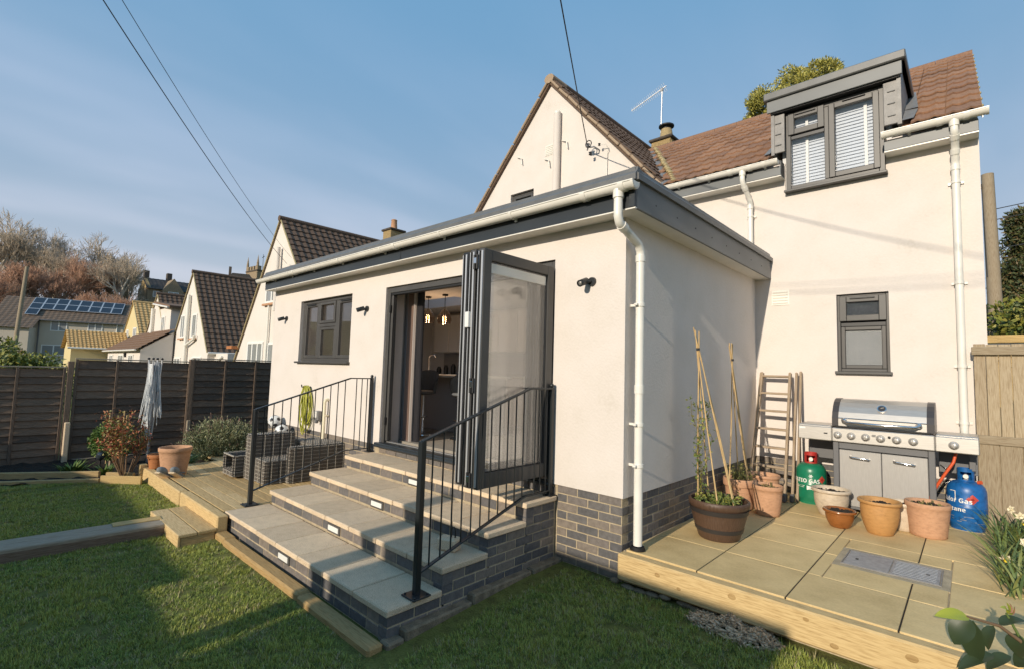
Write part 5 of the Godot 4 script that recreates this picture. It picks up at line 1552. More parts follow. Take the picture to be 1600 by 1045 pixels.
	part("wing_walls", bx(Vector3(FX + 0.01, 0.5, wz), Vector3(FX + 2.2, we.x - 0.1, zl)), M["render_grey"], h)
	part("wing_roof", tiled_slope(Vector3(FX - 0.5, er.x + 0.3, zl), Vector3(FX - 0.5, er.x + 0.3, wz - 0.3), Vector3(FX + 2.5, we.x - 0.25, zl), 0.4, 0.42), M["tile_grey"], h)
	var dn := (Vector3(FX + 0.35, er.x - 0.15, 0) - Vector3(ridx, rr.x, 0)).normalized()
	var up := Vector3(-dn.y, dn.x, 0)
	var bs := Basis(Vector3.FORWARD, up, dn)
	var z0: float = P.call(0, 1.45).y; var z1: float = P.call(0, -4.85).y
	var cw := (z0 - z1) / 8.0
	for r in 3:
		for c in 8:
			if r == 2 and c > 0: continue
			var s := part("solar_panel", cb(Vector3(cw - 0.05, 0.05, 1.22), 0.01), M["solar"], h, Vector3(ridx, rr.x, z0 - cw * (c + 0.5)) + dn * (0.95 + 1.26 * r) + up * 0.2, bs)
			var fm := MB.new()
			for e in [[Vector3(0, 0.0, -0.61), Vector3(cw - 0.04, 0.07, 0.05)], [Vector3(0, 0.0, 0.61), Vector3(cw - 0.04, 0.07, 0.05)], [Vector3(-cw / 2 + 0.03, 0, 0), Vector3(0.05, 0.07, 1.17)], [Vector3(cw / 2 - 0.03, 0, 0), Vector3(0.05, 0.07, 1.17)]]: fm.box(e[0], e[1])
			part("panel_frame", fm, M["aerial"], s)
	for w in [[-0.26, 4.0, -1.36, 4.88, 2], [-2.72, 4.18, -3.75, 4.98, 2], [0.2, 1.95, -1.4, 2.85, 2]]:
		var a0: Vector2 = P.call(w[1], w[0]); var a1: Vector2 = P.call(w[3], w[2])
		nwin(h, -a0.y, a0.x, -a1.y, a1.x, FX, w[4], "x", false)
	part("gutter", tube_mesh([Vector3(FX + 0.4, er.x - 0.2, wz - 0.3), Vector3(FX + 0.4, er.x - 0.2, zr)], 0.07, 6), M["grey_paint"], h)
	part("drain_pipe", tube_mesh([Vector3(FX + 0.06, 1, P.call(0, -4.75).y), Vector3(FX + 0.06, er.x - 0.2, P.call(0, -4.75).y)], 0.06, 6), M["upvc"], h)
	part("drain_pipe", tube_mesh([Vector3(FX + 0.06, 1, P.call(0, 0.45).y), Vector3(FX + 0.06, er.x - 0.2, P.call(0, 0.45).y)], 0.06, 6), M["grey_paint"], h)
	var hr := Basis(Vector3.UP, -0.29)
	h.transform = Transform3D(hr, Vector3(FX, 0, -2.5) - hr * Vector3(FX, 0, -2.5))
	# shrubs over the fence
	for q in [[-16.5, 4.3, 2.75, 1.0, "green yellow shrub over the fence at the far left edge", 0], [-15.5, 3.4, 2.1, 0.85, "low bright green shrub above the lower fence length", 0], [-14.9, 2.9, 2.0, 0.7, "twiggy green shrub left of the tall fence length", 0], [-24.5, 2.35, 2.2, 0.75, "rusty red-leaved shrub in front of the low yellow building", 1]]:
		var sh := thing("garden_shrub", q[4], "shrub", "shrubs showing over the left fence", Vector3(q[0], -0.2, q[1]))
		part("stem", tube_mesh([Vector3(0, 0, 0), Vector3(0, q[2] * 0.8, 0)], [0.06, 0.03], 6), M["bark"], sh)
		var cr := MB.new(); cr.use_c = true
		var lobes := []
		for i in 40: lobes.append([Vector3(rv(1.1) * q[3], q[2] - 0.25 - rng.randf() * 1.2, rv(1.1) * q[3]), 0.30])
		foliage(cr, lobes, 6000, 0.11, 0.055, [Color(0.17, 0.11, 0.035), Color(0.24, 0.12, 0.035), Color(0.12, 0.09, 0.03)] if q[5] == 1 else [Color(0.24, 0.26, 0.05), Color(0.17, 0.20, 0.045), Color(0.32, 0.30, 0.07), Color(0.10, 0.13, 0.035)])
		part("crown", cr, M["leaf"], sh)
	# leaning utility pole left of it
	single("utility_pole", tube_mesh([Vector3(0, 0, 0), Vector3(0.0, 9.6, -0.35)], [0.19, 0.14], 10), M["pole_wood"], "weathered utility pole in front of the solar panel house", "utility pole", "", Vector3(-62.0, 0.5, 1.55))

# ---------------------------------------------------------------- far hill: stone house, church, bare trees
func build_far() -> void:
	var s := thing("stone_house", "dark stone house with chimneys on the hill behind the row", "house")
	var X := -92.0
	part("walls", bx(Vector3(X - 7, 7.0, -20.8), Vector3(X, 13.2, -13.6)), M["stone"], s)
	part("roof", tiled_slope(Vector3(X - 3.5, 15.1, -13.4), Vector3(X - 3.5, 15.1, -21.0), Vector3(X + 0.3, 13.0, -13.4), 0.5, 0.6), M["slate"], s)
	var gg := MB.new(); gg.prism(PackedVector2Array([Vector2(-7, 0), Vector2(0, 0), Vector2(-3.5, 2.0)]), 0, 0.4, Transform3D(Basis.IDENTITY, Vector3(X, 13.2, -14.0)))
	part("gable", gg, M["stone_yellow"], s)
	var cross := MB.new(); cross.prism(PackedVector2Array([Vector2(15.4, 8), Vector2(18.2, 8), Vector2(18.2, 12.9), Vector2(16.8, 14.9), Vector2(15.4, 12.9)]), -4.0, 1.0, Transform3D(Basis(Vector3.FORWARD, Vector3.UP, Vector3.RIGHT), Vector3(X, 0, 0)))
	part("cross_gable", cross, M["stone"], s)
	for z in [-13.9, -17.0, -20.6]:
		part("chimney", cb(Vector3(0.9, 1.5, 0.7), 0.03), M["stone_dark"], s, Vector3(X - 3.5, 15.5, z))
	for w in [[14.3, 15.2], [16.1, 17.5], [18.6, 19.6]]:
		nwin(s, w[0], 11.7, w[1], 12.7, X + (1.02 if w[0] > 16 and w[0] < 18 else 0.0), 2, "x", false)
	# church tower
	var t := thing("church_tower", "battlemented stone church tower with pinnacles far behind the roofs", "church tower", "", Vector3(-96.5, 0, -32.0), 0.12)
	t.scale = Vector3(0.72, 1, 0.72)
	part("tower_shaft", cb(Vector3(5.6, 19.2, 5.6), 0.05), M["stone"], t, Vector3(0, 9.6, 0))
	for i in 4:
		for k in 4:
			var bb2 := ry(PI / 2 * i)
			part("merlon", cb(Vector3(0.8, 0.75, 0.4), 0.03), M["stone"], t, bb2 * Vector3(-2.1 + 1.4 * k, 19.55, 2.6), bb2)
		part("string_course", cb(Vector3(5.9, 0.25, 0.25), 0.04), M["stone_dark"], t, ry(PI / 2 * i) * Vector3(0, 19.0, 2.82), ry(PI / 2 * i))
		part("belfry_opening", cb(Vector3(1.3, 2.4, 0.2), 0.05), M["stone_dark"], t, ry(PI / 2 * i) * Vector3(0, 16.4, 2.75), ry(PI / 2 * i))
		part("buttress", cb(Vector3(0.8, 17.5, 0.8), 0.04), M["stone"], t, ry(PI / 2 * i) * Vector3(2.75, 8.75, 2.75), ry(PI / 2 * i))
		var pn := MB.new(); pn.lathe([Vector2(0.32, 18.6), Vector2(0.3, 20.3), Vector2(0.0, 22.0)], 6)
		part("pinnacle", pn, M["stone"], t, ry(PI / 2 * i) * Vector3(2.6, 0, 2.6))
	part("weather_vane", tube_mesh([Vector3(0, 19, 0), Vector3(0, 22.6, 0)], 0.06, 5), M["black_metal"], t)
	part("vane_arm", tube_mesh([Vector3(-0.5, 22.0, 0), Vector3(0.5, 22.2, 0)], 0.07, 5), M["black_metal"], t)
	var rr := MB.new(); rr.prism(PackedVector2Array([Vector2(-3, 0), Vector2(3, 0), Vector2(1.6, 1.6), Vector2(-1.6, 1.6)]), -2, 2)
	var rt := thing("far_roof", "dark roof top just showing above the gabled house ridge", "roof", "", Vector3(-80.0, 14.0, -23.0), 1.2)
	rt.scale = Vector3(0.7, 0.8, 0.7)
	part("roof", rr, M["slate"], rt)
	part("chimney", cb(Vector3(0.5, 1.6, 0.5), 0.02), M["stone_dark"], rt, Vector3(-2.2, 2.2, 0))
	# bare trees: four kinds, then copies
	var kinds := []
	for i in 4:
		var o := thing("bare_tree", "", "tree", "bare winter trees on the hill")
		var tw: String = ["twig_grey", "twig_red", "twig_grey", "twig_red"][i]
		bare_tree(o, 100 + i, [9.6, 7.6, 8.8, 6.8][i], M["birch"] if i == 2 else M["bark"], M[tw])
		kinds.append(o)
	var spots := [
		[0, -103, 5.2, 0.85, "tall grey bare tree at the far left edge"],
		[0, -98, 1.0, 1.25, "broad bare tree, tallest of the left clump behind the solar roof"],
		[2, -95, -3.2, 1.0, "grey bare tree right of the broad one on the hill"],
		[1, -90, -0.6, 0.85, "reddish bare tree low behind the middle of the solar roof"],
		[1, -91, -5.4, 1.1, "reddish bare tree in the dip between the two clumps"],
		[3, -92, -8.2, 1.15, "russet bare tree left of the pale branched one"],
		[2, -89, -10.2, 1.12, "pale branched bare tree standing out over the solar house gable"],
		[0, -99, -9.9, 1.1, "thin grey bare tree, highest of the right clump"],
		[0, -103, -12.6, 0.95, "dark bare tree nearest the stone house"],
		[1, -86, 3.2, 0.8, "reddish bare tree behind the leaning pole"],
		[2, -104, -4.0, 1.0, "faint grey bare tree behind the dip in the hill trees"],
		[0, -100, -27.0, 0.72, "small bare tree left of the church tower"],
		[3, -85, -5.5, 0.85, "low russet bare tree just above the solar roof ridge"],
		[1, -84, -9.0, 0.8, "low red bare tree at the right end of the solar roof"],
		[2, -97, 2.6, 1.15, "tall pale bare tree between the leaning pole and the broad tree"],
		[0, -100, -1.4, 1.1, "rounded grey bare tree right behind the broad one"],
		[2, -99, -6.6, 0.85, "small grey bare tree low in the dip of the hill trees"],
		[3, -89, 1.4, 1.1, "russet bare tree under the tallest bare tree"],
		[3, -88, -2.6, 1.1, "russet bare tree above the middle solar panels"],
		[2, -105, -11.6, 1.0, "thin grey bare tree far behind the right clump"]]
	for i in spots.size():
		var q = spots[i]
		var at := Vector3(q[1], ground_y(q[1], q[2]) - 0.3, q[2])
		if i == 0 or i == 3 or i == 2 or i == 5:
			var o: Node3D = kinds[q[0]]
			o.transform = Transform3D(ry(i * 1.3).scaled(Vector3.ONE * q[3]), at)
			o.set_meta("label", q[4])
		else:
			copy(kinds[q[0]], "bare_tree", q[4], at, i * 1.3, q[3])
	var sc := MB.new()
	sc.use_c = true
	for i in 5200:
		var z := rng.randf_range(-11.8, 14)
		var x := rng.randf_range(-92, -76)
		var hgt := rng.randf_range(0.6, 3.4) * (0.5 if z < -12.0 else 1.0)
		sc.col = [Color(0.32, 0.22, 0.15), Color(0.38, 0.24, 0.16), Color(0.28, 0.23, 0.16), Color(0.45, 0.37, 0.27)][rng.randi() % 4]
		var p := Vector3(x, ground_y(x, z), z)
		var lean := Vector3(rv(0.5), 1, rv(0.5)).normalized()
		sc.tube([p, p + lean * hgt * 0.6, p + lean * hgt + Vector3(rv(0.4), 0, rv(0.4))], [0.05, 0.035, 0.015], 3, false)
	var scr := single("scrub", sc, mat_vc("scrub"), "tangle of brown leafless scrub covering the hill below the trees", "scrub")
	scr.set_meta("kind", "stuff")
	# pine behind the dormer
	var pine := thing("pine_tree", "rounded green pine crown rising behind the dormer roof", "tree", "", Vector3(-4.6, 0, -25.5))
	part("trunk", tube_mesh([Vector3(0, 2, 0), Vector3(0.1, 9, 0), Vector3(0, 15.5, 0)], [0.45, 0.36, 0.16], 10), M["bark"], pine)
	for q in [[-1.8, 12.6, 0.5], [1.6, 13.4, -0.3], [-0.6, 14.0, 1.0], [1.0, 15.0, 0.4]]: part("branch", tube_mesh([Vector3(0.05, q[1] - 1.6, 0), Vector3(q[0] * 0.6, q[1] - 0.4, q[2]), Vector3(q[0], q[1] + 0.6, q[2])], [0.14, 0.1, 0.04], 6), M["bark"], pine)
	var cr := MB.new(); cr.use_c = true
	var lobes := []
	for q in [[-1.9, 15.4, 0.2, 1.15], [-1.0, 16.6, 0.5, 1.25], [0.4, 17.4, 0.2, 1.2], [1.5, 17.5, 0.0, 1.1], [2.0, 16.6, 0.3, 0.95], [0.6, 16.2, 0.8, 1.3], [-0.4, 15.2, 0.8, 1.2], [1.3, 15.4, 0.3, 1.2], [-2.4, 14.4, 0.3, 0.9], [-1.4, 14.0, 0.3, 1.2], [0.3, 14.2, 0.5, 1.3]]:
		lobes.append([Vector3(q[0], q[1], q[2]), q[3]])
	for i in 260:
		var l = lobes[rng.randi() % 11]
		lobes.append([l[0] + rdir() * l[1] * 0.8, l[1] * rng.randf_range(0.25, 0.42)])
	foliage(cr, lobes, 90000, 0.17, 0.06, [Color(0.42, 0.39, 0.085), Color(0.31, 0.30, 0.07), Color(0.52, 0.46, 0.11), Color(0.2, 0.2, 0.055)])
	part("crown", cr, M["leaf"], pine)
	# right-hand edge: conifer, shrubs, pole, stone roof behind
	var con := thing("conifer", "dark conifer beside the utility pole at the right edge", "tree", "", Vector3(3.30, 0.3, -15.2))
	part("trunk", tube_mesh([Vector3(0, 0, 0), Vector3(0, 5.6, 0)], [0.16, 0.05], 8), M["bark"], con)
	cr = MB.new(); cr.use_c = true
	lobes = []
	for i in 120:
		var f := rng.randf()
		var r := (1.0 - f) * 1.35 + 0.12
		var ta := rng.randf() * TAU
		lobes.append([Vector3(cos(ta) * r * 0.7, 0.8 + f * 5.2, sin(ta) * r * 0.7), 0.28 + 0.2 * (1 - f)])
	foliage(cr, lobes, 45000, 0.11, 0.045, [Color(0.07, 0.095, 0.035), Color(0.045, 0.065, 0.028), Color(0.10, 0.11, 0.035), Color(0.15, 0.11, 0.045)])
	part("crown", cr, M["leaf"], con)
	for q in [[4.15, 0.2, -13.2, 1.25, "yellow green evergreen shrub low beside the conifer"], [3.35, 0.2, -12.4, 0.95, "leafy bright shrub behind the side gate"], [2.75, 0.2, -16.5, 1.4, "dark shrub hidden behind the utility pole"]]:
		var sh := thing("evergreen_shrub", q[4], "shrub", "evergreen shrubs beyond the side gate", Vector3(q[0], q[1], q[2]))
		part("stem", tube_mesh([Vector3(0, 0, 0), Vector3(0, 2.0, 0)], [0.07, 0.03], 6), M["bark"], sh)
		cr = MB.new(); cr.use_c = true
		lobes = []
		for i in 50: lobes.append([Vector3(rv(0.75) * q[3], rng.randf_range(1.6, 3.4), rv(0.75) * q[3]), 0.34])
		var y: bool = q[3] < 1.3
		foliage(cr, lobes, 9000, 0.13, 0.07, [Color(0.19, 0.2, 0.03), Color(0.1, 0.13, 0.025), Color(0.26, 0.24, 0.05), Color(0.06, 0.085, 0.02)] if y else [Color(0.05, 0.07, 0.025), Color(0.03, 0.045, 0.02)])
		part("crown", cr, M["leaf"], sh)
	var up := thing("utility_pole", "tall grey timber utility pole just right of the house corner", "utility pole", "", Vector3(2.71, 0.0, -14.0))
	part("shaft", tube_mesh([Vector3(0, 0, 0), Vector3(-0.08, 7.25, 0)], [0.17, 0.125], 12), M["pole_wood"], up)
	part("insulator", cb(Vector3(0.05, 0.08, 0.05), 0.012), M["black"], up, Vector3(-0.22, 6.9, 0.1))
	part("cable_clip", tube_mesh([Vector3(-0.2, 7.0, 0.05), Vector3(-0.18, 6.2, 0.06), Vector3(-0.16, 4.5, 0.08)], 0.015, 5), M["cable"], up)
	for i in 3:
		var y: float = [6.3, 6.02, 5.25][i]
		single("overhead_wire", tube_mesh([Vector3(2.66, y - 0.02, -14.0), Vector3(8, y + 0.62, -14.5), Vector3(16, y + 1.3, -15.5)], 0.012, 5), M["cable"], ["top wire running right from the utility pole", "middle wire running right from the utility pole", "lowest wire running right from the utility pole"][i], "wire", "wires leaving the utility pole")
	var bh := thing("stone_cottage", "brown stone-tiled roof of a cottage at the right edge", "house", "", Vector3(6.1, 0.0, -24.0))
	part("walls", bx(Vector3(-2.4, 0, -4), Vector3(5, 6.0, 0)), M["stone"], bh)
	part("roof", tiled_slope(Vector3(-2.6, 8.6, -2.0), Vector3(5.2, 8.6, -2.0), Vector3(-2.6, 5.6, 0.3), 0.3, 0.5), M["stone"], bh)
	part("gable", bx(Vector3(-2.39, 6.0, -3.0), Vector3(-2.2, 8.0, -1.2)), M["stone"], bh)

func foliage(m: MB, lobes: Array, n: int, l: float, w: float, cols: Array) -> void:     # leaf-sized faces spread through clumps
	for i in n:
		var L = lobes[rng.randi() % lobes.size()]
		var d := rdir()
		var r: float = L[1] * pow(rng.randf(), 0.45)
		var p: Vector3 = L[0] + d * r * Vector3(1, 0.85, 1)
		var dr := (d * 0.8 + rdir() * 0.9 + Vector3.UP * 0.25).normalized()
		var sd := dr.cross(rdir()).normalized()
		m.col = cols[rng.randi() % cols.size()]
		m.col = m.col * rng.randf_range(0.75, 1.2)
		var s := rng.randf_range(0.6, 1.25)
		var q := p + dr * l * s
		var e := sd * w * s * 0.5
		var mid := p + dr * l * s * 0.45
		var nn := sd.cross(dr)
		m.ftri(p, mid + e, q, nn); m.ftri(p, q, mid - e, nn)

func bare_tree(o: Node3D, sd: int, h: float, bark: Material, twig: Material) -> void:
	var r := RandomNumberGenerator.new()
	r.seed = sd
	var tm := MB.new()
	var cm := MB.new()
	var st := h * 0.18
	var multi := 1 if sd % 2 == 0 else 3
	for s in multi:
		var lean := Vector3(r.randf_range(-0.3, 0.3) * (multi - 1) * 0.5, 1, r.randf_range(-0.3, 0.3) * (multi - 1) * 0.5).normalized()
		grow(tm, cm, r, Vector3(r.randf_range(-0.3, 0.3) * (multi - 1), 0, r.randf_range(-0.3, 0.3) * (multi - 1)), lean, h * (0.34 if multi == 1 else 0.31), h * 0.027 / sqrt(multi), 0, 5 if multi == 3 else 6)
	part("trunk", tm, bark, o)
	part("crown", cm, twig, o)

func grow(tm: MB, cm: MB, r: RandomNumberGenerator, p: Vector3, d: Vector3, l: float, rad: float, depth: int, most: int) -> void:
	var m := tm if depth < 3 else cm
	var d2 := (d + Vector3(r.randf_range(-0.2, 0.2), 0.10, r.randf_range(-0.2, 0.2))).normalized()
	var mid := p + d * l * 0.5
	var e := mid + d2 * l * 0.5
	var rm := maxf(rad, 0.019)
	m.tube([p, mid, e], [rm, maxf(rad * 0.85, 0.016), maxf(rad * 0.68, 0.012)], 5 if depth < 3 else 3, false)
	if depth >= most: return
	var n := 6 if depth < 1 else (4 if depth < 3 else 3)
	for i in n:
		var t := r.randf_range(0.3, 1.0) if i > 0 else 1.0
		var side := d2.cross(Vector3(r.randf_range(-1, 1), r.randf_range(-1, 1), r.randf_range(-1, 1))).normalized()
		var nd := (d2 + side * r.randf_range(0.4, 0.95) * (0.6 if i == 0 else 1.0) + Vector3.UP * 0.16).normalized()
		var sp := p.lerp(e, t) if t > 0.5 else p.lerp(mid, t * 2)
		grow(tm, cm, r, sp, nd, l * r.randf_range(0.6, 0.82), rad * r.randf_range(0.5, 0.66), depth + 1, most)

# ---------------------------------------------------------------- the garden behind the camera, known from its shadows and reflections
func build_garden_behind() -> void:
	var fb := thing("close_board_fence", "close-boarded fence across the end of the garden behind the viewer", "fence", "", Vector3(0, 0, 8.0))
	var m := MB.new()
	for q in [[-12.0, -3.7, 1.86], [-3.7, -2.4, 1.77], [-2.4, -1.13, 1.66], [1.5, 8.0, 1.75]]:
		m.bb(Vector3(q[0], -0.3, -0.02), Vector3(q[1] - 0.004, q[2] + 0.10, 0.02))
	part("fence_boards", m, M["weathered_y"], fb)
	var sh := thing("garden_shed", "timber garden shed behind the viewer that shades the steps", "shed", "", Vector3(0.35, -0.2, 9.3))
	part("walls", bx(Vector3(-1.33, 0, -1.3), Vector3(1.33, 3.02, 1.3)), M["weathered_y"], sh)
	part("roof", bx(Vector3(-1.36, 3.021, -1.34), Vector3(1.36, 3.10, 1.4)), M["slate"], sh)
	single("pergola_post", cb(Vector3(0.21, 3.3, 0.21), 0.01), M["weathered_y"], "tall timber post beside the shed behind the viewer", "post", "", Vector3(-1.31, 1.45, 8.0))
	var pl := thing("utility_pole", "utility pole behind the viewer that carries the house cables", "utility pole", "", Vector3(3.64, -0.2, 8.2))
	part("shaft", tube_mesh([Vector3(0, 0, 0), Vector3(0, 7.3, 0)], [0.16, 0.12], 12), M["pole_wood"], pl)
	# hedge trees seen only as reflections in the kitchen window
	for i in 8:
		var x: float = -14.0 - 7.0 * i
		var z := 21.0 + 3.0 * sin(i * 2.1)
		var t := thing("garden_tree", "", "tree", "trees beyond the far end of the garden", Vector3(x, 0, z))
		t.set_meta("label", ["leafy tree nearest behind the left fence end", "second leafy tree behind the far fence", "third leafy tree behind the far fence", "fourth leafy tree behind the far fence", "fifth leafy tree behind the far fence", "sixth leafy tree behind the far fence", "seventh leafy tree behind the far fence", "eighth and farthest leafy tree behind the fence"][i])
		part("trunk", tube_mesh([Vector3(0, 0, 0), Vector3(0, 4, 0)], [0.25, 0.1], 8), M["bark"], t)
		var cr := MB.new(); cr.use_c = true
		var lobes := []
		for k in 24: lobes.append([Vector3(rv(1.6), rng.randf_range(2.2, 5.4 + (i % 3) * 0.6), rv(1.6)), 0.8])
		foliage(cr, lobes, 2600, 0.4, 0.22, [Color(0.05, 0.06, 0.03), Color(0.07, 0.075, 0.035), Color(0.03, 0.04, 0.02)])
		part("crown", cr, M["leaf"], t)
	# cables from the pole to the two gables
	var P := Vector3(3.64, 6.95, 8.16)
	cable("service_cable", "black service cable running overhead to the bracket on the white gable", Vector3(-2.70, 5.72, -3.30), P, 0.22, 0.008)
	cable("service_cable", "thicker of two cables sweeping down to the next-door gable", Vector3(-15.35, 5.24, -3.4), P + Vector3(0.0, -0.05, 0.02), 0.55, 0.007)
	cable("service_cable", "thinner of two cables sweeping down to the next-door gable", Vector3(-15.0, 5.40, -3.4), P + Vector3(0.02, 0.0, -0.10), 0.55, 0.0045)

func cable(called: String, label: String, a: Vector3, b: Vector3, sag: float, r: float) -> void:
	var pts := []
	for i in 41:
		var f := i / 40.0
		pts.append(a.lerp(b, f) - Vector3(0, 4.0 * sag * f * (1 - f), 0))
	single(called, tube_mesh(pts, r, 6), M["cable"], label, "cable", "cables overhead")

# ---------------------------------------------------------------- railings
func build_railings() -> void:
	railing("black metal handrail on the right side of the brick steps", -0.737, true)
	railing("black metal handrail on the left side of the brick steps beside the deck", -3.85, false)

func railing(label: String, X: float, right: bool) -> void:
	var o := thing("handrail", label, "railing", "black handrails of the garden steps", Vector3(X, 0, 0))
	var bm: Material = M["black_metal"]
	var zf := 1.525
	part("newel_post", cb(Vector3(0.045, 1.06, 0.045), 0.004), bm, o, Vector3(0, 0.66, zf))
	part("base_plate", cb(Vector3(0.15, 0.012, 0.15), 0.003), bm, o, Vector3(0.0, 0.128, zf), ry(0.0))
	for sx in [-1, 1]:
		for sz in [-1, 1]: part("bolt", cb(Vector3(0.016, 0.012, 0.016), 0.004), bm, o, Vector3(0.055 * sx, 0.138, zf + 0.055 * sz))
	part("wall_post", cb(Vector3(0.04, 0.99, 0.04), 0.004), bm, o, Vector3(0, 1.072, 0.05))
	var fin := MB.new(); fin.ball(Vector3.ZERO, Vector3(0.022, 0.022, 0.022), 10, 6)
	part("finial", fin, bm, o, Vector3(0, 1.585, 0.05))
	part("base_plate", cb(Vector3(0.09, 0.01, 0.09), 0.003), bm, o, Vector3(0, 0.58, 0.05))
	var top := [Vector3(0, 1.19, zf), Vector3(0, 1.555, 0.365), Vector3(0, 1.555, 0.05)]
	var low := [Vector3(0, 0.27, zf), Vector3(0, 0.622, 0.40), Vector3(0, 0.622, 0.05)]
	for q in [["handrail_bar", top, 0.042, 0.014], ["bottom_bar", low, 0.034, 0.012]]:
		for i in 2:
			var a: Vector3 = q[1][i]; var b: Vector3 = q[1][i + 1]
			var d := b - a
			part(q[0], cb(Vector3(q[2], q[3], d.length() + 0.008), 0.003), bm, o, (a + b) / 2, Basis(Vector3.RIGHT, -atan2(d.y, -d.z) * -1.0))
	var zs := []
	for i in 11: zs.append(zf - 0.099 * (i + 1))
	for i in 3: zs.append(0.355 - 0.0795 * (i + 1) + 0.0)
	for z in zs:
		var yt: float = 1.19 + (zf - z) / (zf - 0.365) * 0.365 if z > 0.365 else 1.555
		var yl: float = 0.27 + (zf - z) / (zf - 0.40) * 0.352 if z > 0.40 else 0.622
		part("baluster", tube_mesh([Vector3(0, yl, z), Vector3(0, yt - 0.004, z)], 0.0062, 8), bm, o)

# ---------------------------------------------------------------- things on the walls
func build_wall_things() -> void:
	var ls := ["black spotlight on the white wall left of the kitchen window", "black spotlight between the kitchen window and the folding doors", "black spotlight right of the folding doors near the house corner"]
	var px := [[-6.84, -0.15], [-4.14, 0.0], [-0.337, 0.25]]
	for i in 3:
		var o := thing("wall_spotlight", ls[i], "wall light", "black spotlights on the extension wall", Vector3(px[i][0], 2.53, 0))
		part("wall_plate", tube_mesh([Vector3(0, 0, 0.001), Vector3(0, 0, 0.022)], [0.042, 0.038], 16), M["black_metal"], o)
		part("arm", tube_mesh([Vector3(0, 0, 0.02), Vector3(-0.01, -0.004, 0.055), Vector3(-0.03, -0.006, 0.06)], 0.012, 8), M["black_metal"], o)
		var h := MB.new(); h.lathe([Vector2(0, -0.055), Vector2(0.028, -0.055), Vector2(0.031, -0.05), Vector2(0.031, 0.05), Vector2(0.028, 0.055), Vector2(0.025, 0.052), Vector2(0.024, 0.04), Vector2(0, 0.04)], 18)
		var d := Vector3(-0.35 + px[i][1], -0.35, 0.85).normalized()
		var b := Basis(d.cross(Vector3.RIGHT).normalized().cross(d) * -1.0, d, Vector3.RIGHT.cross(d).normalized()).orthonormalized()
		b = Basis(Quaternion(Vector3.UP, d))
		var hd := part("lamp_head", h, M["black_metal"], o, Vector3(-0.045, -0.012, 0.085), b)
		var ln := MB.new(); ln.ball(Vector3(0, 0.038, 0), Vector3(0.022, 0.01, 0.022), 12, 6)
		part("lens", ln, M["steel"], hd)
	# hose hung in loops on the wall
	var hs := MB.new()
	for i in 12:
		var w := rng.randf_range(0.03, 0.20)
		var yb := rng.randf_range(0.62, 0.82) if i < 11 else rng.randf_range(0.50, 0.6)
		var x0 := -5.77 + rv(0.03)
		var pts := []
		for k in 25:
			var t := k / 24.0
			var a := t * TAU
			var yy := lerpf(1.38, yb, 0.5 - 0.5 * cos(a))
			pts.append(Vector3(x0 + sin(a) * w * (0.45 + 0.75 * (0.5 - 0.5 * cos(a))) + rv(0.004), yy, 0.035 + 0.006 * i + 0.02 * sin(a * 2 + i)))
		hs.tube(pts, 0.0085, 6, false)
	single("garden_hose", hs, M["yellow_hose"], "yellow green garden hose hanging in loops on the white wall", "hose")
	var hk := MB.new(); hk.tube([Vector3(-5.77, 1.36, 0), Vector3(-5.77, 1.36, 0.14), Vector3(-5.77, 1.40, 0.15)], 0.01, 6)
	single("hose_hook", hk, M["black_metal"], "small hook carrying the garden hose on the wall", "hook")
	var sk := thing("outdoor_socket", "grey outdoor socket box on the white wall beside the hose", "socket", "", Vector3(-5.37, 0.93, 0.001))
	part("box", cb(Vector3(0.10, 0.15, 0.07), 0.012), M["lead"], sk, Vector3(0, 0, 0.035))
	part("cover", cb(Vector3(0.09, 0.10, 0.02), 0.008), M["upvc"], sk, Vector3(-0.012, 0.018, 0.078))
	part("plug", cb(Vector3(0.04, 0.06, 0.05), 0.01), M["grey_paint"], sk, Vector3(0.01, -0.085, 0.06))
	var wp := thing("waste_pipe", "short cream pipe standing against the white wall", "pipe", "", Vector3(-5.13, 0, 0.06))
	part("shaft", tube_mesh([Vector3(0, DK, 0), Vector3(0, 1.16, 0), Vector3(0, 1.19, -0.02), Vector3(0, 1.19, -0.055)], 0.024, 10), M["upvc_cream"], wp)
	part("clip", cb(Vector3(0.07, 0.02, 0.06), 0.005), M["upvc_cream"], wp, Vector3(0, 0.95, -0.03))
	# cable bracket on the garden gable
	var br := thing("cable_bracket", "metal cable bracket with insulators on the white gable", "bracket", "", Vector3(-2.70, 5.72, ZM + 0.01))
	part("arm", tube_mesh([Vector3(0.12, -0.05, 0.0), Vector3(0.12, -0.05, 0.16), Vector3(0, -0.03, 0.17), Vector3(-0.05, -0.05, 0.12)], 0.014, 6), M["galvanised"], br)
	for q in [[Vector3(0.0, 0.0, 0.18), 0.05], [Vector3(0.03, -0.14, 0.14), 0.04], [Vector3(0.2, -0.02, 0.12), 0.03]]:
		var im := MB.new(); im.lathe([Vector2(0, -q[1]), Vector2(q[1] * 0.8, -q[1] * 0.5), Vector2(q[1] * 0.5, 0), Vector2(q[1] * 0.8, q[1] * 0.5), Vector2(0, q[1])], 12)
		part("insulator", im, M["cable"] if q[1] < 0.05 else M["galvanised"], br, q[0])
	var loop := []
	for k in 17: loop.append(Vector3(0.02 + 0.06 * cos(k / 16.0 * TAU), 0.02 + 0.06 * sin(k / 16.0 * TAU), 0.19))
	part("cable_loop", tube_mesh(loop, 0.009, 5), M["cable"], br)
	part("drop_wire", tube_mesh([Vector3(0.22, -0.02, 0.1), Vector3(0.32, -0.04, 0.08), Vector3(0.33, -0.12, 0.03), Vector3(0.30, -0.16, 0.02), Vector3(0.29, -0.8, 0.014)], 0.007, 5), M["upvc"], br)

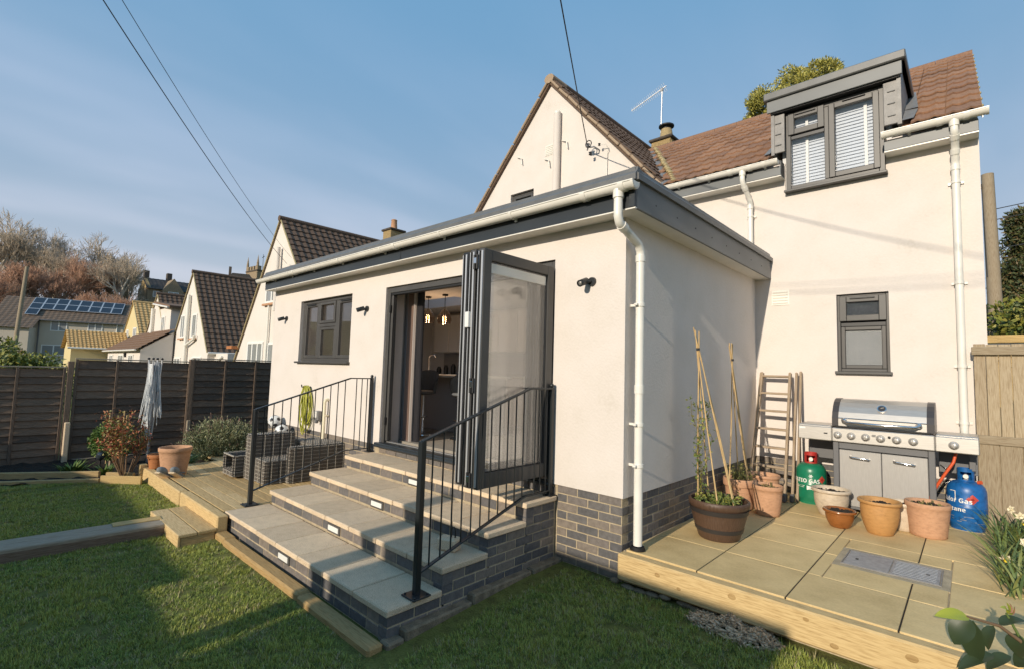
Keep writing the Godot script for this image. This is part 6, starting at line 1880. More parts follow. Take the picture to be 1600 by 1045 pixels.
# ---------------------------------------------------------------- pots and gas bottles on the patio
func pot_mesh(rim: float, base: float, h: float, lip: float, belly := 0.0, lip_h := 0.04) -> MB:
	var m := MB.new()
	var pr := [Vector2(0, 0), Vector2(base - 0.008, 0), Vector2(base, 0.008)]
	for i in 7:
		var f := (i + 1) / 8.0
		pr.append(Vector2(lerpf(base, rim - lip, f) + belly * sin(f * PI), 0.008 + (h - lip_h - 0.008) * f))
	pr.append_array([Vector2(rim - lip, h - lip_h), Vector2(rim - 0.004, h - lip_h + 0.006), Vector2(rim, h - lip_h + 0.014), Vector2(rim, h - 0.01), Vector2(rim - 0.006, h), Vector2(rim - 0.018, h), Vector2(rim - 0.026, h - 0.01), Vector2(rim - lip - 0.022, h - lip_h), Vector2(lerpf(base, rim - lip, 0.4) - 0.02, h * 0.4), Vector2(0, h * 0.4)])
	m.lathe(pr, 36)
	return m

func soil_disc(r: float, y: float) -> MB:
	var m := MB.new()
	var n := 18
	var hs := []
	for i in n + 1: hs.append(y + rv(0.012))
	hs[n] = hs[0]
	for i in n:
		var a := TAU * i / n; var b := TAU * (i + 1) / n
		m.ftri(Vector3(0, y + 0.02, 0), Vector3(cos(a) * r, hs[i], sin(a) * r), Vector3(cos(b) * r, hs[i + 1], sin(b) * r), Vector3.UP)
	for i in 40:
		var t := rng.randf() * TAU; var q := r * sqrt(rng.randf()) * 0.9
		m.ball(Vector3(cos(t) * q, y + 0.012, sin(t) * q), Vector3(0.012, 0.008, 0.012) * rng.randf_range(0.6, 1.8), 5, 4)
	return m

func pot(called: String, label: String, at: Vector3, rim: float, base: float, h: float, lip: float, material: String, soil: float, belly := 0.0, group := "plant pots on the patio", lip_h := 0.04) -> Node3D:
	var o := thing(called, label, "plant pot", group, at, rng.randf() * TAU)
	part("vessel", pot_mesh(rim, base, h, lip, belly, lip_h), M[material], o)
	var r := lerpf(base, rim - lip, soil) - 0.012 + belly * sin(soil * PI)
	part("soil", soil_disc(r, h * soil), M["soil"], o)
	return o

func sprigs(n: int, at: Vector3, r: float, h: float, l: float, w: float, cols: Array, dry := 0.0) -> MB:   # little leafy stems
	var m := MB.new(); m.use_c = true
	for i in n:
		var t := rng.randf() * TAU; var q := r * sqrt(rng.randf())
		var p := at + Vector3(cos(t) * q, 0, sin(t) * q)
		var d := Vector3(rv(0.5), 1, rv(0.5)).normalized()
		var hh := h * rng.randf_range(0.4, 1.1)
		m.col = cols[0]
		m.tube([p, p + d * hh], [0.003, 0.0015], 4, false)
		for k in 6:
			var f := rng.randf_range(0.25, 1.0)
			m.col = cols[1 + rng.randi() % (cols.size() - 1)] * rng.randf_range(0.8, 1.2)
			var dr := (rdir() + Vector3.UP * 0.4).normalized()
			m.leaf(p + d * hh * f, dr, dr.cross(rdir()).normalized(), l * rng.randf_range(0.6, 1.3), w)
	return m

func bend_text(txt: String, size: float, r: float, ang: float, y: float, bold := true) -> ArrayMesh:    # lettering wrapped on a cylinder of radius r about the y axis, centred at angle ang (0 faces +z)
	var tm := TextMesh.new()
	var sf := SystemFont.new()
	sf.font_names = PackedStringArray(["Droid Sans"])
	sf.font_weight = 700 if bold else 400
	tm.font = sf
	tm.text = txt
	tm.font_size = 64
	tm.pixel_size = size / 64.0
	tm.depth = 0.001
	tm.curve_step = 2.0
	var arr := tm.surface_get_arrays(0) if tm.get_surface_count() > 0 else tm.get_mesh_arrays()
	var v: PackedVector3Array = arr[Mesh.ARRAY_VERTEX]
	var n: PackedVector3Array = arr[Mesh.ARRAY_NORMAL]
	for i in v.size():
		var a := ang + v[i].x / r
		var rr := r + 0.0015 + v[i].z
		var nn := n[i]
		v[i] = Vector3(sin(a) * rr, y + v[i].y, cos(a) * rr)
		n[i] = Vector3(sin(a), 0, cos(a)) * nn.z + Vector3(cos(a), 0, -sin(a)) * nn.x + Vector3.UP * nn.y
	arr[Mesh.ARRAY_VERTEX] = v
	arr[Mesh.ARRAY_NORMAL] = n
	var o: Array = []
	o.resize(Mesh.ARRAY_MAX)
	o[Mesh.ARRAY_VERTEX] = v; o[Mesh.ARRAY_NORMAL] = n; o[Mesh.ARRAY_INDEX] = arr[Mesh.ARRAY_INDEX]
	var m := ArrayMesh.new()
	m.add_surface_from_arrays(Mesh.PRIMITIVE_TRIANGLES, o)
	return m

func wrap_patch(pts: PackedVector2Array, r: float, ang: float, y: float) -> MB:      # a flat printed shape wrapped on the bottle
	var m := MB.new()
	var f := func(p: Vector2) -> Vector3:
		var a: float = ang + p.x / r
		return Vector3(sin(a) * (r + 0.0016), y + p.y, cos(a) * (r + 0.0016))
	var c := Vector2.ZERO
	for p in pts: c += p / pts.size()
	for i in pts.size():
		var a := pts[i]; var b := pts[(i + 1) % pts.size()]
		for k in 3:
			var u0 := k / 3.0; var u1 := (k + 1) / 3.0
			m.quad(f.call(c.lerp(a, u0)), f.call(c.lerp(a, u1)), f.call(c.lerp(b, u1)), f.call(c.lerp(b, u0)), f.call(c) * Vector3(1, 0, 1))
			if k == 0: m.ftri(f.call(c), f.call(c.lerp(a, u1)), f.call(c.lerp(b, u1)), f.call(c) * Vector3(1, 0, 1))
	return m

func rect(w: float, h: float, x := 0.0, y := 0.0) -> PackedVector2Array:
	return PackedVector2Array([Vector2(x - w / 2, y - h / 2), Vector2(x + w / 2, y - h / 2), Vector2(x + w / 2, y + h / 2), Vector2(x - w / 2, y + h / 2)])

func gas_bottle(called: String, label: String, at: Vector3, r: float, h: float, body: String, guard: String) -> Node3D:
	var o := thing(called, label, "gas bottle", "gas bottles beside the barbecue", at)
	var m := MB.new()
	m.lathe([Vector2(r * 0.86, 0), Vector2(r * 0.86, 0.035), Vector2(r * 0.97, 0.06), Vector2(r, 0.085), Vector2(r, h * 0.36), Vector2(r + 0.003, h * 0.37), Vector2(r + 0.003, h * 0.385), Vector2(r, h * 0.395), Vector2(r, h * 0.60), Vector2(r * 0.985, h * 0.65), Vector2(r * 0.93, h * 0.70), Vector2(r * 0.82, h * 0.745), Vector2(r * 0.66, h * 0.775), Vector2(r * 0.45, h * 0.79), Vector2(0, h * 0.80)], 36)
	part("body", m, M[body], o)
	# shroud round the valve, open at the front
	var g := MB.new()
	var n := 20
	var gr := r * 0.43
	for i in n:
		var a0 := 0.75 + (TAU - 1.5) * i / n; var a1 := 0.75 + (TAU - 1.5) * (i + 1) / n
		var y0 := h * 0.775; var y1 := h
		var P0 := Vector3(sin(a0), 0, cos(a0)); var P1 := Vector3(sin(a1), 0, cos(a1))
		g.quad(P0 * gr + Vector3(0, y0, 0), P1 * gr + Vector3(0, y0, 0), P1 * gr + Vector3(0, y1, 0), P0 * gr + Vector3(0, y1, 0), P0 + P1)
		g.quad(P0 * (gr - 0.006) + Vector3(0, y0, 0), P1 * (gr - 0.006) + Vector3(0, y0, 0), P1 * (gr - 0.006) + Vector3(0, y1, 0), P0 * (gr - 0.006) + Vector3(0, y1, 0), -(P0 + P1))
		g.quad(P0 * gr + Vector3(0, y1, 0), P1 * gr + Vector3(0, y1, 0), P1 * (gr - 0.006) + Vector3(0, y1, 0), P0 * (gr - 0.006) + Vector3(0, y1, 0), Vector3.UP)
	for yy in [[h * 0.775, h * 0.82], [h * 0.945, h]]:
		for i in 8:
			var a0 := -0.75 + 1.5 * i / 8; var a1 := -0.75 + 1.5 * (i + 1) / 8
			var P0 := Vector3(sin(a0), 0, cos(a0)) * gr; var P1 := Vector3(sin(a1), 0, cos(a1)) * gr
			g.quad(P0 + Vector3(0, yy[0], 0), P1 + Vector3(0, yy[0], 0), P1 + Vector3(0, yy[1], 0), P0 + Vector3(0, yy[1], 0), P0 + P1)
	part("valve_guard", g, M[guard], o)
	var vm := MB.new()
	vm.tube([Vector3(0, h * 0.78, 0), Vector3(0, h * 0.88, 0)], 0.018, 10)
	vm.tube([Vector3(0, h * 0.87, 0), Vector3(0.0, h * 0.87, gr * 0.8)], 0.022, 10)
	part("valve", vm, M["upvc"], o)
	return o

func build_patio_things() -> void:
	# barrel planter with canes and a climber
	var o := thing("barrel_planter", "dark brown half-barrel planter with tall canes near the house corner", "planter", "plant pots on the patio", Vector3(0.43, PY, -0.965))
	var m := MB.new()
	m.lathe([Vector2(0, 0), Vector2(0.165, 0), Vector2(0.175, 0.01), Vector2(0.205, 0.10), Vector2(0.232, 0.20), Vector2(0.248, 0.285), Vector2(0.26, 0.295), Vector2(0.262, 0.335), Vector2(0.252, 0.345), Vector2(0.238, 0.34), Vector2(0.232, 0.28), Vector2(0, 0.28)], 40)
	part("vessel", m, M["barrel"], o)
	for q in [[0.20, 0.207, 0.075, 0.11], [0.243, 0.252, 0.235, 0.275]]:
		var hp := MB.new(); hp.lathe([Vector2(q[0] - 0.004, q[2]), Vector2(q[0] + 0.003, q[2]), Vector2(q[1] + 0.004, q[3]), Vector2(q[1] - 0.004, q[3])], 40)
		part("hoop", hp, M["barrel_hoop"], o)
	part("soil", soil_disc(0.23, 0.285), M["soil"], o)
	part("plants", sprigs(70, Vector3(0, 0.285, 0), 0.20, 0.10, 0.035, 0.018, [Color(0.1, 0.13, 0.03), Color(0.13, 0.17, 0.04), Color(0.09, 0.12, 0.03), Color(0.24, 0.24, 0.05)]), M["leaf"], o)
	wigwam("cane_wigwam", "tall wigwam of bamboo canes standing in the dark barrel planter", Vector3(0.43, PY + 0.27, -0.965), 0.18, Vector3(0.20, 2.13, -1.0), [2.9, 3.9, 5.3, 0.3, 1.2])
	var cl := MB.new(); cl.use_c = true
	for s in 5:
		var p := Vector3(0.43 - 0.16 + rv(0.04), PY + 0.28, -0.95 + rv(0.08))
		var d := Vector3(-0.02 + rv(0.05), 1, rv(0.05))
		var pts := [p]
		for k in 14:
			p = p + (d + Vector3(rv(0.45), 0, rv(0.45))).normalized() * 0.07
			pts.append(p)
			for q in 4:
				cl.col = [Color(0.15, 0.2, 0.045), Color(0.1, 0.14, 0.03), Color(0.25, 0.24, 0.05)][rng.randi() % 3]
				var dr := (rdir() + Vector3(0, -0.2, 0)).normalized()
				cl.leaf(p + rdir() * 0.03, dr, dr.cross(rdir()).normalized(), rng.randf_range(0.025, 0.05), 0.02)
		cl.col = Color(0.16, 0.13, 0.05)
		cl.tube(pts, 0.003, 4, false)
	single("climbing_plant", cl, M["leaf"], "thin leafy climber winding up the canes of the barrel planter", "climber")
	var a := pot("terracotta_pot", "ribbed terracotta pot holding the second cane wigwam against the side wall", Vector3(0.21, PY, -2.2), 0.175, 0.135, 0.33, 0.02, "terracotta", 0.85, 0.0, "plant pots on the patio", 0.09)
	part("plants", sprigs(40, Vector3(0, 0.28, 0), 0.13, 0.22, 0.04, 0.016, [Color(0.13, 0.12, 0.04), Color(0.16, 0.18, 0.05), Color(0.28, 0.24, 0.09), Color(0.12, 0.14, 0.04)]), M["leaf"], a)
	wigwam("cane_wigwam", "shorter wigwam of bamboo canes in the terracotta pot by the wall", Vector3(0.21, PY + 0.27, -2.2), 0.12, Vector3(0.175, 2.06, -2.05), [0.4, 2.4, 4.3, 5.4])
	pot("terracotta_pot", "wide terracotta pot behind the others beside the ladder", Vector3(0.33, PY, -2.66), 0.175, 0.14, 0.33, 0.015, "terracotta", 0.82, 0.0)
	var c := pot("terracotta_pot", "smooth terracotta pot in front of the ladder, half in shade", Vector3(0.515, PY, -2.125), 0.155, 0.115, 0.315, 0.012, "terracotta", 0.86, 0.006, "plant pots on the patio", 0.05)
	part("plants", sprigs(10, Vector3(0, 0.275, 0), 0.1, 0.05, 0.03, 0.014, [Color(0.2, 0.15, 0.06), Color(0.3, 0.22, 0.09), Color(0.2, 0.16, 0.06)]), M["leaf"], c)
	pot("cream_pot", "cream glazed pot with broad rim in front of the green gas bottle", Vector3(1.005, PY, -2.655), 0.185, 0.11, 0.285, 0.025, "pot_cream", 0.85, 0.02)
	pot("brown_pot", "small glossy brown pot with rings, lowest of the patio row", Vector3(1.15, PY, -2.225), 0.145, 0.085, 0.17, 0.022, "pot_brown", 0.85, 0.012, "plant pots on the patio", 0.03)
	pot("tan_pot", "glazed orange-tan pot with stained rim in the middle of the patio row", Vector3(1.47, PY, -2.275), 0.178, 0.105, 0.315, 0.022, "pot_tan", 0.84, 0.018, "plant pots on the patio", 0.035)
	pot("cream_pot", "cream pot hidden behind the tan pot in front of the barbecue", Vector3(1.62, PY, -2.62), 0.14, 0.10, 0.27, 0.015, "pot_cream", 0.85, 0.01)
	c = pot("terracotta_pot", "terracotta pot at the right end of the patio row before the blue bottle", Vector3(1.81, PY, -2.56), 0.178, 0.142, 0.315, 0.008, "terracotta", 0.86, 0.0, "plant pots on the patio", 0.05)
	part("plants", sprigs(12, Vector3(0, 0.275, 0), 0.12, 0.04, 0.03, 0.012, [Color(0.2, 0.15, 0.06), Color(0.22, 0.2, 0.07), Color(0.16, 0.14, 0.05)]), M["leaf"], c)
	# gas bottles
	var g := gas_bottle("gas_bottle", "green patio gas bottle with a red valve guard", Vector3(0.715, PY, -3.15), 0.158, 0.585, "gas_green", "gas_red")
	g.rotation.y = 0.2
	part("lettering", bend_text("PATIO GAS", 0.062, 0.158, -0.42, 0.268), M["print_white"], g)
	for i in 3: part("small_print", wrap_patch(rect(0.12 - 0.02 * i, 0.006), 0.158, -0.75, 0.225 - 0.017 * i), M["print_white"], g)
	part("label", wrap_patch(rect(0.075, 0.05), 0.158, -0.05, 0.19), M["print_white"], g)
	for i in 3:
		var an := PI / 3 * i
		var e := Vector2(cos(an), sin(an)) * 0.022; var w := Vector2(-e.y, e.x) * 0.16
		part("star_mark", wrap_patch(PackedVector2Array([-e - w, e - w, e + w, -e + w]), 0.158, -0.02, 0.325), M["print_white"], g)
	part("hazard_diamond", wrap_patch(PackedVector2Array([Vector2(0, -0.045), Vector2(0.045, 0), Vector2(0, 0.045), Vector2(-0.045, 0)]), 0.158, 0.75, 0.29), M["print_red"], g)
	var b := gas_bottle("gas_bottle", "scuffed blue gas bottle with an orange hose at the right end", Vector3(2.085, PY, -3.18), 0.155, 0.60, "gas_blue", "gas_blue")
	part("lettering", bend_text("Calor Gas", 0.06, 0.155, -0.60, 0.292), M["print_white"], b)
	part("lettering", bend_text("Butane", 0.055, 0.155, -0.66, 0.205), M["print_white"], b)
	part("logo_bracket", wrap_patch(rect(0.008, 0.095), 0.155, -0.56, 0.335), M["print_white"], b)
	part("logo_bracket", wrap_patch(rect(0.05, 0.008), 0.155, -0.72, 0.38), M["print_white"], b)
	part("hazard_diamond", wrap_patch(PackedVector2Array([Vector2(0, -0.05), Vector2(0.05, 0), Vector2(0, 0.05), Vector2(-0.05, 0)]), 0.155, 0.30, 0.315), M["print_red"], b)
	part("scuffs", scuffs(0.155), M["galvanised"], b)
	part("dust_cap", tube_mesh([Vector3(0.09, 0.478, 0.06), Vector3(0.115, 0.485, 0.075)], 0.018, 10), M["orange_hose"], b)
	single("gas_hose", tube_mesh([Vector3(2.02, 1.02, -3.0), Vector3(2.0, 0.93, -2.98), Vector3(1.93, 0.80, -2.98), Vector3(1.86, 0.66, -3.0), Vector3(1.80, 0.52, -3.02), Vector3(1.78, 0.42, -3.05), Vector3(1.83, 0.36, -3.12), Vector3(1.95, 0.42, -3.2), Vector3(2.06, 0.6, -3.2), Vector3(2.085, 0.74, -3.18)], 0.014, 8), M["orange_hose"], "orange gas hose curving down from the barbecue side shelf", "gas hose")
	# old wooden stepladder leaning on the wall
	var l := thing("wooden_ladder", "old weathered wooden stepladder leaning against the white wall", "ladder", "", Vector3(0, PY, 0))
	var fl := Vector3(0.085, 0.0, -2.90); var fr := Vector3(0.495, 0.0, -2.87)
	var tl := Vector3(0.125, 1.53, -3.37); var tr := Vector3(0.455, 1.53, -3.36)
	stile(l, fl, tl, 0.062, 0.03); stile(l, fr, tr, 0.062, 0.03)
	for i in 7:
		var f := 0.10 + 0.145 * i
		var p := fl.lerp(tl, f); var q := fr.lerp(tr, f)
		part("rung", cb(Vector3(p.distance_to(q), 0.026, 0.075), 0.005), M["ladder_x"], l, (p + q) / 2, Basis((q - p).normalized(), Vector3.UP, (q - p).normalized().cross(Vector3.UP)))
	part("top_bar", cb(Vector3(0.33, 0.03, 0.07), 0.005), M["ladder_x"], l, (tl + tr) / 2 + Vector3(0, -0.05, 0))
	for s in [[Vector3(0.055, 0, -3.0), Vector3(0.095, 1.53, -3.42)], [Vector3(0.56, 0, -2.94), Vector3(0.515, 1.535, -3.42)], [Vector3(0.60, 0, -3.0), Vector3(0.555, 1.55, -3.46)]]: stile(l, s[0], s[1], 0.05, 0.028)
	for p in [fr, Vector3(0.56, 0, -2.94)]: part("foot", cb(Vector3(0.045, 0.09, 0.09), 0.01), M["grey_paint"], l, p + Vector3(0, 0.05, 0.0))

func scuffs(r: float) -> MB:
	var m := MB.new()
	for i in 26:
		var q := wrap_patch(rect(rng.randf_range(0.008, 0.05), rng.randf_range(0.003, 0.010)), r + 0.0003, rng.randf_range(-1.0, 1.2), [0.09, 0.13, 0.225, 0.235, 0.11][rng.randi() % 5] + rv(0.012))
		m.v.append_array(q.v); m.n.append_array(q.n)
	return m

func stile(par: Node3D, a: Vector3, b: Vector3, w: float, t: float) -> void:
	var d := (b - a).normalized()
	var s := Vector3.RIGHT
	var f := s.cross(d).normalized()
	s = d.cross(f).normalized()
	part("stile", cb(Vector3(t, a.distance_to(b), w), 0.008), M["ladder_y"], par, (a + b) / 2, Basis(s, d, f))

func wigwam(called: String, label: String, c: Vector3, r: float, top: Vector3, angs: Array) -> void:
	var o := thing(called, label, "garden canes", "bamboo wigwams in the pots")
	var knot := c.lerp(top, 0.9)
	for i in angs.size():
		var p := c + Vector3(cos(angs[i]) * r, -0.05, sin(angs[i]) * r)
		var k := knot + Vector3(rv(0.012), 0, rv(0.012))
		var e := k + (k - p).normalized() * rng.randf_range(0.15, 0.22)
		part("cane", tube_mesh([p, p.lerp(k, 0.5) + Vector3(rv(0.01), 0, rv(0.01)), k, e], [0.0075, 0.007, 0.006, 0.0055], 7), M["cane_y"], o)
	part("string", tube_mesh([knot + Vector3(0, -0.012, 0), knot + Vector3(0, 0.012, 0)], 0.017, 8), M["black"], o)

# ---------------------------------------------------------------- barbecue
func build_barbecue() -> void:
	var o := thing("gas_barbecue", "large stainless steel gas barbecue with hood and side shelves", "barbecue", "", Vector3(0, PY, -2.85))
	var x0 := 0.655; var x1 := 2.195; var c0 := 0.99; var c1 := 1.87
	# front control panels: left shelf front, main panel, right shelf front
	var yp := 0.85
	for q in [[x0, c0 - 0.0015, "left_shelf_front"], [c0 + 0.0015, c1 - 0.0015, "control_panel"], [c1 + 0.0015, x1, "right_shelf_front"]]:
		part(q[2], cb(Vector3(q[1] - q[0], 0.152, 0.03), 0.008), M["steel"], o, Vector3((q[0] + q[1]) / 2, yp, 0))
	for q in [[x0, c0 - 0.002], [c1 + 0.002, x1]]:
		part("side_shelf", cb(Vector3(q[1] - q[0], 0.03, 0.44), 0.01), M["steel"], o, Vector3((q[0] + q[1]) / 2, yp + 0.078, -0.225))
		part("shelf_rim", cb(Vector3(0.012, 0.10, 0.43), 0.004), M["steel"], o, Vector3(q[0] + 0.008 if q[0] < 1 else q[1] - 0.008, yp + 0.02, -0.23))
	part("cook_box", cb(Vector3(c1 - c0 - 0.01, 0.16, 0.46), 0.01), M["hood_black"], o, Vector3((c0 + c1) / 2, yp + 0.01, -0.25))
	part("grill_slot", cb(Vector3(c1 - c0 - 0.06, 0.018, 0.03), 0.004), M["black"], o, Vector3((c0 + c1) / 2, yp + 0.092, -0.012))
	# hood
	var hp := PackedVector2Array()
	var prof := [Vector2(0.0, 0.0), Vector2(0.0, 0.085), Vector2(-0.03, 0.15), Vector2(-0.075, 0.21), Vector2(-0.13, 0.255), Vector2(-0.20, 0.285), Vector2(-0.28, 0.295), Vector2(-0.36, 0.285), Vector2(-0.42, 0.25), Vector2(-0.45, 0.19), Vector2(-0.46, 0.0)]
	for p in prof: hp.append(p)
	var hb := Basis(Vector3.BACK, Vector3.UP, Vector3.LEFT)
	var hy := yp + 0.10
	var hm := MB.new(); hm.prism(hp, 0.0, c1 - c0 - 0.12, Transform3D(hb, Vector3(c1 - 0.06, hy, -0.01)))
	part("hood", hm, M["steel"], o)
	part("hood_crease", cb(Vector3(c1 - c0 - 0.12, 0.010, 0.010), 0.003), M["chrome"], o, Vector3((c0 + c1) / 2, hy + 0.086, -0.008))
	for xx in [c0 + 0.06, c1]:
		var em := MB.new()
		var big := PackedVector2Array()
		for p in prof: big.append(Vector2(-0.23, 0.14) + (p - Vector2(-0.23, 0.14)) * 1.035)
		em.prism(big, 0.0, 0.06, Transform3D(hb, Vector3(xx, hy, -0.01)))
		part("hood_end_casting", em, M["hood_black"], o)
	var hx0 := c0 + 0.12; var hx1 := c1 - 0.12
	part("hood_handle", tube_mesh([Vector3(hx0, hy + 0.062, -0.01), Vector3(hx0, hy + 0.06, 0.045), Vector3(hx0 + 0.03, hy + 0.045, 0.07), Vector3((hx0 + hx1) / 2, hy + 0.04, 0.075), Vector3(hx1 - 0.03, hy + 0.045, 0.07), Vector3(hx1, hy + 0.06, 0.045), Vector3(hx1, hy + 0.062, -0.01)], 0.016, 12), M["chrome"], o)
	for xx in [hx0, hx1]: 
		var bo := MB.new(); bo.ball(Vector3(xx, hy + 0.062, 0.03), Vector3(0.028, 0.028, 0.028), 12, 8)
		part("handle_boss", bo, M["chrome"], o)
	# temperature gauge
	var gd := Vector3(0, 0.62, 0.78).normalized()
	var gp := Vector3((c0 + c1) / 2 + 0.01, hy + 0.20, -0.075)
	var ga := part("temperature_gauge", tube_mesh([gp, gp + gd * 0.022], 0.042, 20), M["chrome"], o)
	part("gauge_face", tube_mesh([gp + gd * 0.0221, gp + gd * 0.0245], 0.033, 20), M["hood_black"], ga)
	part("gauge_needle", tube_mesh([gp + gd * 0.0255 + Vector3(-0.01, 0, 0), gp + gd * 0.0255 + Vector3(0.018, 0.008, 0)], 0.002, 4), M["upvc"], ga)
	# knobs
	for i in 7:
		var kx: float = [1.045, 1.17, 1.30, 1.43, 1.565, 1.70, 2.01][i]
		var km := MB.new(); km.lathe([Vector2(0.036, 0.0), Vector2(0.036, 0.006), Vector2(0.029, 0.010), Vector2(0.027, 0.034), Vector2(0.024, 0.038), Vector2(0, 0.038)], 22)
		var kn := part("control_knob", km, M["steel"], o, Vector3(kx, yp - 0.004, 0.014), Basis(Vector3.RIGHT, PI / 2))
		part("grip", cb(Vector3(0.009, 0.014, 0.05), 0.003), M["steel"], kn, Vector3(0, 0.043, 0), ry(rv(0.3)))
		part("bezel", tube_mesh([Vector3(0, 0.0005, 0), Vector3(0, 0.0035, 0)], 0.041, 22), M["lead"], kn)
	part("badge", cb(Vector3(0.035, 0.014, 0.004), 0.001), M["black"], o, Vector3(0.93, yp + 0.005, 0.017))
	part("igniter_button", tube_mesh([Vector3(1.505, yp + 0.02, 0.014), Vector3(1.505, yp + 0.02, 0.026)], 0.013, 12), M["black"], o)
	part("maker_plate", cb(Vector3(0.034, 0.022, 0.004), 0.001), M["lead"], o, Vector3(1.372, yp + 0.022, 0.017))
	part("sticker", cb(Vector3(0.06, 0.02, 0.002), 0.0005), M["print_white"], o, Vector3(x0 + 0.045, yp + 0.05, 0.0165))
	# cabinet: dark posts and rail, two doors with bow handles
	for xx in [c0 + 0.03, c1 - 0.03]:
		part("cabinet_post", cb(Vector3(0.055, 0.70, 0.05), 0.006), M["grey_paint"], o, Vector3(xx, 0.42, -0.04))
		part("cabinet_side", cb(Vector3(0.02, 0.68, 0.40), 0.004), M["grey_paint"], o, Vector3(xx, 0.43, -0.26))
	part("front_rail", cb(Vector3(c1 - c0 - 0.115, 0.075, 0.035), 0.005), M["grey_paint"], o, Vector3((c0 + c1) / 2, 0.735, -0.045))
	part("cabinet_floor", cb(Vector3(c1 - c0 - 0.02, 0.03, 0.44), 0.005), M["grey_paint"], o, Vector3((c0 + c1) / 2, 0.075, -0.24))
	part("cabinet_back", cb(Vector3(c1 - c0 - 0.06, 0.66, 0.015), 0.003), M["grey_paint"], o, Vector3((c0 + c1) / 2, 0.43, -0.45))
	var cm := (c0 + c1) / 2
	for s in [-1, 1]:
		var dw := (c1 - c0 - 0.118) / 2
		var d := part("door", cb(Vector3(dw - 0.004, 0.60, 0.025), 0.005), M["steel_door"], o, Vector3(cm + s * dw / 2, 0.39, -0.03))
		part("door_handle", tube_mesh([Vector3(-0.085, 0.235, 0.01), Vector3(-0.082, 0.232, 0.045), Vector3(-0.06, 0.228, 0.05), Vector3(0.06, 0.222, 0.05), Vector3(0.082, 0.218, 0.045), Vector3(0.085, 0.218, 0.01)], 0.011, 10), M["chrome"], d)
	# shelf brackets
	for xx in [c0 - 0.16, c1 + 0.16]:
		part("shelf_bracket", cb(Vector3(0.30, 0.26, 0.012), 0.004), M["grey_paint"], o, Vector3(xx, 0.655, -0.40))
	part("right_shelf_leg", cb(Vector3(0.05, 0.2, 0.03), 0.004), M["grey_paint"], o, Vector3(2.14, 0.68, -0.3))
	for xx in [c0 + 0.06, c1 - 0.06]:
		for zz in [-0.07, -0.42]:
			part("castor", tube_mesh([Vector3(xx - 0.015, 0.03, zz), Vector3(xx + 0.015, 0.03, zz)], 0.03, 12), M["rubber"], o)
	for y in [0.60, 0.45]: part("condiment_hook", tube_mesh([Vector3(c1 + 0.02, y, -0.38), Vector3(c1 + 0.06, y - 0.03, -0.36), Vector3(c1 + 0.1, y, -0.38)], 0.005, 6), M["chrome"], o)

# ---------------------------------------------------------------- things on the deck
func wicker_block(par: Node3D, called: String, a: Vector3, b: Vector3, m: String) -> MeshInstance3D:
	# a solid block faced with rows of woven strands on the faces that show (+x, +z and top)
	var q := MB.new(); q.bb(a, b)
	var o := part(called, q, M["wicker_dark"], par)
	var st := MB.new(); var lt := MB.new()
	var r := 0.0075
	var y := a.y + 0.012
	var i := 0
	while y < b.y:
		var t: MB = lt if i % 3 == 0 else st
		t.tube(wavy(Vector3(a.x, y, b.z + 0.003), Vector3(b.x, y, b.z + 0.003), Vector3.BACK, i), r, 4, false)
		t.tube(wavy(Vector3(b.x + 0.003, y, b.z), Vector3(b.x + 0.003, y, a.z), Vector3.RIGHT, i), r, 4, false)
		y += 0.0165; i += 1
	var z := b.z - 0.01
	while z > a.z:
		var t: MB = lt if i % 3 == 0 else st
		t.tube(wavy(Vector3(a.x, b.y + 0.003, z), Vector3(b.x, b.y + 0.003, z), Vector3.UP, i), r, 4, false)
		z -= 0.0165; i += 1
	var sx := a.x + 0.06
	while sx < b.x:
		lt.tube([Vector3(sx, a.y, b.z + 0.009), Vector3(sx, b.y, b.z + 0.009)], 0.006, 4, false)
		sx += 0.12
	sx = a.z + 0.06
	while sx < b.z:
		lt.tube([Vector3(b.x + 0.009, a.y, sx), Vector3(b.x + 0.009, b.y, sx)], 0.006, 4, false)
		sx += 0.12
	part("dark_weave", st, M["wicker"], o)
	part("light_weave", lt, M["wicker_light"], o)
	return o

func wavy(a: Vector3, b: Vector3, n: Vector3, ph: int) -> Array:
	var k := maxi(2, int(a.distance_to(b) / 0.035))
	var p := []
	for i in k + 1: p.append(a.lerp(b, float(i) / k) + n * (0.006 if (i + ph) % 2 == 0 else -0.003))
	return p

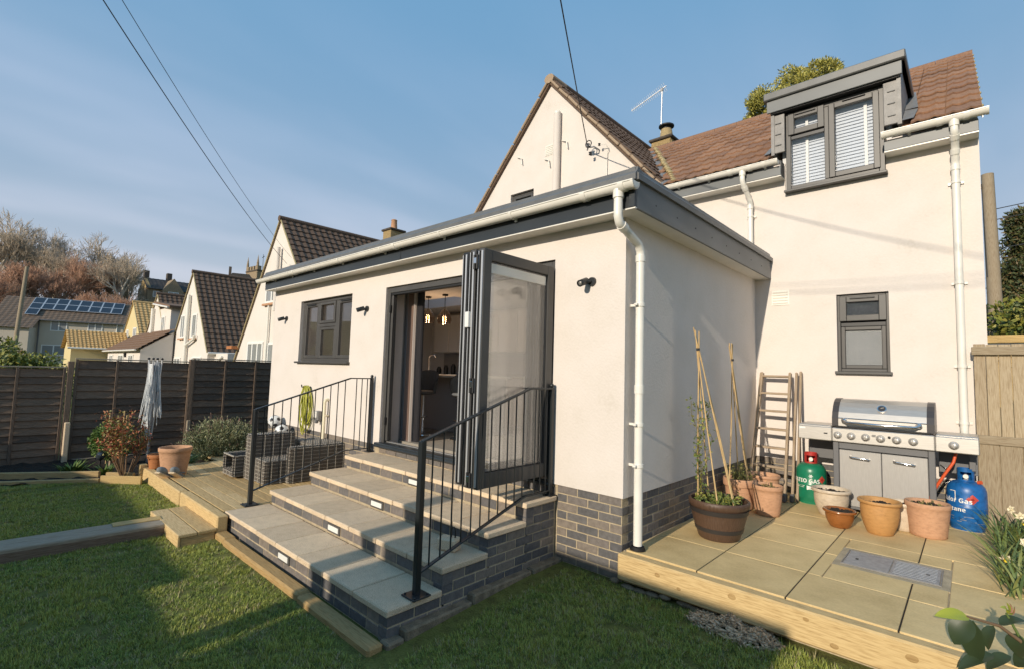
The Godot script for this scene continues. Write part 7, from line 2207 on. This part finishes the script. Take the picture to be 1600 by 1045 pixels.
func build_deck_things() -> void:
	var s := thing("wicker_sofa", "grey woven wicker garden sofa without cushions on the deck", "sofa", "", Vector3(0, DK + 0.004, 0))
	wicker_block(s, "arm", Vector3(-5.30, 0, 0.50), Vector3(-5.10, 0.605, 1.083), "")
	wicker_block(s, "seat", Vector3(-5.095, 0, 0.42), Vector3(-4.715, 0.295, 1.04), "")
	wicker_block(s, "back", Vector3(-5.30, 0, -0.08 + 0.02), Vector3(-4.72, 0.475, 0.412), "")
	wicker_block(s, "end_panel", Vector3(-4.708, 0, -0.06), Vector3(-4.60, 0.47, 0.765), "")
	var tb := thing("wicker_side_table", "low open-fronted wicker side table beside the sofa", "side table", "", Vector3(0, DK + 0.004, 0))
	var f := Vector3(-5.76, 0.0, 0.78); var g := Vector3(-5.355, 0.30, 1.215)
	wicker_block(tb, "base", f + Vector3(0, 0.02, 0), Vector3(g.x, 0.095, g.z), "")
	wicker_block(tb, "side", Vector3(g.x - 0.03, 0.10, f.z), Vector3(g.x, g.y - 0.012, g.z), "")
	wicker_block(tb, "side", Vector3(f.x, 0.10, f.z), Vector3(f.x + 0.025, g.y - 0.012, g.z), "")
	part("back_panel", bx(Vector3(f.x + 0.026, 0.10, f.z), Vector3(g.x - 0.031, g.y - 0.013, f.z + 0.02)), M["wicker_dark"], tb)
	var tm := MB.new(); tm.cbox(Vector3((f.x + g.x) / 2, g.y - 0.004, (f.z + g.z) / 2), Vector3(0.40, 0.012, 0.43), 0.004)
	part("glass_top", tm, M["dark_glass"], tb)
	var rim := MB.new()
	for e in [[Vector3(f.x, g.y, g.z), Vector3(g.x, g.y, g.z)], [Vector3(g.x, g.y, g.z), Vector3(g.x, g.y, f.z)], [Vector3(f.x, g.y, g.z), Vector3(f.x, g.y, f.z)]]: rim.tube(wavy(e[0], e[1], Vector3.UP, 0), 0.012, 5, false)
	part("rim_weave", rim, M["wicker_light"], tb)
	# two footballs behind the sofa
	for i in 2:
		var p: Vector3 = [Vector3(-6.02, 0.79, 0.34), Vector3(-5.62, 0.70, 0.30)][i]
		p = [Vector3(-6.71, 0.725, 0.15), Vector3(-6.36, 0.60, 0.17)][i]
		var b := thing("football", ["white football with dark patches, upper one behind the sofa", "white football with dark patches, lower one resting on the sofa"][i], "football", "footballs by the wicker sofa", p)
		b.basis = Basis(Vector3(0.3, 0.8, 0.5).normalized(), 1.1 + i)
		var bm := MB.new(); bm.ball(Vector3.ZERO, Vector3(0.11, 0.11, 0.11), 24, 16)
		part("shell", bm, M["ball_white"], b)
		var ph := (1 + sqrt(5.0)) / 2
		for k in 12:
			var sg := Vector2(1 if k & 1 else -1, 1 if k & 2 else -1)
			var v: Vector3 = [Vector3(0, sg.x, sg.y * ph), Vector3(sg.x, sg.y * ph, 0), Vector3(sg.y * ph, 0, sg.x)][k / 4].normalized()
			var u := v.cross(Vector3(0.31, 0.7, 0.2)).normalized(); var w := v.cross(u)
			var pm := MB.new()
			for q in 5:
				var A := (v + (u * cos(TAU * q / 5) + w * sin(TAU * q / 5)) * 0.36).normalized() * 0.1115
				var B := (v + (u * cos(TAU * (q + 1) / 5) + w * sin(TAU * (q + 1) / 5)) * 0.36).normalized() * 0.1115
				pm.ftri(v * 0.1135, A, B, v)
			part("patch", pm, M["ball_black"], b)
	single("storage_box", bx(Vector3(-6.9, 0, 0.02), Vector3(-6.2, 0.375, 0.33)), M["wicker_dark"], "dark storage box behind the sofa under the footballs", "storage box", "", Vector3(0, DK, 0))
	# pots, slippers
	var bp := pot("terracotta_pot", "large terracotta pot standing on the front edge of the deck", Vector3(-6.17, DK, 1.72), 0.205, 0.15, 0.385, 0.012, "terracotta", 0.72, 0.0, "pots on the deck", 0.06)
	pot("orange_pot", "small orange terracotta pot on the deck corner by the clothes dryer", Vector3(-6.80, DK, 1.80), 0.12, 0.085, 0.21, 0.012, "terracotta_orange", 0.8, 0.0, "pots on the deck", 0.06)
	for i in 2:
		var c := thing("garden_shoe", ["left grey blue clog propped against the large terracotta pot", "right grey blue clog propped against the large terracotta pot"][i], "shoe", "pair of clogs on the deck", [Vector3(-5.99, DK + 0.02, 1.86), Vector3(-5.90, DK + 0.02, 1.74)][i], [0.55, 0.75][i])
		c.basis = c.basis * Basis(Vector3.RIGHT, -0.5)
		var sm := MB.new()
		sm.ball(Vector3(0, 0.05, 0.09), Vector3(0.052, 0.05, 0.085), 14, 8)
		sm.ball(Vector3(0, 0.03, -0.06), Vector3(0.042, 0.028, 0.08), 14, 8)
		part("upper", sm, M["shoe_blue"], c)
		var so := MB.new(); so.cbox(Vector3(0, 0.005, 0.02), Vector3(0.09, 0.024, 0.27), 0.010)
		part("sole", so, M["slab2"], c)
		part("strap", tube_mesh([Vector3(-0.045, 0.05, 0.02), Vector3(-0.05, 0.075, -0.05), Vector3(0, 0.085, -0.12), Vector3(0.05, 0.075, -0.05), Vector3(0.045, 0.05, 0.02)], 0.008, 6), M["shoe_blue"], c)
	# white block with a small padlock-like latch on the second tread
	var bk := thing("white_weight", "small white block weight with black loop on the second tread", "weight", "", Vector3(-0.95, 0.272, 1.06), 0.35)
	part("block", cb(Vector3(0.17, 0.10, 0.11), 0.015), M["slab2"], bk, Vector3(0, 0.05, 0))
	part("loop", tube_mesh([Vector3(0.02, 0.095, 0), Vector3(0.02, 0.16, 0), Vector3(0.03, 0.18, 0), Vector3(0.045, 0.18, 0), Vector3(0.055, 0.16, 0), Vector3(0.055, 0.095, 0)], 0.006, 6), M["black"], bk)

# ---------------------------------------------------------------- beds and planting at the left and right
func build_beds() -> void:
	var so := MB.new()
	for i in 22:
		for j in 56:
			var x0 := -9.3 + 0.105 * i; var z0 := -0.6 + 0.1 * j
			var f := func(x: float, z: float) -> Vector3: return Vector3(x, ground_y(x, z) + 0.02 + 0.025 * sin(x * 17 + z * 9) * sin(z * 21 - x * 6), z)
			if x0 > -7.12 - 0.24 * maxf(0.0, z0 - 2.0): continue
			if x0 > -6.95 and z0 < 1.9: continue
			so.quad(f.call(x0, z0), f.call(x0 + 0.105, z0), f.call(x0 + 0.105, z0 + 0.1), f.call(x0, z0 + 0.1), Vector3.UP)
	structure("soil_bed", so, M["soil"])
	for q in [[Vector3(-6.97, -0.035, 2.42), Vector3(-7.75, -0.035, 3.85), 0.12, "lower front timber edging of the left border"], [Vector3(-7.27, 0.01, 2.38), Vector3(-8.25, 0.01, 3.9), 0.13, "upper rear timber edging of the left border"], [Vector3(-7.27, 0.0, 2.30), Vector3(-6.99, 0.0, 2.02), 0.10, "short timber edging behind the red-leaved shrub"]]:
		var d: Vector3 = q[1] - q[0]
		single("border_timber", cb(Vector3(0.055, q[2], d.length()), 0.008), M["deck1_z"], q[3], "timber edging", "timber edging of the left border", (q[0] + q[1]) / 2, Basis(Vector3.UP, atan2(d.x, d.z)))
	single("planter_board", cb(Vector3(0.56, 0.13, 0.03), 0.006), M["fresh_x"], "pale grooved board fronting the red-leaved shrub", "timber edging", "", Vector3(-6.76, 0.0, 2.21), ry(0.80))
	# lavender
	var lv := thing("lavender_bush", "rounded grey green lavender bush against the dark fence", "shrub", "", Vector3(-7.80, -0.02, 0.62))
	var m := MB.new(); m.use_c = true
	for i in 1500:
		var t := rng.randf() * TAU
		var out := Vector3(cos(t), 0, sin(t))
		var f := sqrt(rng.randf())
		var d := (out * f * 1.05 + Vector3.UP * (1.05 - 0.45 * f)).normalized()
		var l := rng.randf_range(0.42, 0.80) * (0.86 if f > 0.7 else 1.0)
		var p := out * f * 0.14
		var e := p + d * l + Vector3(0, -0.10 * f, 0)
		m.col = Color(0.13, 0.12, 0.06)
		m.tube([p, (p + e) * 0.5 + Vector3(0, 0.04, 0), e], [0.004, 0.003, 0.002], 3, false)
		for k in 18:
			var u := rng.randf_range(0.3, 1.0)
			m.col = [Color(0.24, 0.27, 0.14), Color(0.31, 0.33, 0.19), Color(0.17, 0.20, 0.09), Color(0.36, 0.35, 0.2)][rng.randi() % 4] * rng.randf_range(0.8, 1.15)
			var dr := (d + rdir() * 0.9).normalized()
			m.leaf(p.lerp(e, u) + rdir() * 0.02, dr, dr.cross(rdir()).normalized(), rng.randf_range(0.04, 0.07), 0.013)
		if i % 9 == 0:
			m.col = Color(0.25, 0.16, 0.13)
			m.tube([e, e + (d + Vector3.UP * 0.5).normalized() * 0.09], [0.002, 0.006], 4, false)
	part("foliage", m, M["leaf"], lv)
	# clipped green ball shrub
	var bl := thing("ball_shrub", "small clipped ball of green leaves left of the red shrub", "shrub", "", Vector3(-8.25, 0.38, 2.12))
	m = MB.new(); m.use_c = true
	for i in 3400:
		var d := rdir()
		var p := d * rng.randf_range(0.20, 0.30)
		m.col = [Color(0.10, 0.17, 0.03), Color(0.14, 0.23, 0.05), Color(0.07, 0.12, 0.03), Color(0.2, 0.27, 0.06)][rng.randi() % 4]
		var dr := (d + rdir() * 0.8).normalized()
		m.leaf(p, dr, dr.cross(rdir()).normalized(), rng.randf_range(0.03, 0.05), 0.024)
	part("foliage", m, M["leaf"], bl)
	part("stem", tube_mesh([Vector3(0, -0.45, 0), Vector3(0, 0.1, 0)], 0.02, 6), M["bark"], bl)
	for q in [[-8.5, 2.14, 0.82], [-8.42, 1.96, 0.85], [-8.35, 1.93, 0.78]]: single("plant_stake", tube_mesh([Vector3(q[0], -0.1, q[1]), Vector3(q[0] + rv(0.02), q[2], q[1])], 0.009, 6), M["cane_y"], ["cane stake left above the ball shrub", "taller cane stake between ball shrub and red shrub", "shorter cane stake between ball shrub and red shrub"][counts.get(str(get_instance_id()) + "/plant_stake", 0)], "stake", "cane stakes behind the ball shrub")
	# red-leaved shrub with bare branching stems
	var rs := thing("red_shrub", "leggy shrub with reddish bronze leaves in front of the ball shrub", "shrub", "", Vector3(-7.02, 0.0, 2.12))
	m = MB.new(); m.use_c = true
	var sm := MB.new()
	for i in 15:
		var t := rng.randf() * TAU
		var out := Vector3(cos(t), 0, sin(t))
		var p := out * 0.05
		var mid := out * rng.randf_range(0.08, 0.2) + Vector3(0, rng.randf_range(0.22, 0.4), 0)
		var e := out * rng.randf_range(0.12, 0.34) + Vector3(0, rng.randf_range(0.5, 0.93), 0)
		sm.tube([p, mid, e], [0.011, 0.008, 0.004], 6, false)
		for k in 110:
			var u := rng.randf_range(0.15, 1.1)
			var q := mid.lerp(e, u) + rdir() * rng.randf_range(0.02, 0.12)
			m.col = [Color(0.36, 0.085, 0.04), Color(0.27, 0.12, 0.04), Color(0.18, 0.18, 0.04), Color(0.42, 0.16, 0.07), Color(0.26, 0.23, 0.07), Color(0.17, 0.075, 0.035)][rng.randi() % 6] * rng.randf_range(0.8, 1.2)
			var dr := (rdir() + Vector3(0, 0.15, 0)).normalized()
			m.leaf(q, dr, dr.cross(rdir()).normalized(), rng.randf_range(0.03, 0.055), 0.024)
	part("stems", sm, M["stem_brown"], rs)
	part("foliage", m, M["leaf"], rs)
	var lowp := MB.new(); lowp.use_c = true
	# small plants: leafy clump beside the big pot, bulb leaves in the border, ground plants under the shrub
	for q in [[Vector3(-7.05, 0.02, 1.42), 80, 0.30, "broad leaved green clump with pale flowers beside the large pot"], [Vector3(-7.95, -0.03, 2.62), 90, 0.20, "tuft of bulb leaves in the left border"], [Vector3(-7.45, 0.0, 2.30), 60, 0.16, "low green seedlings under the red-leaved shrub"]]:
		var th := thing("border_plant", q[3], "plant", "small plants in the left border", q[0])
		var pm := MB.new(); pm.use_c = true
		for i in q[1]:
			var t := rng.randf() * TAU
			var out := Vector3(cos(t), 0, sin(t))
			pm.col = [Color(0.12, 0.19, 0.04), Color(0.17, 0.23, 0.05), Color(0.08, 0.13, 0.035)][rng.randi() % 3]
			pm.blade(out * rng.randf() * 0.14, (Vector3.UP + out * rng.randf_range(0.1, 0.7)).normalized(), out.cross(Vector3.UP), q[2] * rng.randf_range(0.6, 1.15), 0.028, out * 0.35 - Vector3(0, 0.2, 0), 4)
		part("leaves", pm, M["leaf"], th)
		if q[1] == 80:
			for i in 9:
				var fm := MB.new()
				for k in 5:
					var an := TAU * k / 5
					var dr := Vector3(cos(an), 0.35, sin(an)).normalized()
					fm.leaf(Vector3.ZERO, dr, dr.cross(Vector3.UP).normalized(), 0.035, 0.028)
				part("flower", fm, M["petal"], th, Vector3(rv(0.14), 0.24 + rv(0.04), rv(0.14)))
	# dark globe lamp on a stick
	var gl := thing("globe_lamp", "dark glass globe lamp on a short stick in the border", "garden lamp", "", Vector3(-8.05, -0.05, 2.28))
	var gm := MB.new(); gm.ball(Vector3(0, 0.23, 0), Vector3(0.06, 0.075, 0.06), 16, 12)
	part("globe", gm, M["dark_glass"], gl)
	part("stick", tube_mesh([Vector3(0, 0, 0), Vector3(0, 0.17, 0)], 0.012, 6), M["black"], gl)
	# folded rotary dryer
	var rd := thing("rotary_dryer", "folded rotary clothes dryer with hanging grey lines before the fence", "clothes dryer", "", Vector3(-8.35, 0, 1.60))
	part("pole", tube_mesh([Vector3(0, -0.15, 0), Vector3(0, 1.70, 0)], 0.022, 10), M["galvanised"], rd)
	for i in 4:
		var a := PI / 2 * i + 0.5
		var out := Vector3(cos(a), 0, sin(a))
		part("arm", tube_mesh([out * 0.03 + Vector3(0, 0.42, 0), out * 0.10 + Vector3(0, 1.735, 0)], 0.012, 8), M["aerial"], rd)
		var tip := MB.new(); tip.ball(out * 0.10 + Vector3(0, 1.745, 0), Vector3(0.022, 0.022, 0.022), 8, 6)
		part("arm_tip", tip, M["black"], rd)
		for k in 15:
			var lm := MB.new()
			var o2 := Vector3(cos(a + rv(0.7)), 0, sin(a + rv(0.7)))
			var low := rng.randf_range(0.55, 1.2)
			var pts := []
			var top := 1.70 - 0.03 * k
			for s in 13:
				var u := s / 12.0
				var yy := lerpf(top, low, sin(u * PI))
				var bulge := 0.05 + 0.12 * pow(1.0 - (yy - 0.5) / 1.25, 1.5) * rng.randf_range(0.95, 1.05)
				pts.append(o2 * bulge + Vector3((u - 0.5) * 0.05 * sin(k), yy, (u - 0.5) * 0.05 * cos(k)))
			lm.tube(pts, 0.0042, 5, false)
			part("line", lm, M["line_white"], rd)
	var sl := MB.new()
	for i in 7:
		var a0 := 0.6 + 0.28 * i
		sl.quad(Vector3(cos(a0) * 0.085, 1.66, sin(a0) * 0.085), Vector3(cos(a0 + 0.3) * 0.085, 1.66, sin(a0 + 0.3) * 0.085), Vector3(cos(a0 + 0.3) * 0.075, 0.36 + 0.05 * (i % 2), sin(a0 + 0.3) * 0.075), Vector3(cos(a0) * 0.08, 0.34, sin(a0) * 0.08), Vector3(cos(a0), 0, sin(a0)))
	part("gathered_cover", sl, M["line_white"], rd)
	# right-hand bed with daffodils
	var rb := MB.new()
	for i in 14:
		for j in 30:
			var x0 := 2.42 + 0.12 * i; var z0 := -3.3 + 0.11 * j
			var f := func(x: float, z: float) -> Vector3: return Vector3(x, PY + 0.012 + minf(0.08, (x - 2.42) * 0.2) + 0.015 * sin(x * 23 + z * 14), z)
			rb.quad(f.call(x0, z0), f.call(x0 + 0.12, z0), f.call(x0 + 0.12, z0 + 0.11), f.call(x0, z0 + 0.11), Vector3.UP)
	structure("flower_bed_soil", rb, M["soil"])
	for q in [[Vector3(2.52, PY, -2.55), 330, 0.42, 10, "thick clump of cream daffodils at the right edge of the patio"], [Vector3(2.50, PY, -1.65), 220, 0.38, 5, "sparser daffodil clump nearer the viewer at the patio edge"]]:
		var dd := thing("daffodil_clump", q[4], "daffodils", "daffodil clumps beside the patio", q[0])
		var pm := MB.new(); pm.use_c = true
		for i in q[1]:
			var t := rng.randf() * TAU
			var out := Vector3(cos(t), 0, sin(t))
			pm.col = [Color(0.12, 0.17, 0.05), Color(0.16, 0.21, 0.06), Color(0.09, 0.14, 0.05), Color(0.22, 0.24, 0.07)][rng.randi() % 4] * rng.randf_range(0.85, 1.15)
			pm.blade(Vector3(rv(0.24), 0, rv(0.48)), (Vector3.UP + out * rng.randf_range(0.05, 0.75)).normalized(), out.cross(Vector3.UP).rotated(Vector3.UP, rv(0.6)), q[2] * rng.randf_range(0.6, 1.1), 0.018, out * 0.30 - Vector3(0, 0.28, 0), 5)
		part("leaves", pm, M["leaf"], dd)
		for i in q[3]:
			var base := Vector3(rv(0.2) + 0.06, 0, rv(0.4))
			var head := base + Vector3(rv(0.16) - 0.08, rng.randf_range(0.14, 0.38), rv(0.16) + 0.04)
			part("flower_stalk", tube_mesh([base, base.lerp(head, 0.6) + Vector3(0, 0.06, 0), head + Vector3(0, 0.015, 0), head], 0.004, 5), M["stem"], dd)
			var face := Vector3(rv(0.9) - 0.3, -0.15 + rv(0.4), 0.8).normalized()
			var b := Basis(Quaternion(Vector3.UP, face))
			var fm := MB.new()
			for k in 6:
				var an := TAU * k / 6
				var dr := Vector3(cos(an), 0.12, sin(an)).normalized()
				fm.leaf(Vector3.ZERO, dr, dr.cross(Vector3.UP).normalized(), 0.042, 0.036)
			var fl := part("flower", fm, M["petal"], dd, head, b)
			var tm := MB.new(); tm.lathe([Vector2(0.006, 0), Vector2(0.011, 0.012), Vector2(0.016, 0.024), Vector2(0.013, 0.022), Vector2(0.004, 0.004)], 10)
			part("trumpet", tm, M["petal_yellow"] if i % 4 == 0 else M["petal"], fl)
	# evergreen shrub in the near right corner
	var ev := thing("leathery_shrub", "dark leathery-leaved shrub with a pinkish bud in the near right corner", "shrub")
	var hub := Vector3(2.40, 0.46, -0.02)
	part("stem", tube_mesh([Vector3(2.62, 0.02, 0.12), Vector3(2.40, 0.36, 0.06), Vector3(2.22, 0.50, 0.14), Vector3(2.10, 0.54, 0.25)], [0.014, 0.011, 0.008, 0.005], 7), M["stem_brown"], ev)
	part("stem", tube_mesh([Vector3(2.40, 0.36, 0.06), Vector3(2.29, 0.46, 0.09), Vector3(2.248, 0.56, 0.108)], [0.010, 0.007, 0.005], 7), M["stem"], ev)
	var leaves := [
		[Vector3(2.11, 0.535, 0.245), Vector3(2.00, 0.545, 0.33), 0.055, Vector3(0.2, 0.8, 0.4), 1],
		[Vector3(2.115, 0.525, 0.235), Vector3(2.052, 0.410, 0.27), 0.085, Vector3(-0.3, 0.3, 0.9), 0],
		[Vector3(2.125, 0.52, 0.225), Vector3(2.125, 0.318, 0.20), 0.085, Vector3(-0.4, 0.1, 0.9), 0],
		[Vector3(2.20, 0.50, 0.16), Vector3(2.168, 0.40, 0.19), 0.05, Vector3(-0.6, 0.4, 0.7), 0],
		[Vector3(2.22, 0.50, 0.13), Vector3(2.30, 0.55, 0.10), 0.05, Vector3(-0.2, 0.9, 0.4), 0],
		[Vector3(2.29, 0.47, 0.09), Vector3(2.285, 0.36, 0.09), 0.075, Vector3(-0.6, 0.2, 0.8), 0],
		[Vector3(2.33, 0.44, 0.08), Vector3(2.36, 0.33, 0.12), 0.075, Vector3(-0.5, 0.3, 0.8), 0],
		[Vector3(2.36, 0.40, 0.07), Vector3(2.27, 0.31, 0.06), 0.07, Vector3(-0.7, 0.3, 0.7), 0],
		[Vector3(2.20, 0.36, 0.16), Vector3(2.07, 0.285, 0.235), 0.06, Vector3(-0.2, 0.9, 0.4), 0],
		[Vector3(2.26, 0.36, 0.12), Vector3(2.17, 0.29, 0.15), 0.06, Vector3(-0.2, 0.9, 0.4), 0],
		[Vector3(2.33, 0.52, 0.04), Vector3(2.42, 0.56, 0.0), 0.07, Vector3(-0.4, 0.7, 0.6), 0],
		[Vector3(2.40, 0.46, 0.05), Vector3(2.47, 0.37, 0.08), 0.08, Vector3(-0.5, 0.3, 0.8), 0]]
	for L in leaves:
		part("leaf", big_leaf(L[0], L[0].lerp(L[1], 1.12), L[2] * 1.25, L[3]), M["leaf_tip"] if L[4] else M["leaf_glossy"], ev)
	for i in 7:
		var d := Vector3(rv(1.0), 0.6 + rv(0.4), rv(0.8)).normalized()
		var c := Vector3(2.248, 0.565, 0.106)
		part("bud_scale", big_leaf(c, c + d * 0.045, 0.03, d.cross(Vector3(0.3, 0.2, 1)).normalized()), M["petal_pink"] if i % 3 == 0 else M["leaf_tip"], ev)

func smooth(m: MB) -> ArrayMesh:
	var st := SurfaceTool.new()
	st.begin(Mesh.PRIMITIVE_TRIANGLES)
	st.set_smooth_group(0)
	for p in m.v: st.add_vertex(p.snappedf(0.00001))
	st.index()
	st.generate_normals()
	return st.commit()

func big_leaf(a: Vector3, b: Vector3, w: float, up: Vector3) -> ArrayMesh:
	var m := MB.new()
	var d := (b - a)
	var s := d.cross(up).normalized()
	var n := s.cross(d).normalized()
	var k := 8
	var pt := func(i: int, j: float) -> Vector3:
		var f := float(i) / k
		var ww: float = w * 0.5 * pow(sin(PI * pow(f, 0.8)), 0.7)
		return a + d * f + s * ww * j + n * (0.012 * sin(f * PI) + absf(j) * ww * 0.22 - 0.02 * f * f)
	for i in k:
		for j in [[-1.0, -0.5], [-0.5, 0.0], [0.0, 0.5], [0.5, 1.0]]:
			m.quad(pt.call(i, j[0]), pt.call(i, j[1]), pt.call(i + 1, j[1]), pt.call(i + 1, j[0]), n)
	return smooth(m)

# ---------------------------------------------------------------- lawns
func build_lawn() -> void:
	var tufts := []
	for v in 3:
		var m := MB.new(); m.use_c = true
		for i in 9:
			var t := rng.randf() * TAU
			var out := Vector3(cos(t), 0, sin(t))
			m.col = Color(1, 1, 1) * rng.randf_range(0.72, 1.15)
			m.col.a = 1.0
			m.blade(Vector3(rv(0.02), -0.005, rv(0.02)), (Vector3.UP + out * rng.randf_range(0.05, 0.55)).normalized(), out.cross(Vector3.UP), rng.randf_range(0.016, 0.034), 0.0038, out * 0.28 - Vector3(0, 0.12, 0), 2)
		tufts.append(m.mesh())
	var nz := FastNoiseLite.new(); nz.seed = 77; nz.frequency = 1.1; nz.fractal_octaves = 3
	var C := Vector3(2.152, 0, 3.731)
	var fwd := Vector3(-0.6803, 0, -0.7329); var right := Vector3(0.7329, 0, -0.6803)
	for lawn in [["lower_lawn", "shaded lower lawn in front of the steps with a sunlit patch", -4.14, 3.4, 0.06, 4.6, 100000], ["upper_lawn", "small upper lawn between the retaining timber and the deck", -7.75, -4.47, 1.93, 5.6, 42000]]:
		var lists := [[], [], []]
		for i in lawn[6]:
			var x := rng.randf_range(lawn[2], lawn[3]); var z := rng.randf_range(lawn[4], lawn[5])
			if lawn[0] == "lower_lawn":
				if x < -0.60 and x > -3.9 and z < 1.95: continue
				if x < -3.55 and z < 2.28: continue
				if x < -0.6 and z < 1.9 and x < -3.8: continue
				if x > -0.02 and z < 0.10: continue
				if pow((x - 0.92) / 0.28, 2) + pow((z - 0.13) / 0.14, 2) < 1.0: continue
				# worn soil along edges
				if x < -0.5 and x > -3.6 and z < 2.08 and rng.randf() < (2.08 - z) * 6.0: continue
				if x > -0.62 and x < -0.46 and rng.randf() < 0.75: continue
				if z < 0.2 and rng.randf() < 0.45: continue
			else:
				if x < -6.93 - 0.56 * (z - 2.35): continue
				if z < 2.05 and rng.randf() < 0.5: continue
				if x > -4.80 and z < 2.32: continue
			var rel := Vector3(x, 0, z) - C
			var dp := rel.dot(fwd)
			if dp < 0.4 or absf(rel.dot(right)) > dp * 1.15 + 0.4: continue
			var q := nz.get_noise_2d(x, z); var q2 := nz.get_noise_2d(x * 3.1 + 40, z * 3.1)
			if q2 > 0.22 and rng.randf() < (q2 - 0.22) * 4.0: continue
			var k := rng.randf()
			var col := Color(0.27, 0.335, 0.055).lerp(Color(0.44, 0.45, 0.09), clampf(0.5 + q * 0.9, 0, 1))
			if k < 0.10 + 0.25 * clampf(q2 * 2.0, 0, 1): col = Color(0.44, 0.37, 0.19)
			elif k < 0.2: col = Color(0.09, 0.14, 0.035)
			var b := Basis(Vector3.UP, rng.randf() * TAU) * Basis(Vector3.RIGHT, rv(0.25))
			var tall := 1.0 + 0.5 * q + (0.7 if rng.randf() < 0.04 else 0.0)
			if absf(x - 0.92) < 0.7 and z < 0.35: tall *= 1.35
			b = b.scaled(Vector3(1.0, tall, 1.0) * rng.randf_range(0.65, 1.3))
			lists[rng.randi() % 3].append([Transform3D(b, Vector3(x, ground_y(x, z), z)), col])
		var o := thing(lawn[0], lawn[1], "lawn")
		o.set_meta("kind", "stuff")
		for v in 3:
			var mm := MultiMesh.new()
			mm.transform_format = MultiMesh.TRANSFORM_3D
			mm.use_colors = true
			mm.mesh = tufts[v]
			mm.instance_count = lists[v].size()
			for i in lists[v].size():
				mm.set_instance_transform(i, lists[v][i][0])
				mm.set_instance_color(i, lists[v][i][1])
			var mi := MultiMeshInstance3D.new()
			mi.name = numbered("grass", o)
			mi.multimesh = mm
			mi.material_override = M["grass"]
			mi.set_meta("kind", "stuff")
			o.add_child(mi, true)
